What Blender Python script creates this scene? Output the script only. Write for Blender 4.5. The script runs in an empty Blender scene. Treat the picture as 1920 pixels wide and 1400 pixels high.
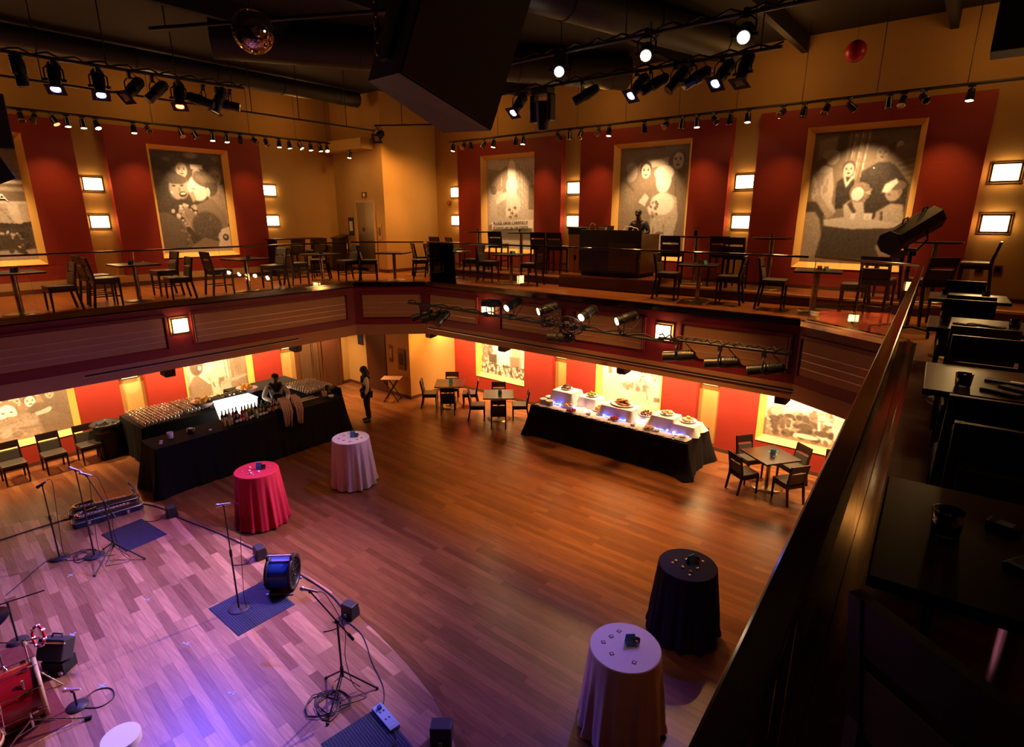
# Night-club hall with a mezzanine, a stage, a bar and a buffet.  Metres, z up, the camera stands on the right-hand balcony.
import bpy, math, random
import numpy as np
from mathutils import Vector as V, Matrix as M, Euler
random.seed(7)
R = random.Random(11)
COL = bpy.context.scene.collection
PI = math.pi
rad = math.radians
BZ = 3.95            # balcony floor level
ST = 0.2             # stage deck level
ORD = ['first', 'second', 'third', 'fourth', 'fifth', 'sixth', 'seventh', 'eighth', 'ninth', 'tenth', 'eleventh', 'twelfth',
       'thirteenth', 'fourteenth', 'fifteenth', 'sixteenth', 'seventeenth', 'eighteenth', 'nineteenth', 'twentieth',
       'twenty-first', 'twenty-second', 'twenty-third', 'twenty-fourth', 'twenty-fifth', 'twenty-sixth', 'twenty-seventh', 'twenty-eighth']

# ------------------------------------------------------------------ mesh builder
class MB:
    def __init__(s):
        s.v = []; s.f = []; s.mi = []; s.sm = []; s.m = 0; s.T = None
    def add(s, vs, fs, smooth=False):
        b = len(s.v)
        s.v += [tuple(s.T @ V(p)) for p in vs] if s.T else [tuple(p) for p in vs]
        for f in fs:
            s.f.append([b + i for i in f]); s.mi.append(s.m); s.sm.append(smooth)
        return s
    def box(s, x0, x1, y0, y1, z0, z1):
        p = [(x, y, z) for z in (z0, z1) for x, y in ((x0, y0), (x1, y0), (x1, y1), (x0, y1))]
        return s.add(p, [(3, 2, 1, 0), (4, 5, 6, 7), (0, 1, 5, 4), (1, 2, 6, 5), (2, 3, 7, 6), (3, 0, 4, 7)])
    def bx(s, c, sz, rot=None):
        h = [d / 2 for d in sz]
        p = [V((x, y, z)) for z in (-h[2], h[2]) for x, y in ((-h[0], -h[1]), (h[0], -h[1]), (h[0], h[1]), (-h[0], h[1]))]
        if rot is not None:
            q = rot if isinstance(rot, M) else Euler(rot).to_matrix()
            p = [q @ a for a in p]
        return s.add([a + V(c) for a in p], [(3, 2, 1, 0), (4, 5, 6, 7), (0, 1, 5, 4), (1, 2, 6, 5), (2, 3, 7, 6), (3, 0, 4, 7)])
    def hexa(s, b, t):                     # bottom ring, top ring of the same length
        n = len(b)
        fs = [tuple(reversed(range(n))), tuple(range(n, 2 * n))] + [(i, (i + 1) % n, n + (i + 1) % n, n + i) for i in range(n)]
        return s.add(list(b) + list(t), fs)
    def prism(s, poly, z0, z1):
        return s.hexa([(x, y, z0) for x, y in poly], [(x, y, z1) for x, y in poly])
    def cyl(s, p0, p1, r0, r1=None, n=12, cap=True, smooth=True, ph=0.0):
        r1 = r0 if r1 is None else r1
        p0, p1 = V(p0), V(p1); d = (p1 - p0).normalized()
        a = d.orthogonal().normalized(); b = d.cross(a)
        if abs(d.z) > .999: a, b = V((1, 0, 0)), V((0, d.z, 0))
        vs = [p + (a * math.cos(2 * PI * i / n + ph) + b * math.sin(2 * PI * i / n + ph)) * r for p, r in ((p0, r0), (p1, r1)) for i in range(n)]
        s.add(vs, [(i, (i + 1) % n, n + (i + 1) % n, n + i) for i in range(n)], smooth)
        if cap: s.add(vs, [tuple(reversed(range(n))), tuple(range(n, 2 * n))])
        return s
    def tube(s, pts, r, n=6, closed=False):
        pts = [V(p) for p in pts]; k = len(pts); vs = []
        a = None
        for i, p in enumerate(pts):
            d = ((pts[(i + 1) % k] if (closed or i < k - 1) else p) - (pts[i - 1] if (closed or i) else p)).normalized()
            a = d.orthogonal().normalized() if a is None else (a - d * a.dot(d)).normalized()
            b = d.cross(a); rr = r[i] if isinstance(r, (list, tuple)) else r
            vs += [p + (a * math.cos(2 * PI * j / n) + b * math.sin(2 * PI * j / n)) * rr for j in range(n)]
        m = k if closed else k - 1
        s.add(vs, [(i * n + j, i * n + (j + 1) % n, ((i + 1) % k) * n + (j + 1) % n, ((i + 1) % k) * n + j) for i in range(m) for j in range(n)], True)
        if not closed: s.add(vs, [tuple(reversed(range(n))), tuple(range((k - 1) * n, k * n))])
        return s
    def lathe(s, prof, n=16, c=(0, 0, 0), rf=None):
        vs = []
        for r, z in prof:
            for i in range(n):
                t = 2 * PI * i / n; q = r * (rf(t, z) if rf else 1)
                vs.append((c[0] + q * math.cos(t), c[1] + q * math.sin(t), c[2] + z))
        k = len(prof)
        s.add(vs, [(i * n + j, i * n + (j + 1) % n, (i + 1) * n + (j + 1) % n, (i + 1) * n + j) for i in range(k - 1) for j in range(n)], True)
        fs = []
        if prof[0][0] > 1e-4: fs.append(tuple(reversed(range(n))))
        if prof[-1][0] > 1e-4: fs.append(tuple(range((k - 1) * n, k * n)))
        if fs: s.add(vs, fs)
        return s
    def sph(s, c, r, n=10, m=6, smooth=True):
        r = r if isinstance(r, (tuple, list)) else (r, r, r)
        vs = [(c[0] + r[0] * math.sin(PI * i / m) * math.cos(2 * PI * j / n), c[1] + r[1] * math.sin(PI * i / m) * math.sin(2 * PI * j / n), c[2] - r[2] * math.cos(PI * i / m)) for i in range(m + 1) for j in range(n)]
        fs = [(i * n + j, i * n + (j + 1) % n, (i + 1) * n + (j + 1) % n, (i + 1) * n + j) for i in range(m) for j in range(n)]
        return s.add(vs, fs, smooth)
    def build(s, name, mat, parent=None, loc=None, rz=None, bevel=0, sub=0):
        me = bpy.data.meshes.new(name)
        me.from_pydata(s.v, [], s.f)
        for m in (mat if isinstance(mat, (list, tuple)) else [mat]): me.materials.append(m)
        me.polygons.foreach_set('material_index', s.mi); me.polygons.foreach_set('use_smooth', s.sm)
        me.update(); me.validate()
        o = bpy.data.objects.new(name, me); COL.objects.link(o)
        if parent is not None: o.parent = parent
        if loc is not None: o.location = loc
        if rz is not None: o.rotation_euler = rz if isinstance(rz, (tuple, Euler)) else (0, 0, rz)
        if bevel:
            b = o.modifiers.new('bevel', 'BEVEL'); b.width = bevel; b.segments = 2; b.limit_method = 'ANGLE'
        if sub:
            b = o.modifiers.new('subd', 'SUBSURF'); b.levels = sub; b.render_levels = sub
        return o

def tag(o, label=None, cat=None, group=None, kind=None):
    if label: o['label'] = label
    if cat: o['category'] = cat
    if group: o['group'] = group
    if kind: o['kind'] = kind
    return o
def thing(name, label, cat, loc=(0, 0, 0), rz=0, group=None):
    o = bpy.data.objects.new(name, None); COL.objects.link(o)
    o.empty_display_size = .1
    o.location = loc; o.rotation_euler = rz if isinstance(rz, (tuple, Euler)) else (0, 0, rz)
    return tag(o, label, cat, group)
def struct(name, mb, mat, parent=None, **k):
    o = mb.build(name, mat, parent, **k)
    if parent is None: o['kind'] = 'structure'
    return o
def kids(o):
    return [c for c in COL.objects if c.parent == o]
def dup(src, loc, rz=0, label=None, group=None, scale=None):
    """copy a thing with copies of its parts and sub-parts"""
    r = src.copy(); COL.objects.link(r); r.location = loc
    r.rotation_euler = rz if isinstance(rz, (tuple, Euler)) else (0, 0, rz)
    if scale: r.scale = scale
    if label: r['label'] = label
    if group: r['group'] = group
    for ch in CH.get(src.name, None) or kids(src):
        c = ch.copy(); COL.objects.link(c); c.parent = r
        for g in CH2.get(ch.name, None) or []:
            d = g.copy(); COL.objects.link(d); d.parent = c
    return r
CH = {}; CH2 = {}
def remember(o):
    """cache the children of a prototype so that copying stays fast"""
    CH[o.name] = kids(o)
    for c in CH[o.name]:
        k = kids(c)
        if k: CH2[c.name] = k
    return o

# ------------------------------------------------------------------ materials
MAT = {}
def mat(name, col, rough=.5, metal=0, spec=.5, emit=None, strength=0, noise=None, coat=0, bump=0, nscale=8, stretch=(1, 1, 1), trans=0, alpha=1):
    m = bpy.data.materials.new(name); m.use_nodes = True
    nt = m.node_tree; b = nt.nodes['Principled BSDF']
    b.inputs['Base Color'].default_value = (*col, 1); b.inputs['Roughness'].default_value = rough
    b.inputs['Metallic'].default_value = metal; b.inputs['Specular IOR Level'].default_value = spec
    b.inputs['Coat Weight'].default_value = coat; b.inputs['Transmission Weight'].default_value = trans
    if emit: b.inputs['Emission Color'].default_value = (*emit, 1); b.inputs['Emission Strength'].default_value = strength
    if noise or bump:
        tc = nt.nodes.new('ShaderNodeTexCoord'); mp = nt.nodes.new('ShaderNodeMapping'); mp.inputs['Scale'].default_value = stretch
        nz = nt.nodes.new('ShaderNodeTexNoise'); nz.inputs['Scale'].default_value = nscale; nz.inputs['Detail'].default_value = 4
        nt.links.new(tc.outputs['Object'], mp.inputs[0]); nt.links.new(mp.outputs[0], nz.inputs['Vector'])
        if noise:
            mx = nt.nodes.new('ShaderNodeMix'); mx.data_type = 'RGBA'
            mx.inputs[6].default_value = (*[c * (1 - noise) for c in col], 1); mx.inputs[7].default_value = (*[min(1, c * (1 + noise)) for c in col], 1)
            nt.links.new(nz.outputs['Fac'], mx.inputs[0]); nt.links.new(mx.outputs[2], b.inputs['Base Color'])
        if bump:
            bp = nt.nodes.new('ShaderNodeBump'); bp.inputs['Strength'].default_value = bump; bp.inputs['Distance'].default_value = .01
            nt.links.new(nz.outputs['Fac'], bp.inputs['Height']); nt.links.new(bp.outputs[0], b.inputs['Normal'])
    MAT[name] = m
    return m
def wood(name, c1, c2, w=1.2, h=.085, rough=.3, rot=0, gap=.0012, gapcol=(.03, .012, .006), coat=.0, off=.37):
    m = bpy.data.materials.new(name); m.use_nodes = True
    nt = m.node_tree; b = nt.nodes['Principled BSDF']; L = nt.links.new
    tc = nt.nodes.new('ShaderNodeTexCoord'); mp = nt.nodes.new('ShaderNodeMapping'); mp.inputs['Rotation'].default_value = (0, 0, rot)
    L(tc.outputs['Object'], mp.inputs[0])
    br = nt.nodes.new('ShaderNodeTexBrick'); br.offset = off; br.offset_frequency = 3; br.squash = .72; br.squash_frequency = 5
    br.inputs['Scale'].default_value = 1; br.inputs['Brick Width'].default_value = w; br.inputs['Row Height'].default_value = h
    br.inputs['Mortar Size'].default_value = gap; br.inputs['Mortar Smooth'].default_value = .1; br.inputs['Bias'].default_value = 0
    br.inputs['Color1'].default_value = (*c1, 1); br.inputs['Color2'].default_value = (*c2, 1); br.inputs['Mortar'].default_value = (*gapcol, 1)
    L(mp.outputs[0], br.inputs['Vector'])
    m2 = nt.nodes.new('ShaderNodeMapping'); m2.inputs['Rotation'].default_value = (0, 0, rot); m2.inputs['Scale'].default_value = (1.2, 22, 1)
    L(tc.outputs['Object'], m2.inputs[0])
    nz = nt.nodes.new('ShaderNodeTexNoise'); nz.inputs['Scale'].default_value = 2.2; nz.inputs['Detail'].default_value = 5; nz.inputs['Roughness'].default_value = .6
    L(m2.outputs[0], nz.inputs['Vector'])
    rp = nt.nodes.new('ShaderNodeValToRGB'); rp.color_ramp.elements[0].position = .3; rp.color_ramp.elements[0].color = (.62, .58, .55, 1)
    rp.color_ramp.elements[1].position = .75; rp.color_ramp.elements[1].color = (1.15, 1.12, 1.1, 1)
    L(nz.outputs['Fac'], rp.inputs[0])
    mx = nt.nodes.new('ShaderNodeMix'); mx.data_type = 'RGBA'; mx.blend_type = 'MULTIPLY'; mx.inputs[0].default_value = 1
    L(br.outputs['Color'], mx.inputs[6]); L(rp.outputs[0], mx.inputs[7]); L(mx.outputs[2], b.inputs['Base Color'])
    b.inputs['Roughness'].default_value = rough; b.inputs['Coat Weight'].default_value = coat; b.inputs['Coat Roughness'].default_value = .2
    MAT[name] = m
    return m
def glassy(name, tint=(1, 1, 1), rough=.02, ior=1.45, extra=0.0, gcol=(1, 1, 1)):
    """thin architectural glass: see-through with fresnel reflections"""
    m = bpy.data.materials.new(name); m.use_nodes = True
    nt = m.node_tree; nt.nodes.clear(); L = nt.links.new
    out = nt.nodes.new('ShaderNodeOutputMaterial'); tr = nt.nodes.new('ShaderNodeBsdfTransparent'); gl = nt.nodes.new('ShaderNodeBsdfGlossy')
    tr.inputs[0].default_value = (*tint, 1); gl.inputs['Color'].default_value = (*gcol, 1); gl.inputs['Roughness'].default_value = rough
    fr = nt.nodes.new('ShaderNodeFresnel'); fr.inputs[0].default_value = ior
    ad = nt.nodes.new('ShaderNodeMath'); ad.operation = 'ADD'; ad.inputs[1].default_value = extra; ad.use_clamp = True
    mx = nt.nodes.new('ShaderNodeMixShader')
    L(fr.outputs[0], ad.inputs[0]); L(ad.outputs[0], mx.inputs[0]); L(tr.outputs[0], mx.inputs[1]); L(gl.outputs[0], mx.inputs[2]); L(mx.outputs[0], out.inputs[0])
    MAT[name] = m
    return m

wood('hall_floor', (.15, .055, .02), (.27, .115, .044), 1.5, .11, .30, 0)
wood('stage_floor', (.19, .075, .038), (.56, .31, .18), 1.0, .12, .34, rad(4.8))
wood('balcony_floor', (.25, .09, .028), (.38, .15, .05), 1.3, .1, .28, 0)
wood('desk_wood', (.10, .05, .02), (.115, .058, .022), 3, .6, .45, 0)
mat('ochre_wall', (.47, .27, .075), .75, noise=.08, nscale=2.5)
mat('tan_wall', (.50, .31, .12), .75, noise=.06, nscale=2)
mat('red_panel', (.27, .020, .009), .62, noise=.22, nscale=5, stretch=(.6, .6, 12))
mat('frame_yellow', (.95, .56, .14), .5)
mat('fascia_red', (.19, .012, .018), .5)
mat('fascia_tan', (.40, .20, .085), .6, noise=.05, nscale=3)
mat('reveal_metal', (.85, .66, .48), .3, .6)
mat('soffit_tan', (.40, .19, .085), .7)
mat('under_ceiling', (.55, .38, .2), .8)
mat('ceiling_black', (.012, .010, .009), .8)
mat('duct_black', (.022, .016, .012), .55)
mat('slot_black', (.008, .007, .006), .6)
mat('trim_brown', (.09, .03, .012), .4)
mat('steel', (.55, .48, .38), .22, 1)
mat('chrome', (.8, .78, .74), .12, 1)
mat('rail_bronze', (.34, .27, .19), .13, 1)
mat('elevator_steel', (.36, .27, .17), .35, 1)
mat('bronze_dark', (.16, .09, .04), .35, .7)
mat('black_metal', (.014, .013, .013), .42)
mat('black_gloss', (.012, .012, .014), .18)
mat('black_matte', (.010, .009, .009), .75)
mat('espresso', (.013, .005, .0035), .35, noise=.3, nscale=6, stretch=(1, 1, 6))
mat('vinyl', (.042, .036, .028), .42)
mat('vinyl_dark', (.02, .018, .016), .5)
mat('table_dark', (.014, .008, .006), .28)
mat('bronze_disc', (.5, .40, .2), .3, .9)
mat('black_cloth', (.004, .0032, .0035), .9, spec=.2)
mat('white_cloth', (.78, .74, .72), .85)
mat('red_cloth', (.55, .008, .035), .8)
mat('navy_cloth', (.010, .011, .05), .85, spec=.2)
mat('blue_card', (.04, .36, .62), .5)
mat('red_card', (.5, .02, .03), .5)
mat('paper', (.8, .78, .72), .7)
mat('dark_print', (.02, .015, .03), .5)
mat('menu_blue', (.01, .03, .10), .35)
mat('white_plastic', (.75, .75, .75), .4)
mat('strip_blue', (.28, .42, .62), .5)
mat('mic_silver', (.7, .68, .7), .3, .7)
mat('mat_rubber', (.012, .022, .06), .55, bump=.6, nscale=120)
mat('cable', (.012, .012, .02), .5)
mat('mon_black', (.02, .02, .024), .55)
mat('fan_blue', (.02, .06, .32), .3)
mat('drum_red', (.30, .008, .012), .12, coat=.6)
mat('drum_wood', (.62, .42, .20), .4)
mat('drum_head', (.82, .80, .76), .5)
mat('tamb_red', (.6, .02, .03), .35)
mat('rug', (.16, .03, .02), .95, noise=.4, nscale=30)
mat('tape', (.35, .48, .7), .5)
mat('case_blue', (.02, .028, .075), .3)
mat('brass', (.72, .62, .44), .2, 1)
mat('skin_dark', (.11, .048, .028), .5)
mat('hair_black', (.008, .006, .006), .6)
mat('suit_black', (.009, .008, .010), .75)
mat('shirt_white', (.74, .70, .66), .8)
mat('shoe', (.01, .01, .01), .3)
mat('shirt_dark', (.016, .014, .014), .75)
mat('lip', (.16, .04, .03), .5)
mat('eye_white', (.7, .68, .64), .3)
mat('pastry', (.48, .20, .05), .6, noise=.4, nscale=30)
mat('dark_food', (.12, .03, .012), .6, noise=.5, nscale=40)
mat('red_fruit', (.45, .05, .02), .5, noise=.4, nscale=30)
mat('pale_food', (.7, .5, .28), .6, noise=.3, nscale=30)
mat('green_food', (.16, .22, .04), .6, noise=.5, nscale=30)
mat('flower', (.75, .38, .05), .7, noise=.5, nscale=40)
mat('leaf', (.05, .12, .02), .6)
mat('linen_pink', (.42, .26, .24), .85)
mat('bottle_green', (.01, .16, .04), .12)
mat('bottle_brown', (.10, .03, .01), .12)
mat('bottle_yellow', (.45, .33, .03), .15)
mat('bottle_dark', (.012, .014, .012), .1)
mat('bottle_red', (.4, .01, .02), .15)
mat('bottle_clear', (.5, .52, .5), .1)
mat('bag_black', (.010, .010, .011), .28, bump=.8, nscale=14)
mat('balloon', (.55, .012, .03), .35)
mat('speaker_cloth', (.085, .062, .032), .85, noise=.35, nscale=60)
mat('speaker_paint', (.05, .042, .06), .55)
mat('tealight', (.9, .86, .8), .4)
glassy('pane', (.985, .97, .95), .0, 1.42)
glassy('tumbler', (.97, .95, .93), .03, 1.5, .10)
glassy('glassware', (.9, .87, .84), .12, 1.5, .30)
mat('sconce_glow', (1, .8, .5), .5, emit=(1, .60, .22), strength=16)
mat('bulb_warm', (1, .9, .7), .5, emit=(1, .70, .38), strength=30)
mat('bulb_white', (1, 1, 1), .5, emit=(1, .88, .74), strength=40)
mat('bulb_blue', (.1, .1, 1), .5, emit=(.10, .13, 1), strength=26)
mat('bulb_red', (1, .1, .05), .5, emit=(1, .06, .02), strength=14)
mat('bulb_off', (.25, .2, .14), .15, .3)
mat('ice_glow', (1, 1, 1), .5, emit=(1, .93, .78), strength=2.6)
mat('blue_led', (.2, .3, 1), .4, emit=(.06, .12, 1), strength=9)
mat('mirror', (.62, .52, .46), .04, 1)
mat('candle_flame', (1, .8, .4), .5, emit=(1, .6, .2), strength=25)
mat('sign_dark', (.02, .02, .03), .4)
mat('sign_text', (.6, .6, .6), .5)
# ------------------------------------------------------------------ room shell
XL, YB, CZ = -16.58, 13.58, 9.1
struct('floor', MB().box(XL, 4, -7, YB, -.1, 0), MAT['hall_floor'])
struct('wall_left', MB().box(XL - .2, XL, -7, YB + .2, 0, CZ), MAT['ochre_wall'])
struct('wall_back', MB().box(XL, 4, YB, YB + .2, 0, CZ), MAT['ochre_wall'])
struct('wall_right', MB().box(4, 4.2, -7, YB + .2, 0, CZ), MAT['ochre_wall'])
struct('wall_front', MB().box(XL, 4, -7.2, -7, 0, CZ), MAT['black_matte'])
struct('ceiling', MB().box(XL - .2, 4.2, -7.2, YB + .2, CZ, CZ + .1), MAT['ceiling_black'])
# corner shaft with the lift, upstairs and downstairs
struct('wall_corner', MB().box(XL, -14.15, 11.4, YB, BZ, CZ), MAT['ochre_wall'])
struct('wall_corner_lower', MB().box(XL, -13.35, 11.4, YB, 0, 2.62), MAT['ochre_wall'])

# balcony slab: L-shaped plan with two chamfered corners
EDGE = [(-12.5, -7), (-12.5, 8.9), (-11.12, 10.2), (-2.1, 10.22), (-.62, 9.32), (.1, -7)]
PLAN = [(XL, -7)] + EDGE + [(4, -7), (4, YB), (XL, YB)]
struct('floor_balcony', MB().prism(PLAN, 3.86, BZ), MAT['balcony_floor'])
struct('ceiling_under_balcony', MB().prism(PLAN, 2.61, 2.68), MAT['under_ceiling'])
TIER = [(-12.1, 12.1), (4, 12.1), (4, YB), (-12.1, YB)]
struct('floor_tier', MB().prism(TIER, BZ, 4.15), MAT['balcony_floor'])
struct('trim_tier_nosing', MB().box(-12.1, -8.05, 12.07, 12.13, 4.12, 4.16).box(-5.55, 4, 12.07, 12.13, 4.12, 4.16), MAT['reveal_metal'])
struct('trim_tier_riser', MB().box(-12.1, -8.05, 12.08, 12.1, BZ, 4.12).box(-5.55, 4, 12.08, 12.1, BZ, 4.12), MAT['trim_brown'])
struct('floor_booth', MB().box(-8.05, -5.55, 11.85, YB, BZ, 4.26), MAT['balcony_floor'])
struct('trim_booth_step', MB().box(-8.06, -5.54, 11.83, 11.85, BZ, 4.2).box(-5.55, -5.53, 11.85, 12.1, BZ, 4.2), MAT['trim_brown'])

def face_frame(p0, p1):
    """local frame of a fascia: s along the face, n towards the hall"""
    d = V((p1[0] - p0[0], p1[1] - p0[1], 0)); L = d.length; d.normalize(); n = V((d.y, -d.x, 0))
    return d, n, L
TN = [0]
def trim(mb, m, name=None):
    TN[0] += 1
    return struct(name or 'trim_%d' % TN[0], mb, m)
def face_box(mb, p0, d, n, s0, s1, z0, z1, t0, t1):
    p = V((p0[0], p0[1], 0)); q = []
    for z in (z0, z1):
        for s, t in ((s0, t0), (s1, t0), (s1, t1), (s0, t1)):
            w = p + d * s + n * t; q.append((w.x, w.y, z))
    mb.hexa(q[:4], q[4:])
for i in range(5):
    p0, p1 = EDGE[i], EDGE[i + 1]
    d, n, L = face_frame(p0, p1)
    mb = MB(); mb.m = 0; face_box(mb, p0, d, n, -.02, L + .02, 2.88, 3.9, -.12, 0)
    struct('wall_fascia_%d' % (i + 1), mb, MAT['fascia_red'])
    mb = MB(); face_box(mb, p0, d, n, -.02, L + .02, 2.61, 2.88, -.12, .012)
    trim(mb, MAT['soffit_tan'])
    mb = MB(); face_box(mb, p0, d, n, -.03, L + .03, 3.885, 3.965, -.16, .03)
    trim(mb, MAT['rail_bronze'])
    # recessed tan panels with three pale reveal lines
    pans = {0: [(y0 + 7, y1 + 7) for y0, y1 in ((-4.6, -.95), (-.33, 4.31), (4.92, 8.6))], 1: [(.22, L - .2)],
            2: [(x + 11.12, w + 11.12) for x, w in ((-10.98, -9.38), (-8.53, -6.9), (-6.48, -4.93), (-4.08, -2.26))], 3: [(.12, L - .1)],
            4: [(.3, 3.9), (4.5, 8.1), (8.7, 12.3)]}[i]
    for a, b in pans:
        mb = MB(); face_box(mb, p0, d, n, a, b, 3.08, 3.68, 0, .03)
        mb.m = 1
        for z in (3.205, 3.335, 3.465): face_box(mb, p0, d, n, a, b, z - .006, z + .006, .02, .034)
        face_box(mb, p0, d, n, a - .035, a - .012, 3.08, 3.68, 0, .02) if i in (0,) else face_box(mb, p0, d, n, b + .012, b + .03, 3.08, 3.68, 0, .02)
        mb.m = 2
        face_box(mb, p0, d, n, a - .07, b + .07, 3.69, 3.74, 0, .05); face_box(mb, p0, d, n, a - .07, a - .045, 3.04, 3.7, 0, .04); face_box(mb, p0, d, n, b + .04, b + .065, 3.04, 3.7, 0, .04)
        trim(mb, [MAT['fascia_tan'], MAT['reveal_metal'], MAT['fascia_red']])
# black linear air slots in the tan soffit band
def slot(name, label, mb):
    tag(mb.build(name, [MAT['slot_black'], MAT['reveal_metal']]), label, 'vent')
mb = MB(); mb.box(-12.489, -12.484, 2.88, 7.23, 2.765, 2.80); mb.m = 1; mb.box(-12.489, -12.482, 2.86, 7.25, 2.755, 2.765); slot('slot_diffuser', 'long black linear air slot in the tan soffit edge above the bar', mb)
mb = MB(); mb.box(-11.1, -2.08, 10.185, 10.189, 2.765, 2.80); mb.m = 1; mb.box(-11.12, -2.06, 10.18, 10.189, 2.752, 2.765); slot('slot_diffuser', 'long black linear air slot in the tan soffit edge above the buffet', mb)

# ------------------------------------------------------------------ red wall panels, yellow frames, murals
def wall_frame(side):
    # a: along the wall (left to right as seen from the hall), t: out of the panel face towards the hall
    if side == 'left': return lambda a, t, z: (-16.4 + t, a, z)
    return lambda a, t, z: (a, 13.4 - t, z)
def wbox(mb, F, a0, a1, t0, t1, z0, z1):
    q = [F(a, t, z) for z in (z0, z1) for a, t in ((a0, t0), (a1, t0), (a1, t1), (a0, t1))]
    mb.hexa(q[:4], q[4:])
def red_panel(side, a0, a1, z0, z1, o):
    F = wall_frame(side); p0, p1, q0, q1 = o
    mb = MB()
    wbox(mb, F, a0, p0, -.18, 0, z0, z1); wbox(mb, F, p1, a1, -.18, 0, z0, z1)
    wbox(mb, F, p0, p1, -.18, 0, z0, q0)
    if q1 < z1: wbox(mb, F, p0, p1, -.18, 0, q1, z1)
    trim(mb, MAT['red_panel'])
def tone_mesh(F, o, img, ins):
    """the printed photograph: a flat sheet whose printed tones are stored per vertex"""
    H, W = img.shape; p0, p1, q0, q1 = o
    if q1 < 3:                       # the top of these hangs behind the balcony edge: carry the first rows up
        img = np.concatenate([np.repeat(img[:1], int(H * .72), 0), img]); H = img.shape[0]
    a = np.linspace(p0 + ins, p1 - ins, W); z = np.linspace(q1 - (ins if q1 < 2.5 or q1 > 3 else 0), q0 + ins, H)
    vs = [F(float(x), -.165, float(y)) for y in z for x in a]
    fs = [(i * W + j, (i + 1) * W + j, (i + 1) * W + j + 1, i * W + j + 1) for i in range(H - 1) for j in range(W - 1)]
    me = bpy.data.meshes.new('mural_print'); me.from_pydata(vs, [], fs)
    at = me.color_attributes.new('tone', 'FLOAT_COLOR', 'POINT')
    c = np.ones((H * W, 4), np.float32); c[:, 0] = c[:, 1] = c[:, 2] = img.reshape(-1)
    at.data.foreach_set('color', c.reshape(-1)); me.materials.append(MAT['print'])
    o2 = bpy.data.objects.new('print', me); COL.objects.link(o2)
    return o2
def mk_print():
    m = bpy.data.materials.new('print'); m.use_nodes = True; nt = m.node_tree; b = nt.nodes['Principled BSDF']
    at = nt.nodes.new('ShaderNodeAttribute'); at.attribute_name = 'tone'
    rp = nt.nodes.new('ShaderNodeValToRGB'); e = rp.color_ramp.elements
    e[0].position = 0; e[0].color = (.012, .010, .008, 1); e[1].position = 1; e[1].color = (.86, .80, .72, 1)
    k = e.new(.5); k.color = (.26, .20, .14, 1)
    nt.links.new(at.outputs['Fac'], rp.inputs[0]); nt.links.new(rp.outputs[0], b.inputs['Base Color'])
    b.inputs['Roughness'].default_value = .38; b.inputs['Specular IOR Level'].default_value = .6
    MAT['print'] = m
mk_print()
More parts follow.
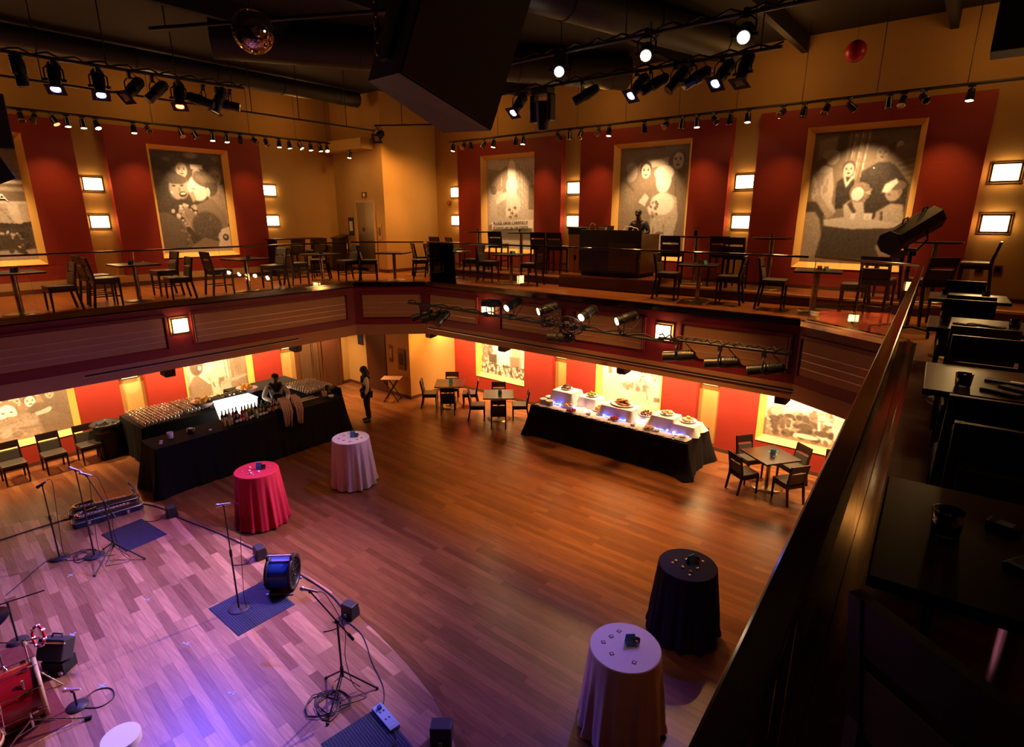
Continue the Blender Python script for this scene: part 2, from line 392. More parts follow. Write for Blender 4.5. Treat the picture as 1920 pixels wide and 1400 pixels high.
class Pic:
    """tiny monochrome painter: u to the right, v downwards, both 0..1"""
    def __init__(s, W=120, H=170, bg=.5, seed=1):
        s.W, s.H = W, H; s.rg = np.random.default_rng(seed)
        s.u, s.v = np.meshgrid(np.linspace(0, 1, W), np.linspace(0, 1, H)); s.a = np.full((H, W), float(bg)); s.asp = H / W
    def put(s, mask, val): s.a = s.a * (1 - mask) + val * mask
    def e(s, cx, cy, rx, ry, val, rot=0, soft=.18):
        x = s.u - cx; y = (s.v - cy) * s.asp; c, q = math.cos(rot), math.sin(rot)
        r = np.sqrt(((x * c + y * q) / rx) ** 2 + ((-x * q + y * c) / (ry * s.asp)) ** 2)
        s.put(np.clip((1 + soft / 2 - r) / soft, 0, 1), val); return s
    def p(s, pts, val, soft=0):
        n = len(pts); ins = np.zeros_like(s.u, bool)
        for i in range(n):
            (x0, y0), (x1, y1) = pts[i], pts[(i + 1) % n]
            if y0 == y1: continue
            t = ((y0 > s.v) != (y1 > s.v)) & (s.u < (x1 - x0) * (s.v - y0) / (y1 - y0) + x0); ins ^= t
        m = ins.astype(float)
        for _ in range(2 + soft):
            q = np.pad(m, 1, mode='edge'); m = (q[:-2, 1:-1] + q[2:, 1:-1] + q[1:-1, :-2] + q[1:-1, 2:] + q[1:-1, 1:-1] * 2) / 6
        s.put(m, val); return s
    def l(s, x0, y0, x1, y1, w, val):
        d = math.hypot(x1 - x0, y1 - y0) or 1; nx, ny = -(y1 - y0) / d * w, (x1 - x0) / d * w
        return s.p([(x0 + nx, y0 + ny), (x1 + nx, y1 + ny), (x1 - nx, y1 - ny), (x0 - nx, y0 - ny)], val)
    def grad(s, v0, v1, a, b):
        t = np.clip((s.v - v0) / (v1 - v0), 0, 1); s.a = a + (b - a) * t; return s
    def blobs(s, n, u0, u1, v0, v1, r, lo, hi):
        for _ in range(n):
            g = s.rg
            s.e(g.uniform(u0, u1), g.uniform(v0, v1), r * g.uniform(.6, 1.4), r * g.uniform(.5, 1.2) / s.asp, g.uniform(lo, hi), g.uniform(0, 3), .5)
        return s
    def head(s, x, y, r, skin=.62, hair=.12, look=0, hat=None):
        k = 1 / s.asp
        s.e(x, y - r * .25 * k, r * 1.02, r * 1.2 * k, hair); s.e(x + look * .25 * r, y + r * .12 * k, r * .82, r * 1.12 * k, skin)
        for q in (-.36, .36):
            s.e(x + look * .3 * r + q * r, y - r * .02 * k, r * .15, r * .08 * k, .1); s.l(x + look * .3 * r + (q - .17) * r, y - .2 * r * k, x + look * .3 * r + (q + .17) * r, y - .2 * r * k, .004, .18)
        s.e(x + look * .45 * r, y + r * .28 * k, r * .11, r * .26 * k, skin * .82); s.e(x + look * .3 * r, y + r * .66 * k, r * .3, r * .09 * k, .16)
        if hat: s.e(x, y - r * .95 * k, r * 1.15, r * .42 * k, hat)
        return s
    def done(s, grain=.05):
        n = s.rg.normal(0, grain, s.a.shape); q = np.pad(n, 1, mode='wrap'); n = (q[:-2, 1:-1] + q[2:, 1:-1] + q[1:-1, :-2] + q[1:-1, 2:]) / 3
        return np.clip(s.a + n, 0, 1).astype(np.float32)

def pic_street():           # shop front with letters, a crowd below
    p = Pic(120, 170, .62, 2)
    p.p([(0, 0), (1, 0), (1, .3), (0, .3)], .5)
    for i in range(26): p.l(0, .012 * i, 1, .012 * i, .0025, .34)
    for i in range(70): p.l(p.rg.uniform(0, 1), .012 * (i % 25), p.rg.uniform(0, 1), .012 * (i % 25), .0012, .72)
    p.p([(0, .3), (1, .3), (1, .34), (0, .34)], .28); p.p([(0, .34), (1, .34), (1, .37), (0, .37)], .9); p.p([(0, .37), (1, .37), (1, .395), (0, .395)], .38)
    p.p([(0, .43), (1, .43), (1, .51), (0, .51)], .36); p.l(0, .522, 1, .522, .008, .86)
    p.p([(0, .53), (1, .53), (1, .74), (0, .74)], .68); p.p([(.8, .53), (.9, .53), (.93, .78), (.84, .78)], .8); p.l(0, .63, .8, .58, .003, .4); p.l(.72, .55, .86, .72, .004, .45)
    p.p([(0, .72), (1, .70), (1, .97), (0, .97)], .14)
    for x in np.arange(0, 1.0, .045): p.e(x, .71 + p.rg.uniform(-.012, .012), .035, .022, .1)
    p.blobs(60, 0, .95, .76, .9, .022, .3, .85); p.blobs(50, 0, .95, .74, .94, .03, .06, .16)
    p.p([(0, .93), (1, .91), (1, 1), (0, 1)], .7); p.blobs(14, 0, .95, .9, .97, .03, .1, .2)
    return p.done()
def pic_kiss():             # a laughing woman kissed on the cheek in a crowd of men
    p = Pic(130, 186, .11, 3)
    p.blobs(12, 0, .3, .03, .3, .06, .05, .22); p.e(.55, .03, .09, .03, .5, 0, .6); p.e(.2, .08, .05, .02, .34, 0, .8); p.e(.9, .05, .05, .03, .3, 0, .7)
    p.head(.39, .17, .095, .66, .2, .3); p.p([(.52, .12), (.7, .12), (.69, .17), (.54, .175)], .78); p.head(.61, .21, .085, .6, .1, 0); p.p([(.53, .115), (.7, .115), (.7, .16), (.53, .165)], .8)
    p.p([(.72, .35), (.98, .3), (1, .72), (.9, .7), (.82, .5), (.74, .48)], .56); p.head(.88, .23, .105, .56, .3, -.2)
    for i in range(9): p.l(.76 + .02 * i, .4, .86 + .015 * i, .66, .003, .4)
    p.e(.3, .38, .19, .13, .1); p.e(.33, .35, .14, .125, .6, .2); p.e(.28, .265, .17, .05, .14, .1); p.e(.37, .415, .055, .026, .1, -.2); p.e(.375, .408, .04, .011, .85, -.2)
    p.e(.26, .335, .024, .01, .1); p.e(.37, .33, .024, .01, .1); p.l(.23, .315, .29, .312, .004, .16); p.l(.34, .31, .4, .312, .004, .16); p.e(.33, .37, .015, .028, .48); p.e(.22, .4, .018, .012, .9)
    p.p([(.18, .5), (.34, .46), (.5, .5), (.56, .55), (.5, .72), (.36, .78), (.26, .72)], .1); p.blobs(52, .2, .55, .5, .74, .026, .55, .85)
    p.p([(.55, .52), (.78, .44), (.95, .62), (1, .8), (.98, .9), (.55, .82)], .4); p.e(.6, .35, .15, .13, .86, .1); p.e(.7, .26, .17, .075, .24, .3); p.e(.8, .33, .09, .1, .16, .2); p.e(.735, .385, .034, .045, .8)
    for i in range(10): p.l(.58 + .025 * i, .225, .66 + .028 * i, .29, .004, .45)
    p.p([(.46, .4), (.52, .38), (.55, .46), (.5, .5)], .58); p.l(.51, .355, .55, .36, .004, .2)
    p.p([(.32, .62), (.42, .56), (.5, .6), (.52, .72), (.47, .8), (.37, .72)], .55)
    for i in range(4): p.l(.36 + .035 * i, .565, .385 + .03 * i, .65, .004, .3)
    p.p([(.0, .6), (.12, .6), (.3, .68), (.4, .92), (.36, 1), (0, 1)], .24); p.l(.3, .68, .42, .95, .006, .5)
    p.blobs(14, .28, .42, .75, .95, .02, .1, .7)
    p.e(.66, .73, .22, .145, .17, .15); p.blobs(60, .48, .84, .63, .84, .012, .14, .34); p.p([(.4, .93), (.6, .85), (.82, .9), (.8, 1), (.36, 1)], .42); p.e(.83, .84, .024, .04, .72, .2)
    p.p([(.86, .77), (1, .74), (1, 1), (.78, 1), (.8, .92)], .8); p.e(.92, .855, .045, .036, .12); p.e(.915, .85, .022, .016, .7)
    p.a = np.where(p.v > .965, .66, p.a)
    return p.done(.035)
def pic_banner():           # a dressed-up statue of gentle shapes above a road-safety banner
    p = Pic(130, 186, .66, 4)
    p.p([(.02, .1), (.32, .13), (.3, .3), (.05, .32)], .5); p.p([(.32, .12), (.44, .08), (.46, .4), (.34, .42)], .46); p.e(.14, .34, .07, .05, .28); p.e(.26, .32, .07, .035, .5)
    for i in range(30): p.l(.5 + .017 * i, .03 + .004 * i, .56 + .016 * i, .55, .0022, p.rg.choice([.42, .86]))
    p.p([(.88, .3), (1, .3), (1, .56), (.88, .56)], .4); p.e(.46, .5, .26, .14, .82); p.p([(.2, .5), (.42, .44), (.4, .66), (.22, .62)], .6); p.e(.53, .14, .08, .12, .92); p.e(.53, .3, .12, .1, .9)
    for x, y in ((.48, .56), (.6, .54), (.5, .64), (.62, .63), (.54, .6)): p.e(x, y, .035, .012, .3); p.l(x, y - .03, x + .02, y + .03, .006, .35)
    p.p([(.07, .7), (.98, .67), (.98, .765), (.07, .79)], .9)
    p.p([(.1, .79), (.95, .765), (.95, .9), (.1, .9)], .26); p.e(.5, .9, .42, .03, .34); p.p([(0, .9), (1, .9), (1, 1), (0, 1)], .74); p.p([(.02, .74), (.1, .72), (.1, .97), (.02, .97)], .5)
    return p.done()
def pic_group():            # four people in long coats sharing a snack
    p = Pic(130, 186, .42, 5)
    p.grad(0, .5, .34, .52); p.p([(.42, .13), (.72, .1), (.72, .17), (.44, .19)], .7)
    p.p([(.0, .34), (.1, .28), (.27, .42), (.3, .62), (.24, .8), (.22, 1), (0, 1)], .5); p.e(.13, .2, .13, .11, .44); p.e(.17, .22, .1, .09, .64); p.l(.06, .29, .24, .4, .012, .3); p.e(.06, .24, .05, .08, .5)
    p.p([(.24, .4), (.32, .34), (.5, .36), (.52, .9), (.26, .9)], .46); p.head(.39, .21, .085, .82, .14, .2); p.p([(.3, .5), (.4, .42), (.46, .46), (.4, .54)], .82)
    p.p([(.74, .36), (.84, .28), (1, .34), (1, .95), (.78, .95)], .4); p.head(.86, .13, .095, .78, .22, -.4); p.l(.83, .3, .85, .46, .008, .2)
    p.p([(.5, .46), (.62, .42), (.74, .42), (.86, .46), (.9, .64), (.8, 1), (.52, 1), (.5, .7)], .66); p.e(.66, .3, .11, .12, .95); p.e(.66, .24, .14, .07, .9); p.e(.66, .52, .17, .1, .9)
    p.l(.55, .72, .53, 1, .005, .42); p.l(.7, .7, .72, 1, .005, .44); p.e(.65, .79, .06, .012, .36); p.p([(.44, .55), (.56, .5), (.6, .58), (.48, .62)], .86); p.blobs(16, .46, .62, .5, .64, .02, .3, .6)
    for i in range(8): p.l(.05 + .03 * i, .45 + .02 * i, .1 + .03 * i, .8, .003, .4)
    return p.done()
def pic_table():            # people in uniform round a counter
    p = Pic(140, 200, .3, 6)
    p.grad(0, .3, .26, .36); p.p([(.05, .06), (.24, .03), (.22, .18), (.06, .2)], .5); p.p([(.24, .03), (.34, .0), (.33, .14), (.24, .15)], .2)
    for i in range(9): p.l(.37 + .022 * i, .02, .33 + .022 * i, .42, .006, (.62, .3, .8)[i % 3])
    p.p([(.62, .22), (1, .1), (1, .4), (.8, .38)], .42)
    for i in range(8): p.l(.72, .26 + .02 * i, 1, .2 + .022 * i, .004, (.3, .62)[i % 2])
    p.e(.8, .14, .07, .04, .22); p.e(.84, .13, .035, .035, .66)
    p.p([(.52, .3), (.66, .24), (.8, .24), (.98, .4), (.98, .6), (.88, .66), (.6, .68), (.48, .5)], .07); p.head(.685, .17, .07, .52, .3, .3); p.p([(.74, .2), (.82, .14), (.98, .1), (.96, .14), (.8, .26)], .42); p.e(.63, .28, .008, .006, .9)
    p.p([(.28, .38), (.36, .32), (.46, .36), (.48, .56), (.3, .58)], .06); p.head(.385, .28, .065, .7, .18, .1); p.p([(.34, .33), (.385, .42), (.45, .34), (.43, .33), (.385, .38), (.36, .32)], .9)
    p.p([(.02, .32), (.12, .24), (.22, .26), (.26, .4), (.26, .52), (.32, .6), (.26, .64), (.14, .55), (.04, .5)], .66)
    for i in range(7): p.l(.05 + .022 * i, .3, .04 + .025 * i, .46, .0025, .38)
    p.e(.21, .19, .07, .055, .6); p.e(.19, .165, .09, .035, .62); p.p([(.05, .5), (.12, .46), (.3, .62), (.24, .66)], .56); p.p([(.0, .52), (.1, .52), (.2, .62), (.2, .98), (0, .98)], .1)
    p.p([(.0, .6), (.1, .6), (.16, .66), (.2, .78), (.16, .96), (0, .96)], .55)
    p.p([(.38, .55), (.46, .5), (.58, .52), (.62, .66), (.42, .68)], .68); p.e(.53, .455, .1, .075, .5); p.blobs(30, .46, .63, .4, .54, .02, .36, .66); p.e(.51, .465, .06, .05, .92); p.p([(.42, .54), (.46, .52), (.52, .6), (.5, .62)], .14)
    p.p([(.72, .6), (.84, .54), (.96, .55), (.99, .68), (.9, .72), (.7, .7)], .62); p.e(.85, .46, .075, .065, .58); p.e(.88, .41, .08, .035, .3); p.e(.91, .46, .02, .025, .5); p.p([(.76, .4), (.86, .36), (.88, .39), (.8, .46), (.74, .46)], .95); p.l(.8, .475, .83, .478, .004, .15); p.l(.77, .6, .78, .68, .01, .12)
    p.p([(.2, .66), (.5, .63), (.98, .69), (.99, .72), (.5, .735), (.22, .71)], .7); p.p([(.2, .71), (.5, .735), (.99, .72), (.95, .98), (.2, .98)], .1); p.p([(.76, .86), (.9, .8), (.96, .84), (.9, .98), (.84, .98)], .5)
    for x in (.47, .6, .64): p.p([(x, .61), (x + .05, .61), (x + .045, .66), (x + .005, .66)], .85)
    p.a = np.where(p.v > .96, .5, p.a)
    return p.done(.035)
def pic_crowd():            # rows of cheering faces behind a handshake
    p = Pic(170, 100, .5, 7)
    p.grad(0, 1, .46, .5); p.p([(.74, 0), (1, 0), (1, 1), (.84, .8)], .3)
    for i, (x, y, r) in enumerate([(.1, .14, .04), (.25, .16, .045), (.4, .12, .05), (.52, .05, .05), (.6, .08, .05), (.7, .09, .05), (.3, .2, .05), (.14, .22, .055), (.2, .32, .06), (.26, .26, .05), (.4, .22, .06), (.53, .2, .065), (.66, .24, .06), (.8, .04, .05), (.84, .16, .05), (.02, .34, .05), (.08, .28, .05), (.32, .1, .04)]):
        p.head(x, y, r, .62 + .2 * (i % 3 == 0), .22, .2)
    p.p([(0, .5), (.2, .44), (.34, .5), (.3, .7), (0, .75)], .34); p.head(.2, .4, .085, .86, .3, .2); p.head(.46, .4, .095, .95, .4, -.2); p.p([(.28, .62), (.4, .5), (.62, .48), (.72, .6), (.7, .78), (.56, .76), (.3, .8)], .54)
    p.p([(.6, .46), (.7, .3), (.86, .34), (.84, .46)], .3); p.e(.76, .5, .08, .075, .72, -.3); p.e(.75, .43, .12, .04, .28, -.3); p.p([(.7, .58), (.84, .54), (1, .7), (1, 1), (.74, 1)], .36)
    p.p([(0, .68), (.2, .66), (.3, .72), (.24, .78), (.08, .76), (0, .74)], .96); p.p([(.24, .68), (.6, .62), (.7, .66), (.66, .74), (.26, .78)], .6)
    p.p([(0, .8), (.3, .8), (.5, .78), (.7, .82), (.7, 1), (0, 1)], .56); p.blobs(10, .3, .7, .78, .9, .04, .5, .7)
    return p.done()
def pic_drinker():          # a young man with a drink in profile
    p = Pic(170, 100, .68, 8)
    p.p([(.66, 0), (1, 0), (1, 1), (.7, .9)], .46)
    for i in range(9): p.l(.62 + .04 * i, 0, .64 + .035 * i, .75, .004, p.rg.choice([.8, .3]))
    p.e(.84, .22, .08, .3, .34, 0, .6); p.e(.3, .22, .16, .2, .78); p.e(.17, .2, .1, .22, .24); p.e(.2, .05, .16, .12, .34); p.e(.22, .24, .03, .06, .76); p.e(.33, .2, .02, .01, .2); p.p([(.42, .2), (.47, .27), (.42, .29)], .76)
    p.p([(.0, .68), (.1, .44), (.22, .42), (.34, .56), (.46, .74), (.5, 1), (0, 1)], .46); p.p([(.18, .42), (.24, .4), (.38, .66), (.34, .7)], .84); p.p([(.36, .62), (.42, .44), (.5, .4), (.52, .52), (.48, .7), (.5, 1), (.38, 1)], .74)
    p.p([(.5, .58), (.6, .58), (.58, .76), (.5, .74)], .38); p.l(.4, .66, .42, .8, .008, .3); p.l(.5, .68, .51, .84, .006, .3); p.e(.66, .42, .02, .04, .9)
    p.p([(.52, .7), (1, .6), (1, .66), (.54, .8)], .6)
    return p.done()
def pic_helpers():          # people in white carrying boxes over rubble
    p = Pic(170, 100, .8, 9)
    p.p([(.0, .1), (.1, 0), (.24, .04), (.26, .3), (.2, .62), (.04, .7)], .34); p.head(.13, .1, .06, .6, .12); p.blobs(20, .02, .26, .1, .7, .04, .2, .75)
    p.p([(.17, .42), (.36, .4), (.36, .66), (.18, .66)], .16); p.p([(.4, .1), (.6, .08), (.66, .3), (.62, .72), (.4, .74)], .93); p.head(.5, .04, .06, .7, .2); p.p([(.3, .1), (.4, .12), (.38, .36), (.28, .36)], .86)
    p.p([(.68, .12), (.9, .1), (.96, .4), (.9, .75), (.68, .75)], .6); p.head(.78, .06, .06, .65, .2); p.p([(.66, .4), (.88, .38), (.88, .72), (.68, .72)], .44)
    p.p([(0, .72), (1, .74), (1, 1), (0, 1)], .62); p.blobs(90, 0, 1, .68, 1, .03, .08, .3); p.blobs(70, 0, 1, .7, 1, .028, .7, .95)
    for i in range(8): p.l(.1 + .1 * i, .7, .14 + .11 * i, .98, .008, .2)
    return p.done()
def pic_cooks():            # bright close view of people in aprons
    p = Pic(170, 100, .86, 10)
    p.p([(.1, .12), (.16, .1), (.18, .34), (.12, .42)], .4); p.p([(.22, .14), (.28, .2), (.34, .3), (.3, .34)], .4); p.p([(.06, .34), (.24, .28), (.34, .4), (.34, .9), (.04, .9)], .8)
    p.p([(.32, .5), (.44, .46), (.56, .5), (.66, .44), (.8, .5), (.76, .6), (.6, .62), (.4, .62)], .55); p.head(.7, .16, .08, .8, .45); p.head(.9, .2, .07, .74, .4); p.p([(.58, .3), (.7, .3), (.86, .4), (.9, .9), (.54, .9), (.56, .5)], .76)
    p.l(.68, .3, .6, .62, .007, .3); p.l(.74, .32, .8, .8, .006, .4); p.l(.88, .3, .9, .6, .005, .45); p.blobs(14, .4, .8, .44, .62, .03, .3, .7); p.p([(.9, .7), (1, .7), (1, .8), (.9, .82)], .4)
    return p.done()
def pic_band():             # dancers and a band, a woman in a pale skirt
    p = Pic(180, 108, .85, 11)
    p.e(.2, .26, .25, .25, .92, 0, .8); p.p([(.0, .62), (.3, .54), (.5, .56), (.72, .7), (.7, 1), (0, 1)], .5)
    p.blobs(90, .05, .62, .4, .9, .045, .3, .85); p.blobs(50, .05, .66, .5, .92, .035, .12, .34)
    for x, y, r in ((.1, .6, .06), (.24, .5, .05), (.4, .66, .07), (.56, .74, .07)): p.e(x, y, r, r * .9, .2)
    p.p([(.5, .2), (.6, .16), (.68, .22), (.66, .34), (.52, .34)], .3); p.blobs(30, .44, .66, .22, .52, .03, .3, .95)
    p.p([(.7, 0), (1, 0), (1, 1), (.72, 1)], .3); p.p([(.66, .18), (.8, .16), (.84, .38), (.82, .58), (.64, .58)], .72); p.p([(.66, .58), (.71, .58), (.7, .82), (.67, .82)], .82); p.p([(.75, .58), (.8, .58), (.78, .86), (.75, .86)], .82); p.e(.73, .06, .06, .06, .8)
    p.p([(.76, .8), (1, .6), (1, 1), (.76, 1)], .14); p.l(.52, .5, .53, .7, .012, .9); p.e(.42, .86, .12, .05, .82); p.blobs(16, .86, 1, .1, .5, .03, .2, .6)
    return p.done()

def mural(name, side, o, img, label, splay=.10):
    F = wall_frame(side); p0, p1, q0, q1 = o
    up = q1 > 3
    root = thing('framed_mural', label, 'wall picture', F((p0 + p1) / 2, -.17, q0))
    off = V(root.location)
    pr = tone_mesh(F, o, img, splay); pr.parent = root; pr.matrix_parent_inverse = M.Translation(-off)
    mb = MB()
    top = q1 - splay if up else q1
    ring = [[(p0, 0, q0), (p1, 0, q0), (p1, 0, q1), (p0, 0, q1)], [(p0 + splay, -.16, q0 + splay), (p1 - splay, -.16, q0 + splay), (p1 - splay, -.16, top), (p0 + splay, -.16, top)]]
    vs = [V(F(*q)) - off for r in ring for q in r]
    # a real frame: front lip, splayed reveal and back
    lip = [V(F(a, .012, z)) - off for a, z in ((p0 - .012, q0 - .012), (p1 + .012, q0 - .012), (p1 + .012, q1), (p0 - .012, q1))]
    bk = [V(F(a, -.175, z)) - off for a, z in ((p0, q0), (p1, q0), (p1, q1), (p0, q1))]
    allv = vs + lip + bk
    fs = []
    for i in range(4 if up else 4):
        j = (i + 1) % 4
        if not up and i == 2: continue
        fs += [(i, j, 4 + j, 4 + i), (8 + i, 8 + j, j, i), (12 + j, 12 + i, 4 + i, 4 + j)]
    mb.add(allv, fs)
    mb.build('frame', MAT['frame_yellow'], root)
    return root, off, F
def sign_text(txt, parent, M4, size, m, name='lettering', ext=.004, sx=1):
    cu = bpy.data.curves.new('txt', 'FONT'); cu.body = txt; cu.size = size; cu.align_x = 'CENTER'; cu.align_y = 'CENTER'; cu.extrude = ext
    t = bpy.data.objects.new('txt', cu); COL.objects.link(t)
    bpy.context.view_layer.update()
    me = bpy.data.meshes.new_from_object(t.evaluated_get(bpy.context.evaluated_depsgraph_get()))
    bpy.data.objects.remove(t)
    me.transform(M4 @ M.Diagonal((sx, 1, 1, 1))); me.materials.clear(); me.materials.append(m)
    o = bpy.data.objects.new(name, me); COL.objects.link(o)
    if parent is not None: o.parent = parent
    return o
RL = M(((0, 0, 1, 0), (1, 0, 0, 0), (0, 1, 0, 0), (0, 0, 0, 1)))     # text facing +x, reading along +y
RB = M(((1, 0, 0, 0), (0, 0, -1, 0), (0, 1, 0, 0), (0, 0, 0, 1)))    # text facing -y, reading along +x

UP = (4.6, 7.36); LO = (.55, 2.61)
# upstairs
for side, a0, a1, p in (('left', .6, 4.45, (1.55, 3.53)), ('left', 5.07, 8.87, (5.96, 7.93)), ('back', -13.0, -9.13, (-12.03, -10.04)), ('back', -8.53, -4.64, (-7.53, -5.54)), ('back', -4.07, -.21, (-3.1, -1.13))):
    red_panel(side, a0, a1, 4.22, 7.72, (*p, *UP))
r0, off, F = mural('m', 'left', (1.55, 3.53, *UP), pic_street(), 'sepia street mural with shop sign letters, leftmost picture on the upper left wall')
sign_text('TINEA', r0, M.Translation(V((-16.55, 2.72, 6.02)) - off) @ RL, .22, MAT['paper'], sx=1.3)
mural('m', 'left', (5.96, 7.93, *UP), pic_kiss(), 'sepia mural of a man kissing a laughing woman, upper left wall')
r0, off, F = mural('m', 'back', (-12.03, -10.04, *UP), pic_banner(), 'pale sepia mural with a road safety banner, upper back wall')
for t, z, s in (('PLEASE DRIVE CAREFULLY', 5.44, .135), ('STUDENTS ARE ON THE STREETS', 5.30, .108)):
    sign_text(t, r0, M.Translation(V((-11.03, 13.548, z)) - off) @ M.Rotation(rad(-1.5), 4, 'Y') @ RB, s, MAT['dark_print'], sx=.84)
mural('m', 'back', (-7.53, -5.54, *UP), pic_group(), 'sepia mural of people in long coats, on the upper back wall behind the booth')
mural('m', 'back', (-3.1, -1.13, *UP), pic_table(), 'sepia mural of people around a counter, rightmost on the upper back wall')
# downstairs, tops hidden by the balcony
for side, a0, a1, p in (('left', .4, 4.45, (1.2, 3.5)), ('left', 5.05, 8.82, (6.0, 7.9)), ('back', -13.35, -9.3, (-12.35, -10.35)), ('back', -8.8, -4.9, (-7.79, -5.84)), ('back', -4.35, .3, (-3.4, -1.0))):
    red_panel(side, a0, a1, .1, 2.61, (*p, *LO))
mural('m', 'left', (1.2, 3.5, *LO), pic_crowd(), 'sepia mural of a cheering crowd and a handshake, above the row of chairs')
mural('m', 'left', (6.0, 7.9, *LO), pic_drinker(), 'sepia mural of a young man drinking, on the lower wall behind the bar')
mural('m', 'back', (-12.35, -10.35, *LO), pic_helpers(), 'grey mural of people carrying boxes, lower back wall behind the dining tables')
mural('m', 'back', (-7.79, -5.84, *LO), pic_cooks(), 'bright pale mural of people in aprons, on the lower wall behind the buffet')
mural('m', 'back', (-3.4, -1.0, *LO), pic_band(), 'pale mural of dancers and a band, lower back wall at right beside the railing')
# baseboards and plinths
struct('baseboard_left', MB().box(XL, -16.38, -7, 9.3, 0, .1).box(XL, XL + .05, 11.0, 11.4, 0, .1), MAT['trim_brown'])
struct('baseboard_back', MB().box(-13.35, 4, 13.38, YB, 0, .1), MAT['trim_brown'])
struct('baseboard_corner', MB().box(XL, -13.33, 11.38, 11.4, 0, .1).box(-13.35, -13.33, 11.4, YB, 0, .1), MAT['trim_brown'])
struct('baseboard_balcony_left', MB().box(XL, -16.36, -7, 11.4, BZ, 4.05), MAT['trim_brown'])
struct('trim_plinth_left', MB().box(XL, -16.4, -7, 9.0, 4.05, 4.22), MAT['tan_wall'])
struct('trim_plinth_back', MB().box(-12.1, 4, 13.4, YB, 4.15, 4.22), MAT['trim_brown'])
struct('baseboard_balcony_corner', MB().box(XL, -14.13, 11.38, 11.4, BZ, 4.05).box(-14.15, -14.13, 11.38, 13.4, BZ, 4.05), MAT['trim_brown'])
# doors
def door(name, parts):
    root = thing(name, None, None); root['kind'] = 'structure'
    for n, mb, m in parts: struct(n, mb, m, root)
door('door_1', [('frame', MB().box(XL, -16.45, 9.38, 9.46, 0, 2.6).box(XL, -16.45, 10.92, 11.0, 0, 2.6).box(XL, -16.45, 9.46, 10.92, 2.52, 2.6), MAT['trim_brown']),
                ('leaf', MB().box(XL, -16.5, 9.46, 10.18, 0.02, 2.52), MAT['desk_wood']), ('leaf', MB().box(XL, -16.5, 10.2, 10.92, 0.02, 2.52), MAT['trim_brown']),
                ('pull_handle', MB().cyl((-16.44, 9.95, .3), (-16.44, 9.95, 2.4), .013, n=8), MAT['steel']), ('pull_handle', MB().cyl((-16.44, 10.3, .3), (-16.44, 10.3, 2.4), .013, n=8), MAT['steel'])])
door('door_2', [('frame', MB().box(-15.58, -15.5, 11.36, 11.4, BZ, 6.12).box(-14.66, -14.58, 11.36, 11.4, BZ, 6.12).box(-15.5, -14.66, 11.36, 11.4, 6.05, 6.12), MAT['tan_wall']),
                ('leaf', MB().box(-15.5, -15.085, 11.38, 11.4, BZ, 6.05), MAT['elevator_steel']), ('leaf', MB().box(-15.075, -14.66, 11.375, 11.4, BZ, 6.05), MAT['elevator_steel'])])
door('door_3', [('leaf', MB().box(-15.5, -14.5, 11.37, 11.4, 0, 2.6), MAT['trim_brown']), ('viewer', MB().sph((-15.2, 11.36, 2.0), .02, 8, 5), MAT['steel'])])
def plate(name, x0, x1, z0, z1, m, label, cat, face=None, y=11.4, t=.02):
    root = thing(name, label, cat, ((x0 + x1) / 2, y, z0))
    w, h = x1 - x0, z1 - z0
    MB().box(-w / 2, w / 2, -t, 0, 0, h).build('plate', MAT[m], root)
    if face: MB().box(-w * .32, w * .32, -t - .004, -t, h * .25, h * .8).build('face', MAT[face], root)
    return root
r0 = plate('lift_sign', -15.2, -14.96, 6.2, 6.36, 'bronze_dark', 'small brown lift sign with a pale arrow above the upstairs lift', 'sign')
mb = MB(); mb.hexa([(-.03, -.026, .03), (.03, -.026, .03), (.03, -.02, .03), (-.03, -.02, .03)], [(-.03, -.026, .08), (.03, -.026, .08), (.03, -.02, .08), (-.03, -.02, .08)]); mb.add([(-.06, -.026, .08), (.06, -.026, .08), (0, -.026, .13), (-.06, -.02, .08), (.06, -.02, .08), (0, -.02, .13)], [(0, 1, 2), (5, 4, 3), (0, 3, 4, 1), (1, 4, 5, 2), (2, 5, 3, 0)]); mb.build('arrow', MAT['paper'], r0)
plate('wall_sign', -15.98, -15.72, 5.05, 5.6, 'sign_dark', 'black notice panel on the wall left of the upstairs lift', 'sign', 'sign_text')
plate('wall_plaque', -14.5, -14.34, 4.95, 5.4, 'tan_wall', 'small pale plaque on the wall right of the upstairs lift', 'sign', 'bronze_dark')
plate('emergency_plate', -15.24, -15.14, 5.18, 5.3, 'dark_print', 'small dark notice stuck on the steel lift door', 'sign', None, 11.372, .006)
plate('wall_sign', -15.95, -15.66, 1.45, 1.95, 'sign_dark', 'black notice panel on the wall behind the standing waitress', 'sign', 'menu_blue')
plate('wall_plaque', -14.32, -14.16, 1.1, 1.65, 'bronze_dark', 'narrow bronze plaque on the wall above the tray stand', 'sign', 'tan_wall')
plate('drinking_fountain', -13.86, -13.54, .92, 1.6, 'bronze_dark', 'recessed bronze panel on the wall corner beside the tray stand', 'panel', 'black_gloss', 11.4, .05)
plate('wall_outlet', -.02, .1, 4.62, 4.78, 'trim_brown', 'dark wall outlet plate at right of the upper back wall, the left one', 'outlet', 'black_gloss', YB)
plate('wall_outlet', .24, .36, 4.62, 4.78, 'trim_brown', 'dark wall outlet plate at right of the upper back wall, the right one', 'outlet', 'black_gloss', YB)
r0 = thing('wall_bell', 'small round red alarm bell on the ochre wall near the corner', 'alarm', (-13.55, YB, 6.05)); MB().cyl((0, 0, 0), (0, -.06, 0), .07, n=14).build('base', MAT['bronze_dark'], r0); MB().sph((0, -.06, 0), (.05, .03, .05), 12, 6).build('dome', MAT['red_card'], r0)

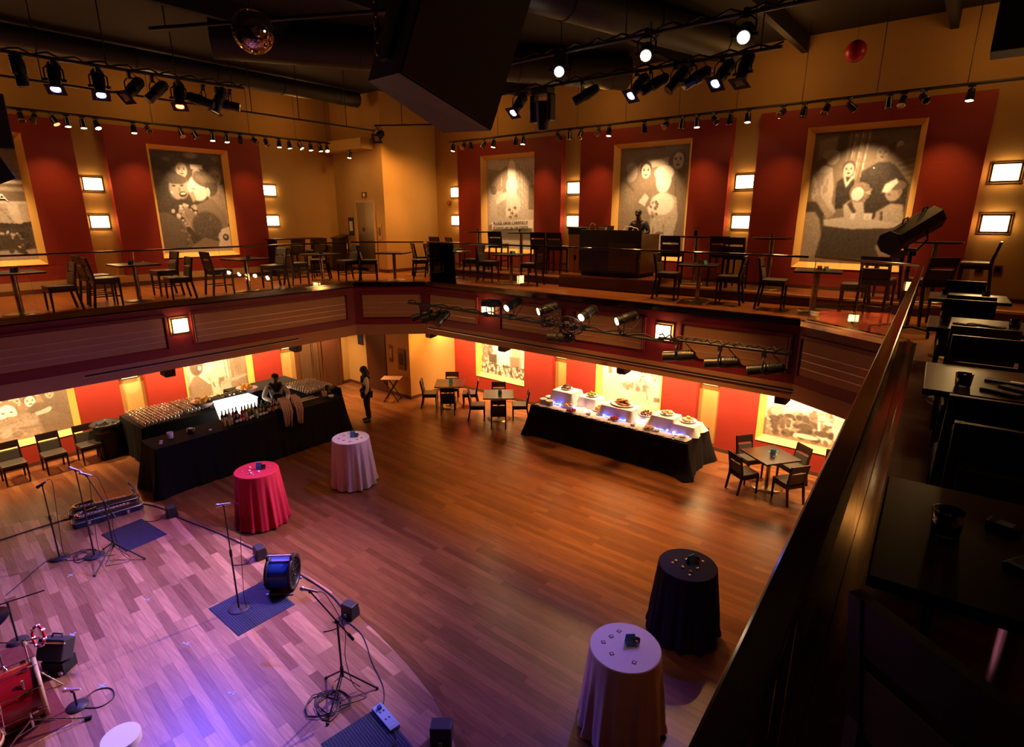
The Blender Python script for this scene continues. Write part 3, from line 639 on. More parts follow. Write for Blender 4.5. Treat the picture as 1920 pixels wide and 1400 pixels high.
# ------------------------------------------------------------------ glass railings
def railing(pts, label, panes, shoe=True, hw=.055, inset=.06):
    """one run of railing: hand rail, panes and floor shoe"""
    p0, p1 = pts; d, n, L = face_frame(p0, p1)
    o = V((p0[0], p0[1], BZ)) - n * inset
    root = thing('glass_railing', label, 'railing', o, math.atan2(d.y, d.x))
    MB().box(0, L, -hw / 2, hw / 2, 1.035, 1.07).build('handrail', MAT['rail_bronze'], root, bevel=.006)
    w = L / panes
    for k in range(panes):
        MB().box(k * w + .006, (k + 1) * w - .006, -.006, .006, .03, 1.035).build('glass_pane', MAT['pane'], root)
    if shoe: MB().box(0, L, -.05, -.008, .002, .045).box(0, L, .008, .05, .002, .045).build('floor_shoe', MAT['rail_bronze'], root)
    return root
railing(((-12.5, -4), (-12.5, 8.86)), 'glass railing with bronze handrail along the left balcony', 8)
railing(((-12.47, 8.9), (-11.14, 10.16)), 'short glass railing across the left corner of the balcony', 1)
railing(((-11.1, 10.2), (-2.14, 10.22)), 'long glass railing along the balcony opposite, in front of the booth', 6)
railing(((-2.06, 10.2), (-.6, 9.29)), 'short glass railing across the corner by the follow spot', 2)
railing(((-.56, 9.22), (.05, -3.5)), 'near glass railing with wide bronze handrail beside the dining tables', 8, hw=.06, inset=0)
# ------------------------------------------------------------------ square wall sconces
def make_sconce(name, label, group, w, h, glow='sconce_glow'):
    t = thing(name, label, 'wall light', group=group)          # faces -y, back on the wall
    MB().box(-w / 2 - .03, w / 2 + .03, -.02, 0, -h / 2 - .03, h / 2 + .03).build('back_plate', MAT['bronze_dark'], t)
    MB().box(-w / 2 + .02, w / 2 - .02, -.085, -.02, -h / 2 + .02, h / 2 - .02).build('diffuser', MAT[glow], t)
    mb = MB()
    for z in (-h / 2, h / 2): mb.box(-w / 2 - .02, w / 2 + .02, -.10, -.07, z - .012, z + .012)
    for x in (-w / 2, w / 2): mb.box(x - .012, x + .012, -.10, -.07, -h / 2, h / 2)
    mb.build('frame', MAT['bronze_dark'], t)
    return t
sc = make_sconce('wall_sconce', '', 'upstairs wall sconces', .40, .30)
remember(sc); first = True
cols_up = [('left', 4.72, 'between the street mural and the kiss mural'), ('left', 9.1, 'right of the kiss mural'), ('back', -13.22, 'left of the banner mural'), ('back', -8.78, 'between the banner mural and the booth'), ('back', -4.3, 'between the coats mural and the counter mural'), ('back', .12, 'at the far right upstairs')]
for side, a, where in cols_up:
    for z, uz in ((6.37, 'upper'), (5.51, 'lower')):
        loc, rz = ((XL, a, z), PI / 2) if side == 'left' else ((a, YB, z), 0)
        lb = 'glowing square sconce, %s of the pair %s' % (uz, where)
        if first: sc.location = loc; sc.rotation_euler = (0, 0, rz); sc['label'] = lb; first = False
        else: dup(sc, loc, rz, lb)
for (x, y, rz), where in ((((-12.5, 4.61, PI / 2)), 'on the left balcony front above the bar'), ((-8.97, 10.2, 0), 'on the balcony front below the booth, left one'), ((-4.46, 10.2, 0), 'on the balcony front opposite, right one above the buffet')):
    dup(sc, (x, y, 3.49), rz, 'glowing square sconce ' + where, 'sconces on the balcony front', (.78, 1, 1))
for side, a, where in (('left', 4.73, 'beside the trash can'), ('left', 9.1, 'behind the bartender'), ('back', -9.05, 'left of the buffet mural'), ('back', -4.62, 'at the right end of the buffet')):
    loc, rz = ((XL, a, 1.77), PI / 2) if side == 'left' else ((a, YB, 1.77), 0)
    dup(sc, loc, rz, 'glowing square sconce on the lower wall ' + where, 'downstairs wall sconces')

# ------------------------------------------------------------------ ceiling tracks and their spotlights
def make_head(lit, tilt):
    t = thing('track_spotlight', '', 'spotlight', (0, 0, -9))
    MB().box(-.05, .05, -.018, .018, -.045, 0).cyl((0, 0, -.045), (0, 0, -.09), .010, n=8).build('adapter', MAT['black_metal'], t)
    T = M.Translation((0, 0, -.12)) @ M.Rotation(tilt, 4, 'X')
    b = MB(); b.T = T; b.cyl((0, 0, .04), (0, 0, -.02), .052, .058, 14).cyl((0, 0, -.02), (0, 0, -.135), .058, .066, 14).cyl((0, 0, .04), (0, 0, .055), .052, .03, 14)
    b.build('lamp_can', MAT['black_gloss'], t)
    b = MB(); b.T = T; b.cyl((0, 0, -.128), (0, 0, -.138), .055, n=14); b.build('lens', MAT['bulb_warm' if lit else 'bulb_off'], t)
    b = MB(); b.T = T; b.lathe([(.060, -.138), (.068, -.138), (.068, -.128), (.060, -.128), (.060, -.138)], 16); b.build('trim_ring', MAT['steel'], t)
    return remember(t)
protos = {(l, k): make_head(l, tl) for l in (0, 1) for k, tl in enumerate((rad(-8), rad(-32), rad(-55))) if (l, k) != (1, 2)}
used = {}
def place_head(key, loc, rz, label, group):
    p = protos[key]
    if key not in used:
        used[key] = 1; p.location = loc; p.rotation_euler = (0, 0, rz); p['label'] = label; p['group'] = group; return p
    return dup(p, loc, rz, label, group)
def track(name, label, p0, p1, rods):
    t = thing('light_track', label, 'light track', p0)
    v = V(p1) - V(p0)
    MB().cyl((0, 0, 0), v, .026, n=4, smooth=False, ph=PI / 4).build('rail', MAT['black_metal'], t)
    for r in rods:
        q = V(r) - V(p0); MB().cyl(q, (q.x, q.y, CZ - p0[2]), .007, n=6).build('hanger_rod', MAT['black_metal'], t)
    return t
TX, TY, TZ = -15.65, 12.65, 7.74
track('t', 'long black lighting track hung along the left wall', (TX, 2.6, TZ), (TX, 10.7, TZ), [(TX, y, TZ) for y in (5.9, 8.24, 9.59, 10.6)])
track('t', 'long black lighting track hung along the back wall', (-12.6, TY, TZ - .02), (2.5, TY, TZ - .02), [(x, TY, TZ) for x in (-10.73, -9.43, -8.18, -6.86, -5.58, -4.35, -3.12, -1.9, -.62, 1.5)])
YL = [3.44, 3.67, 3.98, 4.22, 4.5, 4.75, 5.48, 5.77, 6.5, 6.82, 7.25, 7.61, 7.97, 8.34, 8.67, 9.06, 9.36, 9.68, 10.03, 10.35, 10.58]
LITL = {3, 4, 5, 6, 10, 11, 15, 16, 17, 18, 19, 20}
for i, y in enumerate(YL):
    k = (1, 0) if i in LITL else (0, (1, 2, 1)[i % 3])
    if i in (17, 20, 5): k = (1, 1)
    place_head(k, (TX, y, TZ), PI / 2 + rad(R.uniform(-35, 35)) + (PI if i in (1, 12) else 0), '%s black track spotlight, %s from the left end of the left wall track' % ('lit' if k[0] else 'unlit', ORD[i]), 'spotlights on the left wall track')
XB = [-12.42, -11.99, -11.74, -11.22, -10.87, -10.1, -9.85, -8.75, -8.4, -8.06, -7.57, -7.28, -6.38, -5.85, -5.49, -5.16, -4.79, -4.46, -4.1, -3.44, -3.06, -2.67, -2.3, -1.69, -1.48, -1.2, -.55]
LITB = {0, 4, 6, 11, 12, 15, 17, 18, 26}
for i, x in enumerate(XB):
    k = (1, 0) if i in LITB else (0, (1, 2, 0)[i % 3])
    place_head(k, (x, TY, TZ - .02), rad(R.uniform(-50, 50)) + (PI if i % 5 == 2 else 0), '%s black track spotlight, %s from the left end of the back wall track' % ('lit' if k[0] else 'unlit', ORD[i]), 'spotlights on the back wall track')
struct('trim_box_beam', MB().box(XL, -14.5, 10.95, 11.4, 7.55, 7.85), MAT['ochre_wall'])
place_head((1, 0), (-15.1, 10.98, 7.57), 0, 'lit black track spotlight under the box beam by the lift shaft', 'corner spotlight')

# ------------------------------------------------------------------ stage lighting
def look(d):
    """matrix whose -z axis looks along d"""
    return V(d).to_track_quat('-Z', 'Y').to_matrix().to_4x4()
def ellipsoidal(loc, aim, label, group, lens='bulb_off', gel=None, L=.46, up=1, pipe=True, fat=1.0):
    """profile spotlight: yoke from the pipe, tapered body, lens tube, colour frame"""
    t = thing('stage_spotlight', label, 'stage light', loc, group=group)
    d = (V(aim) - V(loc)).normalized(); c = V((0, 0, -.26 * up)); T = M.Translation(c) @ look(d)
    b = MB(); b.T = T
    b.cyl((0, 0, .30), (0, 0, .10), .075 * fat, .10 * fat, 12).cyl((0, 0, .10), (0, 0, .02), .10 * fat, .095 * fat, 12).cyl((0, 0, .33), (0, 0, .30), .045 * fat, .075 * fat, 12)
    for q in (.14, .18, .22, .26): b.cyl((0, 0, q), (0, 0, q - .012), .098 * fat, n=12)
    b.build('lamp_housing', MAT['black_metal'], t)
    b = MB(); b.T = T; b.cyl((0, 0, .02), (0, 0, .30 - L), .080 * fat, .085 * fat, 14); b.build('lens_tube', MAT['black_metal'], t)
    b = MB(); b.T = T; b.cyl((0, 0, .301 - L), (0, 0, .292 - L), .070 * fat, n=16); b.build('lens', MAT[lens], t)
    b = MB(); b.T = T
    if gel is not None:
        s = .13; z = .285 - L
        for x0, x1, y0, y1 in ((-s, s, -s, -.07), (-s, s, .07, s), (-s, -.07, -.07, .07), (.07, s, -.07, .07)): b.box(x0, x1, y0, y1, z, z + .006)
        b.build('colour_frame', MAT['black_matte'], t)
    sd = T.to_3x3() @ V((1, 0, 0)); sd.z = 0; sd.normalize()
    b = MB(); zt = -.05 * up
    b.tube([c + sd * .115, c + sd * .125 + V((0, 0, .04 * up)), sd * .125 + V((0, 0, zt - .05 * up)), sd * .06 + V((0, 0, zt)), sd * -.06 + V((0, 0, zt)), sd * -.125 + V((0, 0, zt - .05 * up)), c - sd * .125 + V((0, 0, .04 * up)), c - sd * .115], .012, 6)
    b.cyl(c + sd * .09, c + sd * .16, .022, n=8).cyl(c - sd * .09, c - sd * .16, .022, n=8)
    b.build('yoke', MAT['black_metal'], t)
    MB().bx((0, 0, -.01 * up), (.06, .05, .11)).build('clamp', MAT['black_metal'], t)
    b = MB(); e = c + d * -.3
    b.tube([e, e + V((0, 0, -.1)) - d * .1, e * .6 + V((.1, .05, -.04)), V((.12, 0, .02)), V((.04, 0, .04))], .008, 5); b.build('power_cord', MAT['cable'], t)
    return t
def pipe(label, p0, p1, r=.024, rods=(), name='pipe_batten', sag=True):
    t = thing(name, label, 'lighting pipe', p0); v = V(p1) - V(p0)
    MB().cyl((0, 0, 0), v, r, n=10).build('pipe', MAT['black_metal'], t)
    for f in rods:
        q = v * f; MB().cyl(q, (q.x, q.y, CZ - p0[2]), .010, n=6).build('hanger_rod', MAT['black_metal'], t)
    if sag:
        pts = []
        for i in range(40):
            f = i / 39; q = v * f; pts.append(q + V((.02 * math.sin(i), .02 * math.cos(i * 1.7), .05 + .035 * math.sin(i * 2.1))))
        MB().tube(pts, .016, 5).build('cable_bundle', MAT['cable'], t)
    return t
pipe('thin black pipe along the left side behind the stage lights', (-13, 1.5, 7.87), (-13, 10.3, 7.82), .02, (.2, .45, .62, .75, .9), sag=False)
pipe('black lighting pipe with cable bundle above the left side of the stage', (-12, 1.6, 8.03), (-12, 6.3, 8.1), .026, (.1, .5, .95))
pipe('black lighting pipe with cable bundle high on the right side', (-8.6, 9.5, 7.98), (-2.7, 9.5, 7.98), .026, (.05, .35, .65, .95))
pipe('short black cross pipe carrying three white lamps under the ceiling', (-6.9, 8, 8.05), (-1.9, 8, 8.05), .026, (.06, .5, .94))
pipe('thin black pipe in the corner in front of the lift shaft', (-13, 10.3, 7.95), (-11.2, 11.9, 8.0), .02, (.3, .7), sag=False)
pipe('long reddish pipe running diagonally behind the mirror ball', (-11.2, 4.4, 8.6), (-6.4, 7.4, 8.75), .03, (.05, .95), sag=False)
G = 'stage lights on the left pipe'
for y, aim, lens, gel, lb in ((2.75, (-11.6, 3.2, 0), 'bulb_off', None, 'unlit black stage spotlight pointing straight down, leftmost on the left pipe'),
        (3.18, (-8.5, 1.6, 0), 'bulb_blue', 1, 'blue lit stage spotlight in a square frame, left one on the left pipe'),
        (3.79, (-7.8, 2.6, 0), 'bulb_blue', 1, 'blue lit stage spotlight in a square frame, right one on the left pipe'),
        (4.26, (-10.2, -.5, 3), 'bulb_off', 1, 'unlit stage spotlight with square frame turned left beside the blue lights'),
        (4.62, (-11.8, 1.5, 5), 'bulb_off', None, 'unlit black stage spotlight tilted left between the blue and red lights'),
        (5.05, (-9, 3.2, 0), 'bulb_red', 1, 'red lit stage spotlight on the left pipe'),
        (5.75, (-12.6, 3.6, 3), 'bulb_off', 1, 'unlit stage spotlight with square frame at the right end of the left pipe'),
        (5.5, (-9, 9, 6.5), 'bulb_off', None, 'unlit stage spotlight pointing right in the cable tangle on the left pipe'),
        (6.0, (-10.5, 8, 7.5), 'bulb_off', None, 'unlit stage spotlight nearly level in the cable tangle on the left pipe')):
    ellipsoidal((-12, y, 8.0), aim, lb, G, lens, gel)
G = 'stage lights on the right pipe'
for x, aim, lens, gel, lb in ((-7.55, (-8.4, 2.5, 0), 'bulb_blue', 1, 'blue lit stage spotlight beside the big hanging speaker'),
        (-6.05, (-10.5, 7.5, 5.5), 'bulb_off', None, 'unlit black stage spotlight pointing left beside the moving head'),
        (-4.98, (-7.5, 2.2, 0), 'bulb_blue', 1, 'blue lit stage spotlight, middle one above the booth'),
        (-4.72, (-8.5, 6.8, 5.4), 'bulb_off', None, 'unlit black stage spotlight pointing left beside the middle blue light'),
        (-4.3, (-6, 7, 4.6), 'bulb_off', None, 'unlit black stage spotlight in the middle of the cable tangle above the booth'),
        (-4.0, (-7, 6.5, 5.5), 'bulb_off', None, 'unlit black stage spotlight right of the cable tangle above the booth'),
        (-3.55, (-6, 2, 0), 'bulb_blue', 1, 'blue lit stage spotlight, rightmost of the blue ones'),
        (-3.22, (-3.6, 7.6, 4), 'bulb_off', 1, 'unlit stage spotlight with black square frame at the right end of the right pipe')):
    ellipsoidal((x, 9.5, 7.97), aim, lb, G, lens, gel)
G = 'white lamps under the ceiling'
for x, lens, lb in ((-5.53, 'bulb_white', 'white lit ceiling lamp beside the big hanging speaker'), (-4.07, 'bulb_warm', 'warm lit ceiling lamp in the middle of the cross pipe'), (-2.74, 'bulb_white', 'bright white ceiling lamp, rightmost of the three on the cross pipe')):
    ellipsoidal((x, 8, 8.07), (-1.2, 1.5, 4.6), lb, G, lens, None, .40)
# tubes of a small fluorescent strip behind the lamps
# pipe in front of the balcony, opposite
pipe('black lighting pipe with cable bundle in front of the balcony opposite', (-10.9, 9.35, 3.56), (-4.1, 9.35, 3.5), .026)
pipe('short black lighting pipe in front of the balcony at right', (-4.2, 9.35, 3.55), (-2.0, 9.35, 3.58), .026)
G = 'stage lights upright on the balcony front pipe'
for x, aim, lens, lb in ((-8.3, (-11.5, 6.5, 3.6), 'bulb_off', 'unlit stage spotlight in front of the left sconce on the balcony front'),
        (-7.62, (-9.2, 2.2, .5), 'bulb_white', 'dazzling white stage spotlight on the balcony front pipe'),
        (-6.75, (-10, 5, 2), 'bulb_warm', 'half lit stage spotlight on the balcony front pipe beside the cable cluster'),
        (-5.75, (-7.6, 1.8, .5), 'bulb_white', 'white lit stage spotlight on the balcony front pipe right of the cluster'),
        (-4.95, (-8.6, 4.6, 1.8), 'bulb_warm', 'half lit stage spotlight at the right of the balcony front pipe')):
    ellipsoidal((x, 9.35, 3.53), aim, lb, G, lens, None, .40, up=-1)
G = 'stage lights hanging from the balcony front pipe'
for x, aim, lb in ((-10.45, (-13, 7, 2.4), 'black stage spotlight hanging at the left end of the balcony front pipe, first of three'), (-10.1, (-13, 7.5, 2.4), 'black stage spotlight hanging from the balcony front pipe, second of three at left'), (-9.72, (-8.9, 6, 2.0), 'black stage spotlight with pale rim on the balcony front pipe, third of three at left'),
        (-6.35, (-9, 8.6, 3.4), 'black stage spotlight lying level inside the cable cluster'),
        (-3.85, (-8, 8.2, 2.9), 'long black stage spotlight hanging under the right pipe, left of three'), (-3.1, (-8, 8.2, 2.8), 'long black stage spotlight hanging under the right pipe, middle of three'), (-2.4, (-7, 8.2, 2.6), 'long black stage spotlight hanging under the right pipe, right of three')):
    ellipsoidal((x, 9.35, 3.53), aim, lb, G, 'bulb_off', None, .52, fat=1.05)
t = thing('cable_coil', 'dark tangle of coiled cables on the balcony front pipe', 'cable', (-6.35, 9.33, 3.6))
mb = MB()
for k in range(11):
    c = V((R.uniform(-.45, .45), R.uniform(-.06, .06), R.uniform(-.12, .16))); a = R.uniform(.08, .2); ph = R.uniform(0, 3)
    mb.tube([c + V((a * math.cos(j * PI / 8), .04 * math.sin(j * PI / 4 + ph), a * .8 * math.sin(j * PI / 8))) for j in range(16)], .013, 5, True)
mb.build('coil', MAT['cable'], t)
# moving head
t = thing('moving_head_light', 'black moving head light hanging down left of the booth', 'stage light', (-6.93, 9.5, 7.97))
MB().box(-.19, .19, -.14, .14, -.13, 0).build('base', MAT['black_metal'], t, bevel=.02)
for s in (-1, 1): MB().box(s * .2 - .045, s * .2 + .045, -.1, .1, -.60, -.12).build('arm', MAT['black_metal'], t, bevel=.025)
MB().cyl((0, 0, -.24), (0, 0, -.52), .13, .12, 18).cyl((0, 0, -.52), (0, 0, -.74), .115, .10, 18).build('head', MAT['black_metal'], t)
MB().cyl((0, 0, -.741), (0, 0, -.75), .08, n=16).build('lens', MAT['bulb_off'], t)
# mirror ball
t = thing('mirror_ball', 'mirror ball hanging above the stage', 'mirror ball', (-7.54, 4.17, 7.86))
mb = MB(); n, m = 60, 34
for i in range(m):
    for j in range(n if 0 < i < m - 1 else 12):
        nn = n if 0 < i < m - 1 else 12
        def q(a, b, r): return (r * math.sin(PI * a / m) * math.cos(2 * PI * b / nn), r * math.sin(PI * a / m) * math.sin(2 * PI * b / nn), -r * math.cos(PI * a / m))
        jx = R.uniform(-.02, .02)
        p = [V(q(i + .06, j + .05, .25)), V(q(i + .06, j + .95, .25)), V(q(i + .94, j + .95, .25)), V(q(i + .94, j + .05, .25))]
        cc = sum(p, V()) / 4; tilt = M.Rotation(R.uniform(-.06, .06), 3, V((R.uniform(-1, 1), R.uniform(-1, 1), R.uniform(-1, 1))).normalized())
        p = [cc + tilt @ (x - cc) for x in p]
        mb.add(p, [(0, 1, 2, 3)])
mb.build('mirror_tiles', MAT['mirror'], t)
MB().sph((0, 0, 0), .246, 24, 16).build('core', MAT['black_gloss'], t)
MB().cyl((0, 0, .24), (0, 0, .46), .012, n=8).build('hanger', MAT['steel'], t)
MB().bx((0, 0, .47), (.22, .22, .02), (0, 0, .6)).build('motor_plate', MAT['brass'], t)
MB().cyl((0, 0, .48), (0, 0, CZ - 7.86), .008, n=6).build('chain', MAT['black_metal'], t)
# big hanging loudspeaker, tilted down towards the dance floor
A_, B_, C_, D_ = V((-4.085, 3.197, 6.687)), V((-3.4, 2.935, 6.606)), V((-3.459, 3.985, 6.344)), V((-4.27, 4.22, 6.42))
up_ = V((.207, .2475, .9465)) * 1.5
t = thing('hanging_loudspeaker', 'big dark loudspeaker cabinet hanging over the stage, top centre', 'loudspeaker', A_)
g = [q - A_ for q in (A_, B_, C_, D_)]; tp = [q + up_ for q in g]
mb = MB(); mb.hexa(list(reversed(g)), list(reversed(tp))); mb.build('cabinet', MAT['speaker_paint'], t)
cn = (g[1] + g[2]) / 2; nn = (g[2] - g[1]).cross(up_).normalized()
if nn.dot(cn - sum(g, V()) / 4) < 0: nn = -nn
mb = MB(); e = (g[2] - g[1]).normalized() * .012; u0 = up_.normalized()
mb.hexa([g[1] + e + nn * .002 + u0 * .015, g[2] - e + nn * .002 + u0 * .015, g[2] - e + nn * .016 + u0 * .015, g[1] + e + nn * .016 + u0 * .015], [tp[1] + e + nn * .002, tp[2] - e + nn * .002, tp[2] - e + nn * .016, tp[1] + e + nn * .016])
mb.build('grille', MAT['speaker_cloth'], t)
na = (g[1] - g[0]).cross(up_).normalized()
if na.dot((g[0] + g[1]) / 2 - sum(g, V()) / 4) < 0: na = -na
mb = MB(); q = (g[0] + g[1]) / 2 + na * .03 + u0 * .12
mb.hexa([q + (g[1] - g[0]) * s + na * k for s, k in ((-.12, -.028), (.12, -.028), (.12, 0), (-.12, 0))], [q + (g[1] - g[0]) * s + na * k + u0 * .5 for s, k in ((-.12, -.028), (.12, -.028), (.12, 0), (-.12, 0))]); mb.build('rigging_plate', MAT['black_metal'], t)
mb = MB()
for k in range(22):
    c = q + na * .04 + V((0, 0, .06 + k * .085)); o = V((.02, 0, 0)) if k % 2 else V((0, .02, 0))
    mb.tube([c + o * math.cos(j * PI / 4) + V((0, 0, .055 * math.sin(j * PI / 4))) for j in range(8)], .007, 5, True)
mb.build('chain', MAT['steel'], t)
# other boxes near the ceiling
t = thing('hanging_loudspeaker', 'black loudspeaker box under the ceiling at top right', 'loudspeaker', (.02, 11.35, 7.84))
MB().box(-.38, .42, -.3, .25, 0, .85).build('cabinet', MAT['black_matte'], t, bevel=.015)
MB().box(-.35, .39, -.318, -.302, .04, .81).build('grille', MAT['black_metal'], t)
MB().cyl((0, 0, .85), (0, 0, CZ - 7.84), .01, n=6).build('hanger_rod', MAT['black_metal'], t)
t = thing('hanging_loudspeaker', 'black loudspeaker hanging at the left edge in front of the street mural', 'loudspeaker', (-11.0, 1.9, 6.55))
MB().box(-.3, .12, -.5, .36, 0, .72).build('cabinet', MAT['black_matte'], t, bevel=.02)
mb = MB(); mb.T = M.Translation((-.1, -.05, -.33)) @ M.Rotation(rad(24), 4, 'X'); mb.box(-.2, .2, -.5, .3, -.2, .2); mb.build('lower_cabinet', MAT['black_matte'], t, bevel=.02)
MB().box(-.02, .02, -.02, .02, -.3, 0).build('bracket', MAT['steel'], t)
MB().cyl((0, 0, .72), (0, 0, CZ - 6.55), .01, n=6).build('hanger_rod', MAT['black_metal'], t)
t = thing('balloon', 'round red balloon hanging from the ceiling at upper right', 'balloon', (-2.28, 12.4, 8.42))
MB().sph((0, 0, 0), (.17, .17, .18), 20, 14).build('skin', MAT['balloon'], t)
MB().cyl((0, 0, .18), (0, 0, CZ - 8.42), .003, n=5).build('string', MAT['cable'], t)
ellipsoidal((-13.1, 10.45, 7.93), (-12.3, 8.5, 6.6), 'small unlit black spotlight on the corner pipe by the lift shaft', 'corner fixtures', 'bulb_off', 1, .34)
# ducts and joists in the dark ceiling
for i, (p0, p1, r, lb) in enumerate((((-11.4, 5.5, 8.75), (-6.9, 12.6, 8.75), .36, 'dark round air duct under the ceiling behind the mirror ball'), ((-8.0, -2, 8.75), (-4.3, 12.4, 8.78), .30, 'dark round air duct running away above the big speaker'), ((-4.5, 6.5, 8.7), (1.5, 10.8, 8.7), .36, 'dark round air duct under the ceiling at right'), ((-14.6, -2, 8.85), (-14.6, 11, 8.85), .20, 'dark round air duct along the top of the left wall'))):
    t = thing('air_duct', lb, 'duct', p0); v = V(p1) - V(p0)
    b = MB(); b.cyl((0, 0, 0), v, r, n=24); b.build('pipe', MAT['duct_black'], t)
    b = MB()
    for f in np.linspace(.05, .95, 8): q = v * float(f); b.cyl(q, q + v.normalized() * .03, r + .012, n=24)
    b.build('band', MAT['duct_black'], t)
for i, x in enumerate((-10.5, -8.2, -5.8, -3.4, -1.0)):
    struct('trim_joist_%d' % (i + 1), MB().box(x - .06, x + .06, -7, YB, CZ - .3, CZ), MAT['ceiling_black'])
# small black loudspeakers hung under the balcony edge
spk = thing('ceiling_speaker', '', 'loudspeaker', group='small speakers under the balcony edge')
MB().hexa([(-.10, -.10, -.3), (.10, -.10, -.3), (.13, .12, -.26), (-.13, .12, -.26)], [(-.10, -.14, -.04), (.10, -.14, -.04), (.13, .12, -.04), (-.13, .12, -.04)]).build('cabinet', MAT['black_matte'], spk, bevel=.012)
MB().box(-.09, .09, -.13, -.118, -.27, -.06).build('grille', MAT['black_metal'], spk)
MB().box(-.03, .03, -.02, .04, -.05, .0).build('bracket', MAT['black_metal'], spk)
remember(spk)
for i, (x, y, rz, lb) in enumerate(((-13.2, 4.52, PI / 2, 'under the left balcony edge in front of the red panel'), (-13.2, 7.53, PI / 2, 'under the left balcony edge above the bartender'), (-11.79, 10.9, 0, 'under the corner of the balcony by the dining tables'), (-9.08, 10.9, 0, 'in front of the mural of people carrying boxes'), (-5.67, 10.9, 0, 'in front of the mural behind the buffet'), (-2.4, 10.9, 0, 'in front of the band mural at right'))):
    lb = 'small black speaker hanging ' + lb
    if i == 0: spk.location = (x, y, 2.6); spk.rotation_euler = (0, 0, rz); spk['label'] = lb
    else: dup(spk, (x, y, 2.6), rz, lb)
# follow spot on its wheeled stand
t = thing('follow_spot', 'long black follow spot on a wheeled stand at the balcony corner', 'spotlight', (-.75, 9.75, BZ))
p0, p1 = V((-.22, -.5, 1.33)), V((.16, .36, 1.67)); d = (p1 - p0).normalized()
b = MB(); b.cyl(p0, p1, .15, .17, 8, smooth=False, cap=False).cyl(p1, p1 + d * .04, .17, .10, 8, smooth=False).cyl(p0 + d * .12, p0 + d * .121, .14, n=8); b.build('barrel', MAT['black_metal'], t)
b = MB(); b.lathe([(.15, 0), (.165, 0), (.165, .05), (.15, .05), (.15, 0)], 8); b.v = [tuple(p0 + d.to_track_quat('Z', 'Y').to_matrix() @ V(q)) for q in b.v]; b.build('front_rim', MAT['black_metal'], t)
for k in (.3, .75):
    q = p0.lerp(p1, k) + V((0, 0, .17)); s = V((.05, -.02, 0)); MB().tube([q - d * .06, q - d * .05 + V((0, 0, .05)), q + d * .05 + V((0, 0, .05)), q + d * .06], .01, 6).build('handle', MAT['black_metal'], t)
b = MB(); q = p0.lerp(p1, .55)
for s in (-1, 1): b.tube([q + V((.16 * s, -.07 * s, 0)), q + V((.18 * s, -.08 * s, -.14)), V((.04 * s, 0, 1.2))], .014, 6)
b.build('yoke', MAT['black_metal'], t)
MB().cyl((0, 0, .16), (0, 0, 1.22), .028, n=12).build('stand_pole', MAT['black_metal'], t)
for a in (0.5, 0.5 + 2 * PI / 3, 0.5 + 4 * PI / 3):
    e = V((.42 * math.cos(a), .42 * math.sin(a), .1)); b = MB(); b.cyl((0, 0, .2), e, .018, n=8); l = b.build('leg', MAT['black_metal'], t)
    b = MB(); b.cyl(e + V((-.02, 0, -.05)), e + V((.02, 0, -.05)), .05, n=12).cyl(e, e + V((0, 0, -.03)), .02, n=8); b.build('caster', MAT['black_gloss'], l)
MB().box(-.06, .06, .1, .2, 1.15, 1.25).build('dimmer_box', MAT['black_metal'], t)
# ------------------------------------------------------------------ chairs, stools and tables
def make_chair(name, sh, bh, tall, cat):
    t = thing(name, '', cat, (0, 0, -9))
    MB().box(-.215, .215, -.20, .215, sh - .055, sh).build('seat', MAT['vinyl'], t, bevel=.018)
    mb = MB()
    for x0, x1, y0, y1 in ((-.21, .21, .175, .205), (-.21, .21, -.215, -.185), (-.21, -.18, -.185, .175), (.18, .21, -.185, .175)): mb.box(x0, x1, y0, y1, sh - .115, sh - .052)
    mb.build('seat_frame', MAT['espresso'], t)
    lw = .019
    for sx in (-1, 1):
        b = MB(); x = .195 * sx
        b.hexa([(x - lw * .7, .175, 0), (x + lw * .7, .175, 0), (x + lw * .7, .203, 0), (x - lw * .7, .203, 0)], [(x - lw, .165, sh - .05), (x + lw, .165, sh - .05), (x + lw, .207, sh - .05), (x - lw, .207, sh - .05)]); b.build('leg', MAT['espresso'], t)
        b = MB()
        ring = lambda y, z, k=1: [(x - lw * k, y - .02, z), (x + lw * k, y - .02, z), (x + lw * k, y + .02, z), (x - lw * k, y + .02, z)]
        b.hexa(ring(-.27, 0, .8), ring(-.205, sh - .1)); b.hexa(ring(-.205, sh - .1), ring(-.21, sh + .04)); b.hexa(ring(-.21, sh + .04), ring(-.275, bh, .85)); b.build('leg', MAT['espresso'], t)
    rk = lambda z: -.21 - .065 * (z - sh - .04) / (bh - sh - .04)
    def slab(z0, z1, t0, t1, hw): 
        b = MB(); b.hexa([(-hw, rk(z0) - t0, z0), (hw, rk(z0) - t0, z0), (hw, rk(z0) + t1, z0), (-hw, rk(z0) + t1, z0)], [(-hw, rk(z1) - t0, z1), (hw, rk(z1) - t0, z1), (hw, rk(z1) + t1, z1), (-hw, rk(z1) + t1, z1)]); return b
    slab(bh - .15, bh, .014, .014, .205).build('top_rail', MAT['espresso'], t)
    slab(sh + .0, bh - .185, .014, .026, .178).build('back_pad', MAT['vinyl'], t, bevel=.008)
    if tall:
        for z, (a, c) in ((sh * .32, ((-.195, .187), (.195, .187))), (sh * .38, ((-.195, -.235), (-.195, .187))), (sh * .38, ((.195, -.235), (.195, .187)))):
            MB().cyl((*a, z), (*c, z), .012, n=6).build('stretcher', MAT['espresso'], t)
    return remember(t)
PC = {'chair': make_chair('dining_chair', .46, .86, False, 'chair'), 'tall': make_chair('counter_chair', .56, .94, True, 'chair'), 'stool': make_chair('bar_stool', .74, 1.08, True, 'bar stool')}
usedc = set()
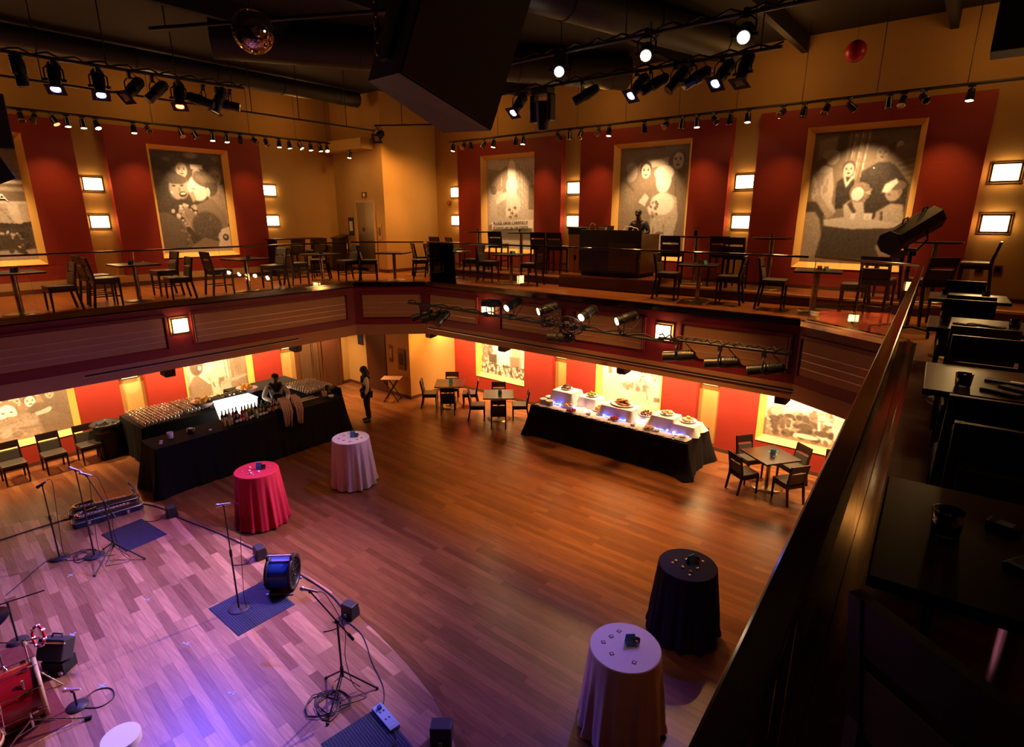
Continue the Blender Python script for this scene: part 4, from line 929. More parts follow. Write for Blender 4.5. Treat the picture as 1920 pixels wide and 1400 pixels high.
def chair(kind, x, y, z, deg, label, group=None):
    p = PC[kind]
    if kind not in usedc:
        usedc.add(kind); p.location = (x, y, z); p.rotation_euler = (0, 0, rad(deg)); tag(p, label, None, group); return p
    return dup(p, (x, y, z), rad(deg), label, group)
def make_table(name, w, h, rnd, base=.28):
    t = thing(name, '', 'table', (0, 0, -9))
    b = MB()
    if rnd: b.cyl((0, 0, h - .03), (0, 0, h), w / 2, n=28)
    else: b.box(-w / 2, w / 2, -w / 2, w / 2, h - .035, h)
    b.build('tabletop', MAT['table_dark'], t, bevel=.006)
    MB().cyl((0, 0, .02), (0, 0, h - .03), .045, n=14).build('pedestal', MAT['steel'], t)
    MB().lathe([(base, 0), (base, .012), (base * .6, .022), (.05, .035)], 24).build('base_disc', MAT['bronze_disc'], t)
    return remember(t)
PT = {'table': make_table('dining_table', .76, .75, False), 'big': make_table('dining_table', .86, .75, False, .33), 'bar': make_table('bar_table', .78, 1.06, True)}
usedt = set()
def table(kind, x, y, z, deg, label, group=None):
    p = PT[kind]
    if kind not in usedt:
        usedt.add(kind); p.location = (x, y, z); p.rotation_euler = (0, 0, rad(deg)); tag(p, label, None, group); return p
    return dup(p, (x, y, z), rad(deg), label, group)
# small things on the tables
def make_candle():
    t = thing('candle_glass', '', 'candle holder', (0, 0, -9))
    MB().lathe([(.034, 0), (.037, .005), (.042, .075), (.040, .075), (.034, .010), (0, .010)], 20).build('glass_cup', MAT['tumbler'], t)
    MB().cyl((0, 0, .011), (0, 0, .028), .024, n=14).build('tealight', MAT['tealight'], t)
    return remember(t)
def make_tent():
    t = thing('tent_card', '', 'card', (0, 0, -9))
    b = MB(); w, h, d = .05, .13, .045
    b.add([(-w, -d, 0), (w, -d, 0), (w, -.004, h), (-w, -.004, h), (-w, d, 0), (w, d, 0), (w, .004, h), (-w, .004, h)], [(0, 1, 2, 3), (5, 4, 7, 6), (3, 2, 6, 7)])
    b.add([(-w, -d + .003, 0), (w, -d + .003, 0), (w, 0, h - .005), (-w, 0, h - .005), (-w, d - .003, 0), (w, d - .003, 0)], [(3, 2, 1, 0), (4, 5, 2, 3)])
    b.build('card', MAT['blue_card'], t)
    b = MB(); b.add([(-.02, -d * .62 - .003, h * .42), (.02, -d * .62 - .003, h * .42), (.02, -d * .42 - .003, h * .62), (-.02, -d * .42 - .003, h * .62)], [(0, 1, 2, 3)]); b.build('print_spot', MAT['red_card'], t)
    return remember(t)
PCAN = make_candle(); PTENT = make_tent()
up1 = set()
def put(p, x, y, z, deg, label, group):
    if p.name not in up1:
        up1.add(p.name); p.location = (x, y, z); p.rotation_euler = (0, 0, rad(deg)); return tag(p, label, None, group)
    return dup(p, (x, y, z), rad(deg), label, group)
b = MB(); b.box(-.022, .022, -.022, .022, 0, .004); b.m = 1; b.box(-.011, .011, -.011, .011, .004, .005)
PCARD = b.build('coaster_card', [MAT['dark_print'], MAT['paper']], loc=(0, 0, -9)); PCARD['category'] = 'card'
LINE = 'tables on the left balcony'
# --- left balcony
for k, (x, y, rot, lb) in enumerate(((-13.08, 2.3, 4, 'square dark table at the far left of the left balcony'), (-13.4, 4.28, 0, 'square dark table on the left balcony below the upper sconces'), (-13.2, 6.5, 8, 'square dark table on the left balcony below the kiss mural'), (-13.38, 8.6, 6, 'square dark table on the left balcony in front of the tall wall table'), (-12.38, 10.2, 30, 'square dark table at the balcony corner in front of the lift'))):
    table('table', x, y, BZ, rot, lb, LINE)
    put(PCAN, x + .05, y + .1, BZ + .75, 0, 'small clear candle glass on the ' + lb.replace('square dark ', ''), 'candle glasses upstairs') if 0 else None
for kind, x, y, d, lb in (('chair', -13.15, 2.92, 180, 'dark dining chair right of the far left table on the left balcony'), ('chair', -12.95, 1.62, 0, 'dark dining chair cut off by the left frame edge upstairs'),
        ('tall', -13.02, 3.62, -4, 'dark tall chair left of the second table on the left balcony, nearer the railing'), ('tall', -13.75, 3.68, 2, 'dark tall chair left of the second table on the left balcony, behind its neighbour'),
        ('chair', -13.1, 4.95, 175, 'dark chair right of the second table on the left balcony, nearer the railing'), ('tall', -13.85, 4.98, 180, 'dark tall chair right of the second table on the left balcony, nearer the wall'),
        ('tall', -13.15, 5.85, 0, 'dark tall chair left of the table below the kiss mural'), ('tall', -13.28, 7.2, 182, 'dark tall chair right of the table below the kiss mural'),
        ('tall', -13.45, 7.92, 0, 'dark tall chair left of the table in front of the tall wall table'), ('tall', -13.2, 9.28, 176, 'dark tall chair right of the table in front of the tall wall table'), ('tall', -14.1, 9.0, 140, 'dark tall chair behind the table in front of the tall wall table'),
        ('stool', -15.25, 8.95, 90, 'dark bar stool at the tall wall table on the left balcony, left one'), ('stool', -15.2, 9.62, 90, 'dark bar stool at the tall wall table on the left balcony, right one'),
        ('tall', -12.85, 9.72, -42, 'dark tall chair left of the corner table in front of the lift'), ('tall', -11.92, 10.72, 140, 'dark tall chair right of the corner table in front of the lift')):
    chair(kind, x, y, BZ, d, lb, 'dark chairs upstairs')
t = thing('wall_table', 'long tall dark table along the left balcony wall', 'table', (-15.95, 9.4, BZ))
MB().box(-.3, .3, -.78, .78, 1.03, 1.07).build('tabletop', MAT['table_dark'], t)
for y in (-.7, .7): MB().box(-.22, .22, y - .03, y + .03, 0, 1.03).build('leg', MAT['espresso'], t)
t = thing('lectern', 'dark wooden lectern standing beside the upstairs lift', 'lectern', (-15.95, 11.0, BZ))
MB().hexa([(-.25, -.2, 0), (.25, -.2, 0), (.25, .2, 0), (-.25, .2, 0)], [(-.2, -.16, 1.0), (.2, -.16, 1.0), (.2, .16, 1.08), (-.2, .16, 1.08)]).build('body', MAT['espresso'], t)
MB().hexa([(-.24, -.2, 1.0), (.24, -.2, 1.0), (.24, .2, 1.1), (-.24, .2, 1.1)], [(-.24, -.2, 1.03), (.24, -.2, 1.03), (.24, .2, 1.13), (-.24, .2, 1.13)]).build('top', MAT['espresso'], t)
# --- balcony opposite, floor level
G = 'tables on the balcony opposite'
for kind, x, y, z, rot, lb in (('table', -11.5, 11.6, BZ, 22, 'square dark table in front of the banner mural, left one'), ('table', -9.4, 11.6, BZ, 18, 'square dark table in front of the banner mural, right one'), ('table', -4.4, 11.55, BZ, 12, 'square dark table right of the booth behind the railing'), ('table', -2.22, 11.55, BZ, 10, 'square dark table below the counter mural behind the railing'),
        ('bar', -11.62, 12.8, 4.15, 0, 'round bar table on the raised tier below the banner mural, left one'), ('bar', -10.02, 12.8, 4.15, 0, 'round bar table on the raised tier below the banner mural, right one'), ('bar', -5.0, 12.8, 4.15, 0, 'round bar table on the raised tier beside the booth'), ('bar', -3.4, 12.8, 4.15, 0, 'round bar table on the raised tier left of the counter mural'), ('bar', -.62, 12.1, BZ + .001, 0, 'round bar table behind the follow spot')):
    if lb.endswith('follow spot'): y, z = 12.65, 4.15
    table(kind, x, y, z, rot, lb, G)
for kind, x, y, z, d, lb in (('tall', -12.1, 11.5, BZ, -70, 'dark tall chair left of the left table in front of the banner mural'), ('tall', -10.9, 11.75, BZ, 105, 'dark tall chair right of the left table in front of the banner mural'), ('tall', -12.75, 11.55, BZ, -30, 'dark tall chair alone near the corner in front of the lift shaft'),
        ('tall', -10.05, 11.45, BZ, -75, 'dark tall chair left of the right table in front of the banner mural'), ('tall', -8.75, 11.6, BZ, 100, 'dark tall chair right of the right table in front of the banner mural'),
        ('tall', -5.02, 11.45, BZ, -80, 'dark tall chair left of the table right of the booth'), ('tall', -3.78, 11.55, BZ, 98, 'dark tall chair right of the table right of the booth'), ('tall', -2.9, 11.4, BZ, -84, 'dark tall chair left of the table below the counter mural'), ('tall', -1.6, 11.55, BZ, 95, 'dark tall chair right of the table below the counter mural'),
        ('stool', -13.2, 12.75, BZ, 0, 'dark bar stool against the back wall beside the lift shaft'), ('stool', -12.5, 12.75, BZ, -20, 'dark bar stool left of the left bar table on the tier'), ('stool', -10.75, 12.7, 4.15, 12, 'dark bar stool between the two bar tables below the banner mural'), ('stool', -9.32, 12.75, 4.15, 20, 'dark bar stool right of the bar tables, left of a pair by the red panel'), ('stool', -8.75, 12.75, 4.15, 10, 'dark bar stool right of the bar tables, next to the booth cabinet'),
        ('stool', -5.35, 12.32, 4.15, 10, 'dark bar stool beside the right side of the booth'), ('stool', -4.35, 12.7, 4.15, 0, 'dark bar stool on the tier in front of the red panel'), ('stool', -3.95, 12.35, 4.15, 3, 'dark bar stool on the tier in front of the ochre column'), ('stool', -1.35, 12.6, 4.15, 70, 'dark bar stool on the tier below the counter mural'),
        ('stool', -1.2, 10.85, BZ, -8, 'dark bar stool behind the corner glass near the follow spot'), ('stool', -.55, 11.15, BZ, 35, 'dark bar stool behind the stand of the follow spot'), ('stool', -.02, 12.6, 4.15, 88, 'dark bar stool in front of the ochre wall at far right')):
    chair(kind, x, y, z, d, lb, 'dark chairs upstairs')
# --- ground floor dining tables
G = 'dining tables on the dance floor edge'
for x, y, rot, lb in ((-11.9, 11.7, 40, 'square dining table beside the corner wall, with a card on it'), (-10.02, 11.78, 40, 'square dining table in front of the mural of people carrying boxes'), (-2.75, 12.15, -36, 'square dining table in front of the band mural')):
    table('big', x, y, 0, rot, lb, G)
    nm = {40: 'beside the corner wall', -36: 'in front of the band mural'}[rot] if x != -10.02 else 'nearest the buffet'
    for k in range(4):
        a = rad(rot + 90 * k + 45 - 45); dx, dy = math.cos(a), math.sin(a); s = .60
        ph = math.degrees(math.atan2(-dx, -dy)); deg = math.degrees(math.atan2(dx, -dy))
        px = 'nearest the dance floor', 'on the right side', 'at the wall side', 'on the left side'
        q = (dx * .63 - dy * .78, dx * .78 + dy * .63)       # towards the viewer, to the right
        side = px[0] if q[0] > .7 else px[2] if q[0] < -.7 else px[1] if q[1] > 0 else px[3]
        chair('chair', x + dx * s, y + dy * s, 0, deg, 'dark dining chair %s of the table %s' % (side, nm), 'chairs at the ground floor tables')
    put(PTENT, x + .05, y, .75, 30 if x < -5 else 20, 'blue tent card standing on the dining table ' + nm, 'tent cards')
chair('chair', -1.55, 12.75, 0, 200, 'dark dining chair by the wall half hidden behind the near railing')
for y, lb in ((2.02, 'leftmost of the three against the wall mural'), (2.74, 'middle of the three against the wall mural'), (3.42, 'rightmost of the three against the wall mural')):
    chair('chair', -15.68, y, 0, -90, 'dark dining chair with grey seat, ' + lb, 'three chairs by the left wall')
for tx, ty, rot in ((-11.9, 11.7, 40), (-10.02, 11.78, 40), (-2.75, 12.15, -36)):
    for k in range(8):
        a = R.uniform(0, 6.3); r0 = R.uniform(.1, .3)
        o = PCARD.copy() if 'x' in up1 else PCARD
        if 'x' in up1: COL.objects.link(o)
        up1.add('x'); o.location = (tx + r0 * math.cos(a), ty + r0 * math.sin(a), .75); o.rotation_euler = (0, 0, a); o.scale = (1.3, .5, 1)
        tag(o, 'small dark card scattered on the dining table ' + {-11.9: 'beside the corner wall', -10.02: 'nearest the buffet', -2.75: 'in front of the band mural'}[tx], 'card', 'cards on the dining table at %.0f' % abs(tx) if 0 else 'cards on the table ' + {-11.9: 'beside the corner wall', -10.02: 'nearest the buffet', -2.75: 'by the band mural'}[tx])
# --- right-hand balcony, close to the camera (rows turned by 2.6 degrees like the railing)
G = 'tables on the near balcony'
NT = [(.27, 2.03, 'nearest dark table, with a candle glass, on the near balcony'), (.24, 4.22, 'second dark table on the near balcony, with blue menus'), (.11, 6.5, 'third dark table on the near balcony, with two tumblers'), (-.02, 8.72, 'farthest dark table on the near balcony')]
for x, y, lb in NT: table('table', x, y, BZ, 2.6, lb, G)
for x, y, d, lb in ((.24, 1.46, -35.6, 'dark chair nearest the camera, turned, at the nearest table'), (.26, 2.62, 182.6, 'dark chair with its back to the second table, at the nearest table'), (.2, 3.62, 2.6, 'dark chair on the near side of the second table'), (.17, 4.86, 182.6, 'dark chair on the far side of the second table'),
        (.12, 5.86, 2.6, 'dark chair on the near side of the third table'), (.02, 7.14, 182.6, 'dark chair on the far side of the third table'), (.0, 8.1, 2.6, 'dark chair on the near side of the farthest table'), (-.06, 9.38, 182.6, 'dark chair on the far side of the farthest table')):
    chair('chair', x, y, BZ, d, lb, 'chairs on the near balcony')
zt = BZ + .75
put(PCAN, .06, 2.03, zt, 0, 'clear candle glass with white tealight on the nearest table', 'candle glasses')
put(PCAN, .05, 4.02, zt, 0, 'clear candle glass on the second near table', 'candle glasses')
for x, y, lb in ((-.14, 6.35, 'left clear tumbler on the third near table'), (.34, 6.5, 'right clear tumbler on the third near table'), (-.25, 8.7, 'left clear tumbler on the farthest near table'), (.14, 8.66, 'right clear tumbler on the farthest near table')):
    put(PCAN, x, y, zt, 0, lb, 'candle glasses')
def booklet(name, x, y, deg, w, h, th, m, label, cat, txt=None, z=zt):
    t = thing(name, label, cat, (x, y, z), rad(deg))
    MB().box(-w / 2, w / 2, -h / 2, h / 2, 0, th).build('cover', MAT[m], t, bevel=.003)
    MB().box(-w * .46, w * .46, -h * .44, -h * .30, th, th + .0012).build('stripe', MAT['strip_blue'], t)
    MB().box(w * .12, w * .44, -h * .1, h * .38, th, th + .0012).build('picture', MAT['paper'], t)
    if txt: sign_text(txt, t, M.Translation((-.01, -h * .16, th + .001)), .022, MAT['paper'], ext=.0006)
    return t
booklet('menu', .29, 1.92, -32, .17, .10, .012, 'menu_blue', 'dark blue menu with white lettering at the right edge of the nearest table', 'menu', 'NATION')
booklet('menu', .335, 2.0, -20, .12, .09, .010, 'menu_blue', 'small dark blue booklet behind the menu on the nearest table', 'menu')
t = thing('matchbox', 'small shiny wrapped packet on the nearest table', 'packet', (.2, 2.17, zt), rad(-18))
MB().box(-.04, .04, -.022, .022, 0, .018).build('box', MAT['black_gloss'], t, bevel=.003); MB().box(-.018, .022, -.018, .018, .018, .019).build('print_spot', MAT['strip_blue'], t); MB().box(-.041, -.036, -.023, .023, 0, .019).build('edge', MAT['brass'], t)
for x, y, d, lb in ((.22, 3.98, -28, 'dark blue menu on the second near table, left one'), (.3, 4.1, -34, 'dark blue menu on the second near table, right one'), (.24, 4.25, -10, 'small pale framed card behind the menus on the second near table')):
    booklet('menu', x, y, d, .18, .07, .012, 'menu_blue' if 'blue' in lb else 'dark_print', lb, 'menu')
for x, y, d, lb in ((.0, 6.42, -24, 'left'), (.1, 6.47, -30, 'middle'), (.2, 6.42, -26, 'right')):
    booklet('menu', x, y, d, .16, .07, .01, 'dark_print', 'shiny dark menu on the third near table, %s one of three' % lb, 'menu')
# small things on the upstairs tables
for x, y, lb in ((-13.05, 2.35, 'on the far left table of the left balcony'), (-13.4, 4.25, 'on the second table of the left balcony'), (-13.15, 6.55, 'on the table below the kiss mural'), (-13.38, 8.6, 'on the table by the tall wall table'), (-11.5, 11.6, 'on the left table in front of the banner mural'), (-9.4, 11.6, 'on the right table in front of the banner mural'), (-4.4, 11.55, 'on the table right of the booth'), (-2.2, 11.55, 'on the table below the counter mural')):
    put(PCAN, x, y, BZ + .75, 0, 'small candle glass ' + lb, 'candle glasses upstairs')
    put(PTENT, x + .12, y - .06, BZ + .75, 60, 'small tent card ' + lb, 'tent cards upstairs').scale = (.8, .8, .6)
for x, lb in ((-11.62, 'left bar table below the banner mural'), (-10.02, 'right bar table below the banner mural'), (-3.4, 'bar table left of the counter mural')): put(PCAN, x, 12.75, 5.21, 0, 'small candle glass on the ' + lb, 'candle glasses upstairs')
t = thing('menu_stand', 'clear menu holder on the bar table beside the booth', 'menu holder', (-5.0, 12.75, 5.21)); MB().box(-.05, .05, -.02, .02, 0, .2).build('holder', MAT['tumbler'], t); MB().box(-.045, .02, -.012, .012, .005, .12).build('insert', MAT['black_matte'], t)

# ------------------------------------------------------------------ control booth opposite
t = thing('control_desk', 'big dark wooden control desk in the middle of the balcony opposite', 'desk', (-6.78, 12.0, 4.26))
MB().box(-.82, .82, -.0, .06, .1, 1.07).build('front_panel', MAT['desk_wood'], t)
MB().box(.76, .82, .06, .92, .1, .98).build('side_panel', MAT['desk_wood'], t)
MB().box(-.82, -.76, .06, .92, .1, .98).build('side_panel', MAT['desk_wood'], t)
MB().box(-.76, .76, .06, .8, .72, .77).build('worktop', MAT['desk_wood'], t)
MB().box(-.76, .76, .04, .85, 0, .1).build('toe_kick', MAT['black_matte'], t)
d2 = MB().box(-.0, .72, -.018, 0, .14, .78).build('door', MAT['desk_wood'], t); MB().cyl((.32, -.03, .45), (.32, -.03, .72), .008, n=8).build('handle', MAT['steel'], d2)
t = thing('booth_cabinet', 'pale wooden cabinet with black top left of the control desk', 'cabinet', (-7.88, 12.35, 4.15))
MB().box(-.26, .24, 0, .5, 0, 1.05).build('body', MAT['tan_wall'], t)
MB().box(-.27, .25, -.02, .52, 1.05, 1.22).build('equipment_box', MAT['black_matte'], t)
for x in (-.06, .1): MB().box(x - .03, x + .03, -.012, 0, .42, .54).build('outlet_cover', MAT['black_matte'], t)
t = thing('laptop', 'open black laptop on the control desk', 'laptop', (-7.15, 12.3, 5.03)); MB().box(-.2, .2, -.12, .12, 0, .02).build('keyboard', MAT['black_matte'], t); MB().bx((0, .17, .24), (.4, .015, .3), (rad(-15), 0, 0)).build('screen', MAT['black_matte'], t)
t = thing('desk_lamp', 'bent gooseneck lamp at the left end of the control desk', 'lamp', (-7.42, 12.14, 5.03)); MB().tube([(0, 0, 0), (0, 0, .3), (.03, 0, .42), (.09, 0, .46), (.15, 0, .42), (.17, 0, .34)], .009, 6).build('neck', MAT['steel'], t); MB().cyl((.17, 0, .35), (.175, 0, .29), .015, .022, 10).build('shade', MAT['steel'], t)
t = thing('desk_lamp', 'pale lit gooseneck lamp in front of the man at the control desk', 'lamp', (-6.08, 12.2, 5.03)); MB().tube([(0, 0, 0), (0, -.06, .26), (-.06, -.09, .34), (-.22, -.1, .38), (-.32, -.1, .36)], .012, 6).build('neck', MAT['white_plastic'], t); MB().cyl((-.32, -.1, .40), (-.34, -.1, .28), .02, .065, 12).build('shade', MAT['white_plastic'], t)
t = thing('white_device', 'small glowing white device in front of the laptop', 'device', (-7.05, 12.14, 5.03)); MB().box(-.09, .09, -.04, .04, 0, .36).build('stand', MAT['white_plastic'], t)
# ------------------------------------------------------------------ draped tables, bar and buffet
def cloth_box(x0, x1, y0, y1, h, flare, amp, name, m, parent, n=150, seed=1, rows=7, corner=.02):
    """a cloth over a box: flat top, falling sides with folds, a slightly flared uneven hem"""
    rg = random.Random(seed); P = []
    W, D = x1 - x0, y1 - y0; per = 2 * (W + D)
    for i in range(n):
        s = per * i / n
        if s < W: P.append((x0 + s, y0, 0, -1))
        elif s < W + D: P.append((x1, y0 + s - W, 1, 0))
        elif s < 2 * W + D: P.append((x1 - (s - W - D), y1, 0, 1))
        else: P.append((x0, y1 - (s - 2 * W - D), -1, 0))
    k1, k2 = rg.uniform(9, 12) * per / 4, rg.uniform(17, 23) * per / 4
    k1, k2 = round(k1), round(k2); p1, p2 = rg.uniform(0, 6), rg.uniform(0, 6)
    cs = {}
    vs = []
    for r in range(rows):
        f = r / (rows - 1)
        for i, (x, y, nx, ny) in enumerate(P):
            t = 2 * PI * i / n
            w = (math.sin(k1 * t + p1 + .8 * math.sin(3 * t)) * .6 + math.sin(k2 * t + p2) * .4)
            dc = min(math.hypot(x - cx, y - cy) for cx in (x0, x1) for cy in (y0, y1))
            cf = max(0, 1 - dc / .35)
            o = f ** 1.3 * (flare + amp * w + cf * flare * 1.4) + (.004 if r else 0)
            ox, oy = (nx, ny)
            if cf > 0:
                ccx = x0 if abs(x - x0) < abs(x - x1) else x1; ccy = y0 if abs(y - y0) < abs(y - y1) else y1
                ox, oy = nx * (1 - .4 * cf) + (1 if ccx == x1 else -1) * .5 * cf, ny * (1 - .4 * cf) + (1 if ccy == y1 else -1) * .5 * cf
            z = h * (1 - f) + f * .012 + (0 if f < 1 else .006 * abs(w))
            vs.append((x + ox * o, y + oy * o, z))
    mb = MB()
    mb.add(vs, [(r * n + i, r * n + (i + 1) % n, (r + 1) * n + (i + 1) % n, (r + 1) * n + i) for r in range(rows - 1) for i in range(n)], True)
    mb.add(vs[:n], [tuple(range(n))])
    mb.f = [list(reversed(f)) if k < (rows - 1) * n else f for k, f in enumerate(mb.f)]
    return mb.build(name, m, parent)
def draped(label, x0, x1, y0, y1, h, flare=.05, amp=.02, m='black_cloth', seed=1, z=0, cat='table', name='draped_table', group=None, rz=0):
    cx, cy = (x0 + x1) / 2, (y0 + y1) / 2
    t = thing(name, label, cat, (cx, cy, z), rz, group)
    cloth_box(x0 - cx, x1 - cx, y0 - cy, y1 - cy, h, flare, amp, 'tablecloth', MAT[m], t, seed=seed, n=max(60, int(60 * (x1 - x0 + y1 - y0))))
    if h > .6:
        MB().box(x0 - cx + .02, x1 - cx - .02, y0 - cy + .02, y1 - cy - .02, h - .04, h - .006).build('tabletop', MAT['table_dark'], t)
        for sx in (x0 - cx + .08, x1 - cx - .08):
            for sy in (y0 - cy + .08, y1 - cy - .08): MB().cyl((sx, sy, 0), (sx, sy, h - .04), .018, n=8).build('leg', MAT['black_metal'], t)
    return t
BARH = 1.06
draped('long black draped front table of the bar', -13.15, -12.38, 3.75, 8.25, BARH, .07, .018, seed=3)
draped('black draped side table at the right end of the bar, with rows of glasses', -14.5, -13.2, 7.75, 8.75, BARH - .02, .05, .015, seed=4)
draped('black draped back table of the bar, with upside-down glasses, beside the trash can', -15.75, -14.3, 4.15, 6.05, .93, .05, .015, seed=5)
draped('dark draped back table of the bar behind the bartender', -15.9, -15.0, 6.75, 8.6, .95, .05, .015, seed=6)
# glasses in rows
b = MB(); b.lathe([(.034, 0), (.036, .02), (.030, .10), (.026, .105), (.0, .105)], 8)
PG = b.build('tumbler_glass', MAT['glassware'], loc=(-15.62, 4.28, .93))
gg = [0]
def glass(x, y, z, label, group):
    o = PG if gg[0] == 0 else PG.copy()
    if gg[0]: COL.objects.link(o)
    gg[0] += 1; o.location = (x, y, z); return tag(o, label, 'glass', group)
for i in range(11):
    for j in range(12):
        if len(range(1)) and not (i > 8 and j > 9): glass(-15.62 + i * .118, 4.26 + j * .082, .931, 'upside-down clear glass in the bright rows beside the trash can', 'upside-down glasses on the back table')
for i in range(9):
    for j in range(6): glass(-15.6 + i * .12, 5.3 + j * .09, .931, 'clear glass in the duller rows left of the fruit basket', 'upright glasses on the back table')
for i in range(10):
    for j in range(10): glass(-14.42 + i * .115, 7.85 + j * .085, BARH - .019, 'small clear glass in the rows at the right end of the bar', 'glasses on the right bar table')
# glowing ice bin, black bin, baskets
t = thing('ice_bin', 'glowing white ice bin in the middle of the bar', 'ice bin', (-13.98, 6.2, .0))
b = MB(); b.hexa([(-.22, -.36, .62), (.22, -.36, .62), (.22, .36, .62), (-.22, .36, .62)], [(-.27, -.46, 1.18), (.27, -.46, 1.18), (.27, .46, 1.18), (-.27, .46, 1.18)]); b.build('tub', MAT['ice_glow'], t, bevel=.06)
MB().box(-.26, .26, -.45, .45, 1.17, 1.2).build('ice_top', MAT['ice_glow'], t, bevel=.012)
MB().box(-.2, .2, -.34, .34, 0, .62).build('stand', MAT['black_matte'], t)
t = thing('ice_chest', 'tall black chest full of ice with a pale rim behind the glowing bin', 'chest', (-14.75, 6.25, 0)); MB().box(-.2, .2, -.45, .5, 0, 1.12).build('body', MAT['black_matte'], t)
b = MB()
for k in range(46): b.bx((R.uniform(-.15, .15), R.uniform(-.4, .45), 1.13), (.035, .035, .035), (R.uniform(0, 3), R.uniform(0, 3), 0))
tag(b.build('ice_cubes', MAT['glassware'], t), kind='stuff')
def basket(label, x, y, z, food_m, label2):
    t = thing('basket', label, 'basket', (x, y, z), .4)
    MB().lathe([(.12, 0), (.2, .06), (.27, .16), (.25, .16), (.18, .07), (0, .05)], 16, rf=lambda a, z: 1 + .18 * math.cos(2 * a) + .04 * math.sin(7 * a)).build('basket_bowl', MAT['linen_pink'], t)
    b = MB()
    for k in range(26): b.sph((R.uniform(-.17, .17), R.uniform(-.15, .15), .14 + R.uniform(0, .09)), R.uniform(.025, .045), 7, 5)
    f = b.build('fruit', MAT[food_m], loc=(x, y, z)); tag(f, label2, 'fruit', None, 'stuff')
    b = MB()
    for k in range(14):
        a = R.uniform(0, 6.3); b.cyl((.1 * math.cos(a), .1 * math.sin(a), .12), (.2 * math.cos(a), .2 * math.sin(a), .3 + R.uniform(-.05, .08)), .004, .002, 5)
    b.build('straws', MAT['leaf'], t)['kind'] = 'stuff'
basket('pale cloth-lined basket of fruit on the back table, left of the black chest', -14.75, 5.72, .95, 'flower', 'yellow and orange fruit heaped in the left basket')
basket('pale cloth-lined basket of fruit behind the glowing bin', -15.0, 7.0, .96, 'flower', 'yellow and orange fruit heaped in the right basket')
# bottles
def bottle(kind, h, r):
    m = {'g': 'bottle_green', 'b': 'bottle_brown', 'y': 'bottle_yellow', 'k': 'bottle_dark', 'r': 'bottle_red', 'c': 'bottle_clear'}[kind]
    t = thing('bottle', '', 'bottle', (0, 0, -9))
    MB().lathe([(r * .95, 0), (r, .01), (r, h * .58), (r * .42, h * .72), (r * .36, h * .93), (r * .4, h * .94), (r * .4, h * .97)], 10).build('glass_body', MAT[m], t)
    MB().cyl((0, 0, h * .965), (0, 0, h), r * .38, n=8).build('cap', MAT['steel' if kind in 'gk' else 'red_card' if kind == 'c' else 'black_matte'], t)
    MB().cyl((0, 0, h * .18), (0, 0, h * .45), r * 1.02, n=10, cap=False).build('label', MAT['paper' if kind in 'gbk' else 'tan_wall'], t)
    return remember(t)
PB = {}
rows = [(-12.62, 5.28, 'yyckbrc'), (-12.86, 5.35, 'bkcrk'), (-12.62, 5.85, 'gkcgbk'), (-12.85, 5.8, 'rgyckbg'), (-12.98, 5.85, 'cgycrgc'), (-12.7, 6.3, 'kbrkb'), (-12.86, 6.4, 'cbkrb')]
nm = {'g': 'green', 'b': 'brown', 'y': 'yellow', 'k': 'dark', 'r': 'red', 'c': 'clear'}
for ri, (x, y, s) in enumerate(rows):
    for j, k in enumerate(s):
        key = (k, ri % 2); new = key not in PB
        if new: PB[key] = bottle(k, .30 if ri % 2 else .22, .04)
        loc = (x + R.uniform(-.03, .03), y + j * .085, BARH)
        lb = '%s %s bottle, %s from the left in the %s bottle row on the bar' % ('tall' if ri % 2 else 'short', nm[k], ORD[j], ('front left', 'back left', 'front middle', 'second middle', 'rear middle', 'front right', 'back right')[ri])
        if new: PB[key].location = loc; tag(PB[key], lb, None, 'bottles on the bar')
        else: dup(PB[key], loc, 0, lb, 'bottles on the bar')
def cup(name, x, y, z, r0, r1, h, m, label, cat, n=12):
    b = MB(); b.lathe([(r0, 0), (r1, h), (r1 - .006, h), (max(r0 - .006, .004), .008), (0, .008)], n)
    return tag(b.build(name, MAT[m], loc=(x, y, z)), label, cat)
cup('paper_cup_stack', -12.82, 4.22, BARH, .05, .065, .13, 'white_cloth', 'pale stack of napkins at the left end of the bar', 'napkins')
cup('ice_bucket', -12.78, 4.62, BARH, .07, .085, .11, 'black_gloss', 'round black bowl with a white napkin at the left of the bar', 'bowl')
tag(MB().box(-.05, .05, -.035, .035, 0, .03).build('folded_napkin', MAT['white_cloth'], loc=(-12.78, 4.62, BARH + .085), rz=.5), 'white folded napkin in the round black bowl', 'napkin')
for k, (x, y, lb) in enumerate(((-12.6, 3.95, 'front'), (-12.72, 4.0, 'rear'))): cup('tasting_dish', x, y, BARH, .02, .035, .03, 'white_plastic', 'tiny white dish at the left corner of the bar, %s one' % lb, 'dish')
cup('salt_dish', -12.6, 4.95, BARH, .02, .035, .03, 'white_plastic', 'tiny white dish between the black bowl and the bottles', 'dish')
t = thing('flower_vase', 'tall pale pink feathery stems drooping over the bar front, left bunch', 'flowers', (-12.46, 6.62, BARH))
def plume(t, dx):
    MB().cyl((-.1, 0, 0), (-.1, 0, .26), .04, .05, 12).build('vase', MAT['glassware'], t)
    b = MB()
    for k in range(26):
        a = R.uniform(-.9, .9); b.tube([(-.1, 0, .2), (-.06, .1 * a, .36), (.1, .13 * a, .3), (.17 + R.uniform(0, .04), .12 * a, .05), (.16 + R.uniform(0, .04), .1 * a, -.18 - R.uniform(0, .16))], [.006, .012, .016, .018, .006], 5)
    b.build('plumes', MAT['linen_pink'], t)['kind'] = 'stuff'
plume(t, 0)
t = thing('flower_vase', 'pale pink feathery stems drooping over the bar front, right bunch', 'flowers', (-12.46, 6.95, BARH)); plume(t, 0)
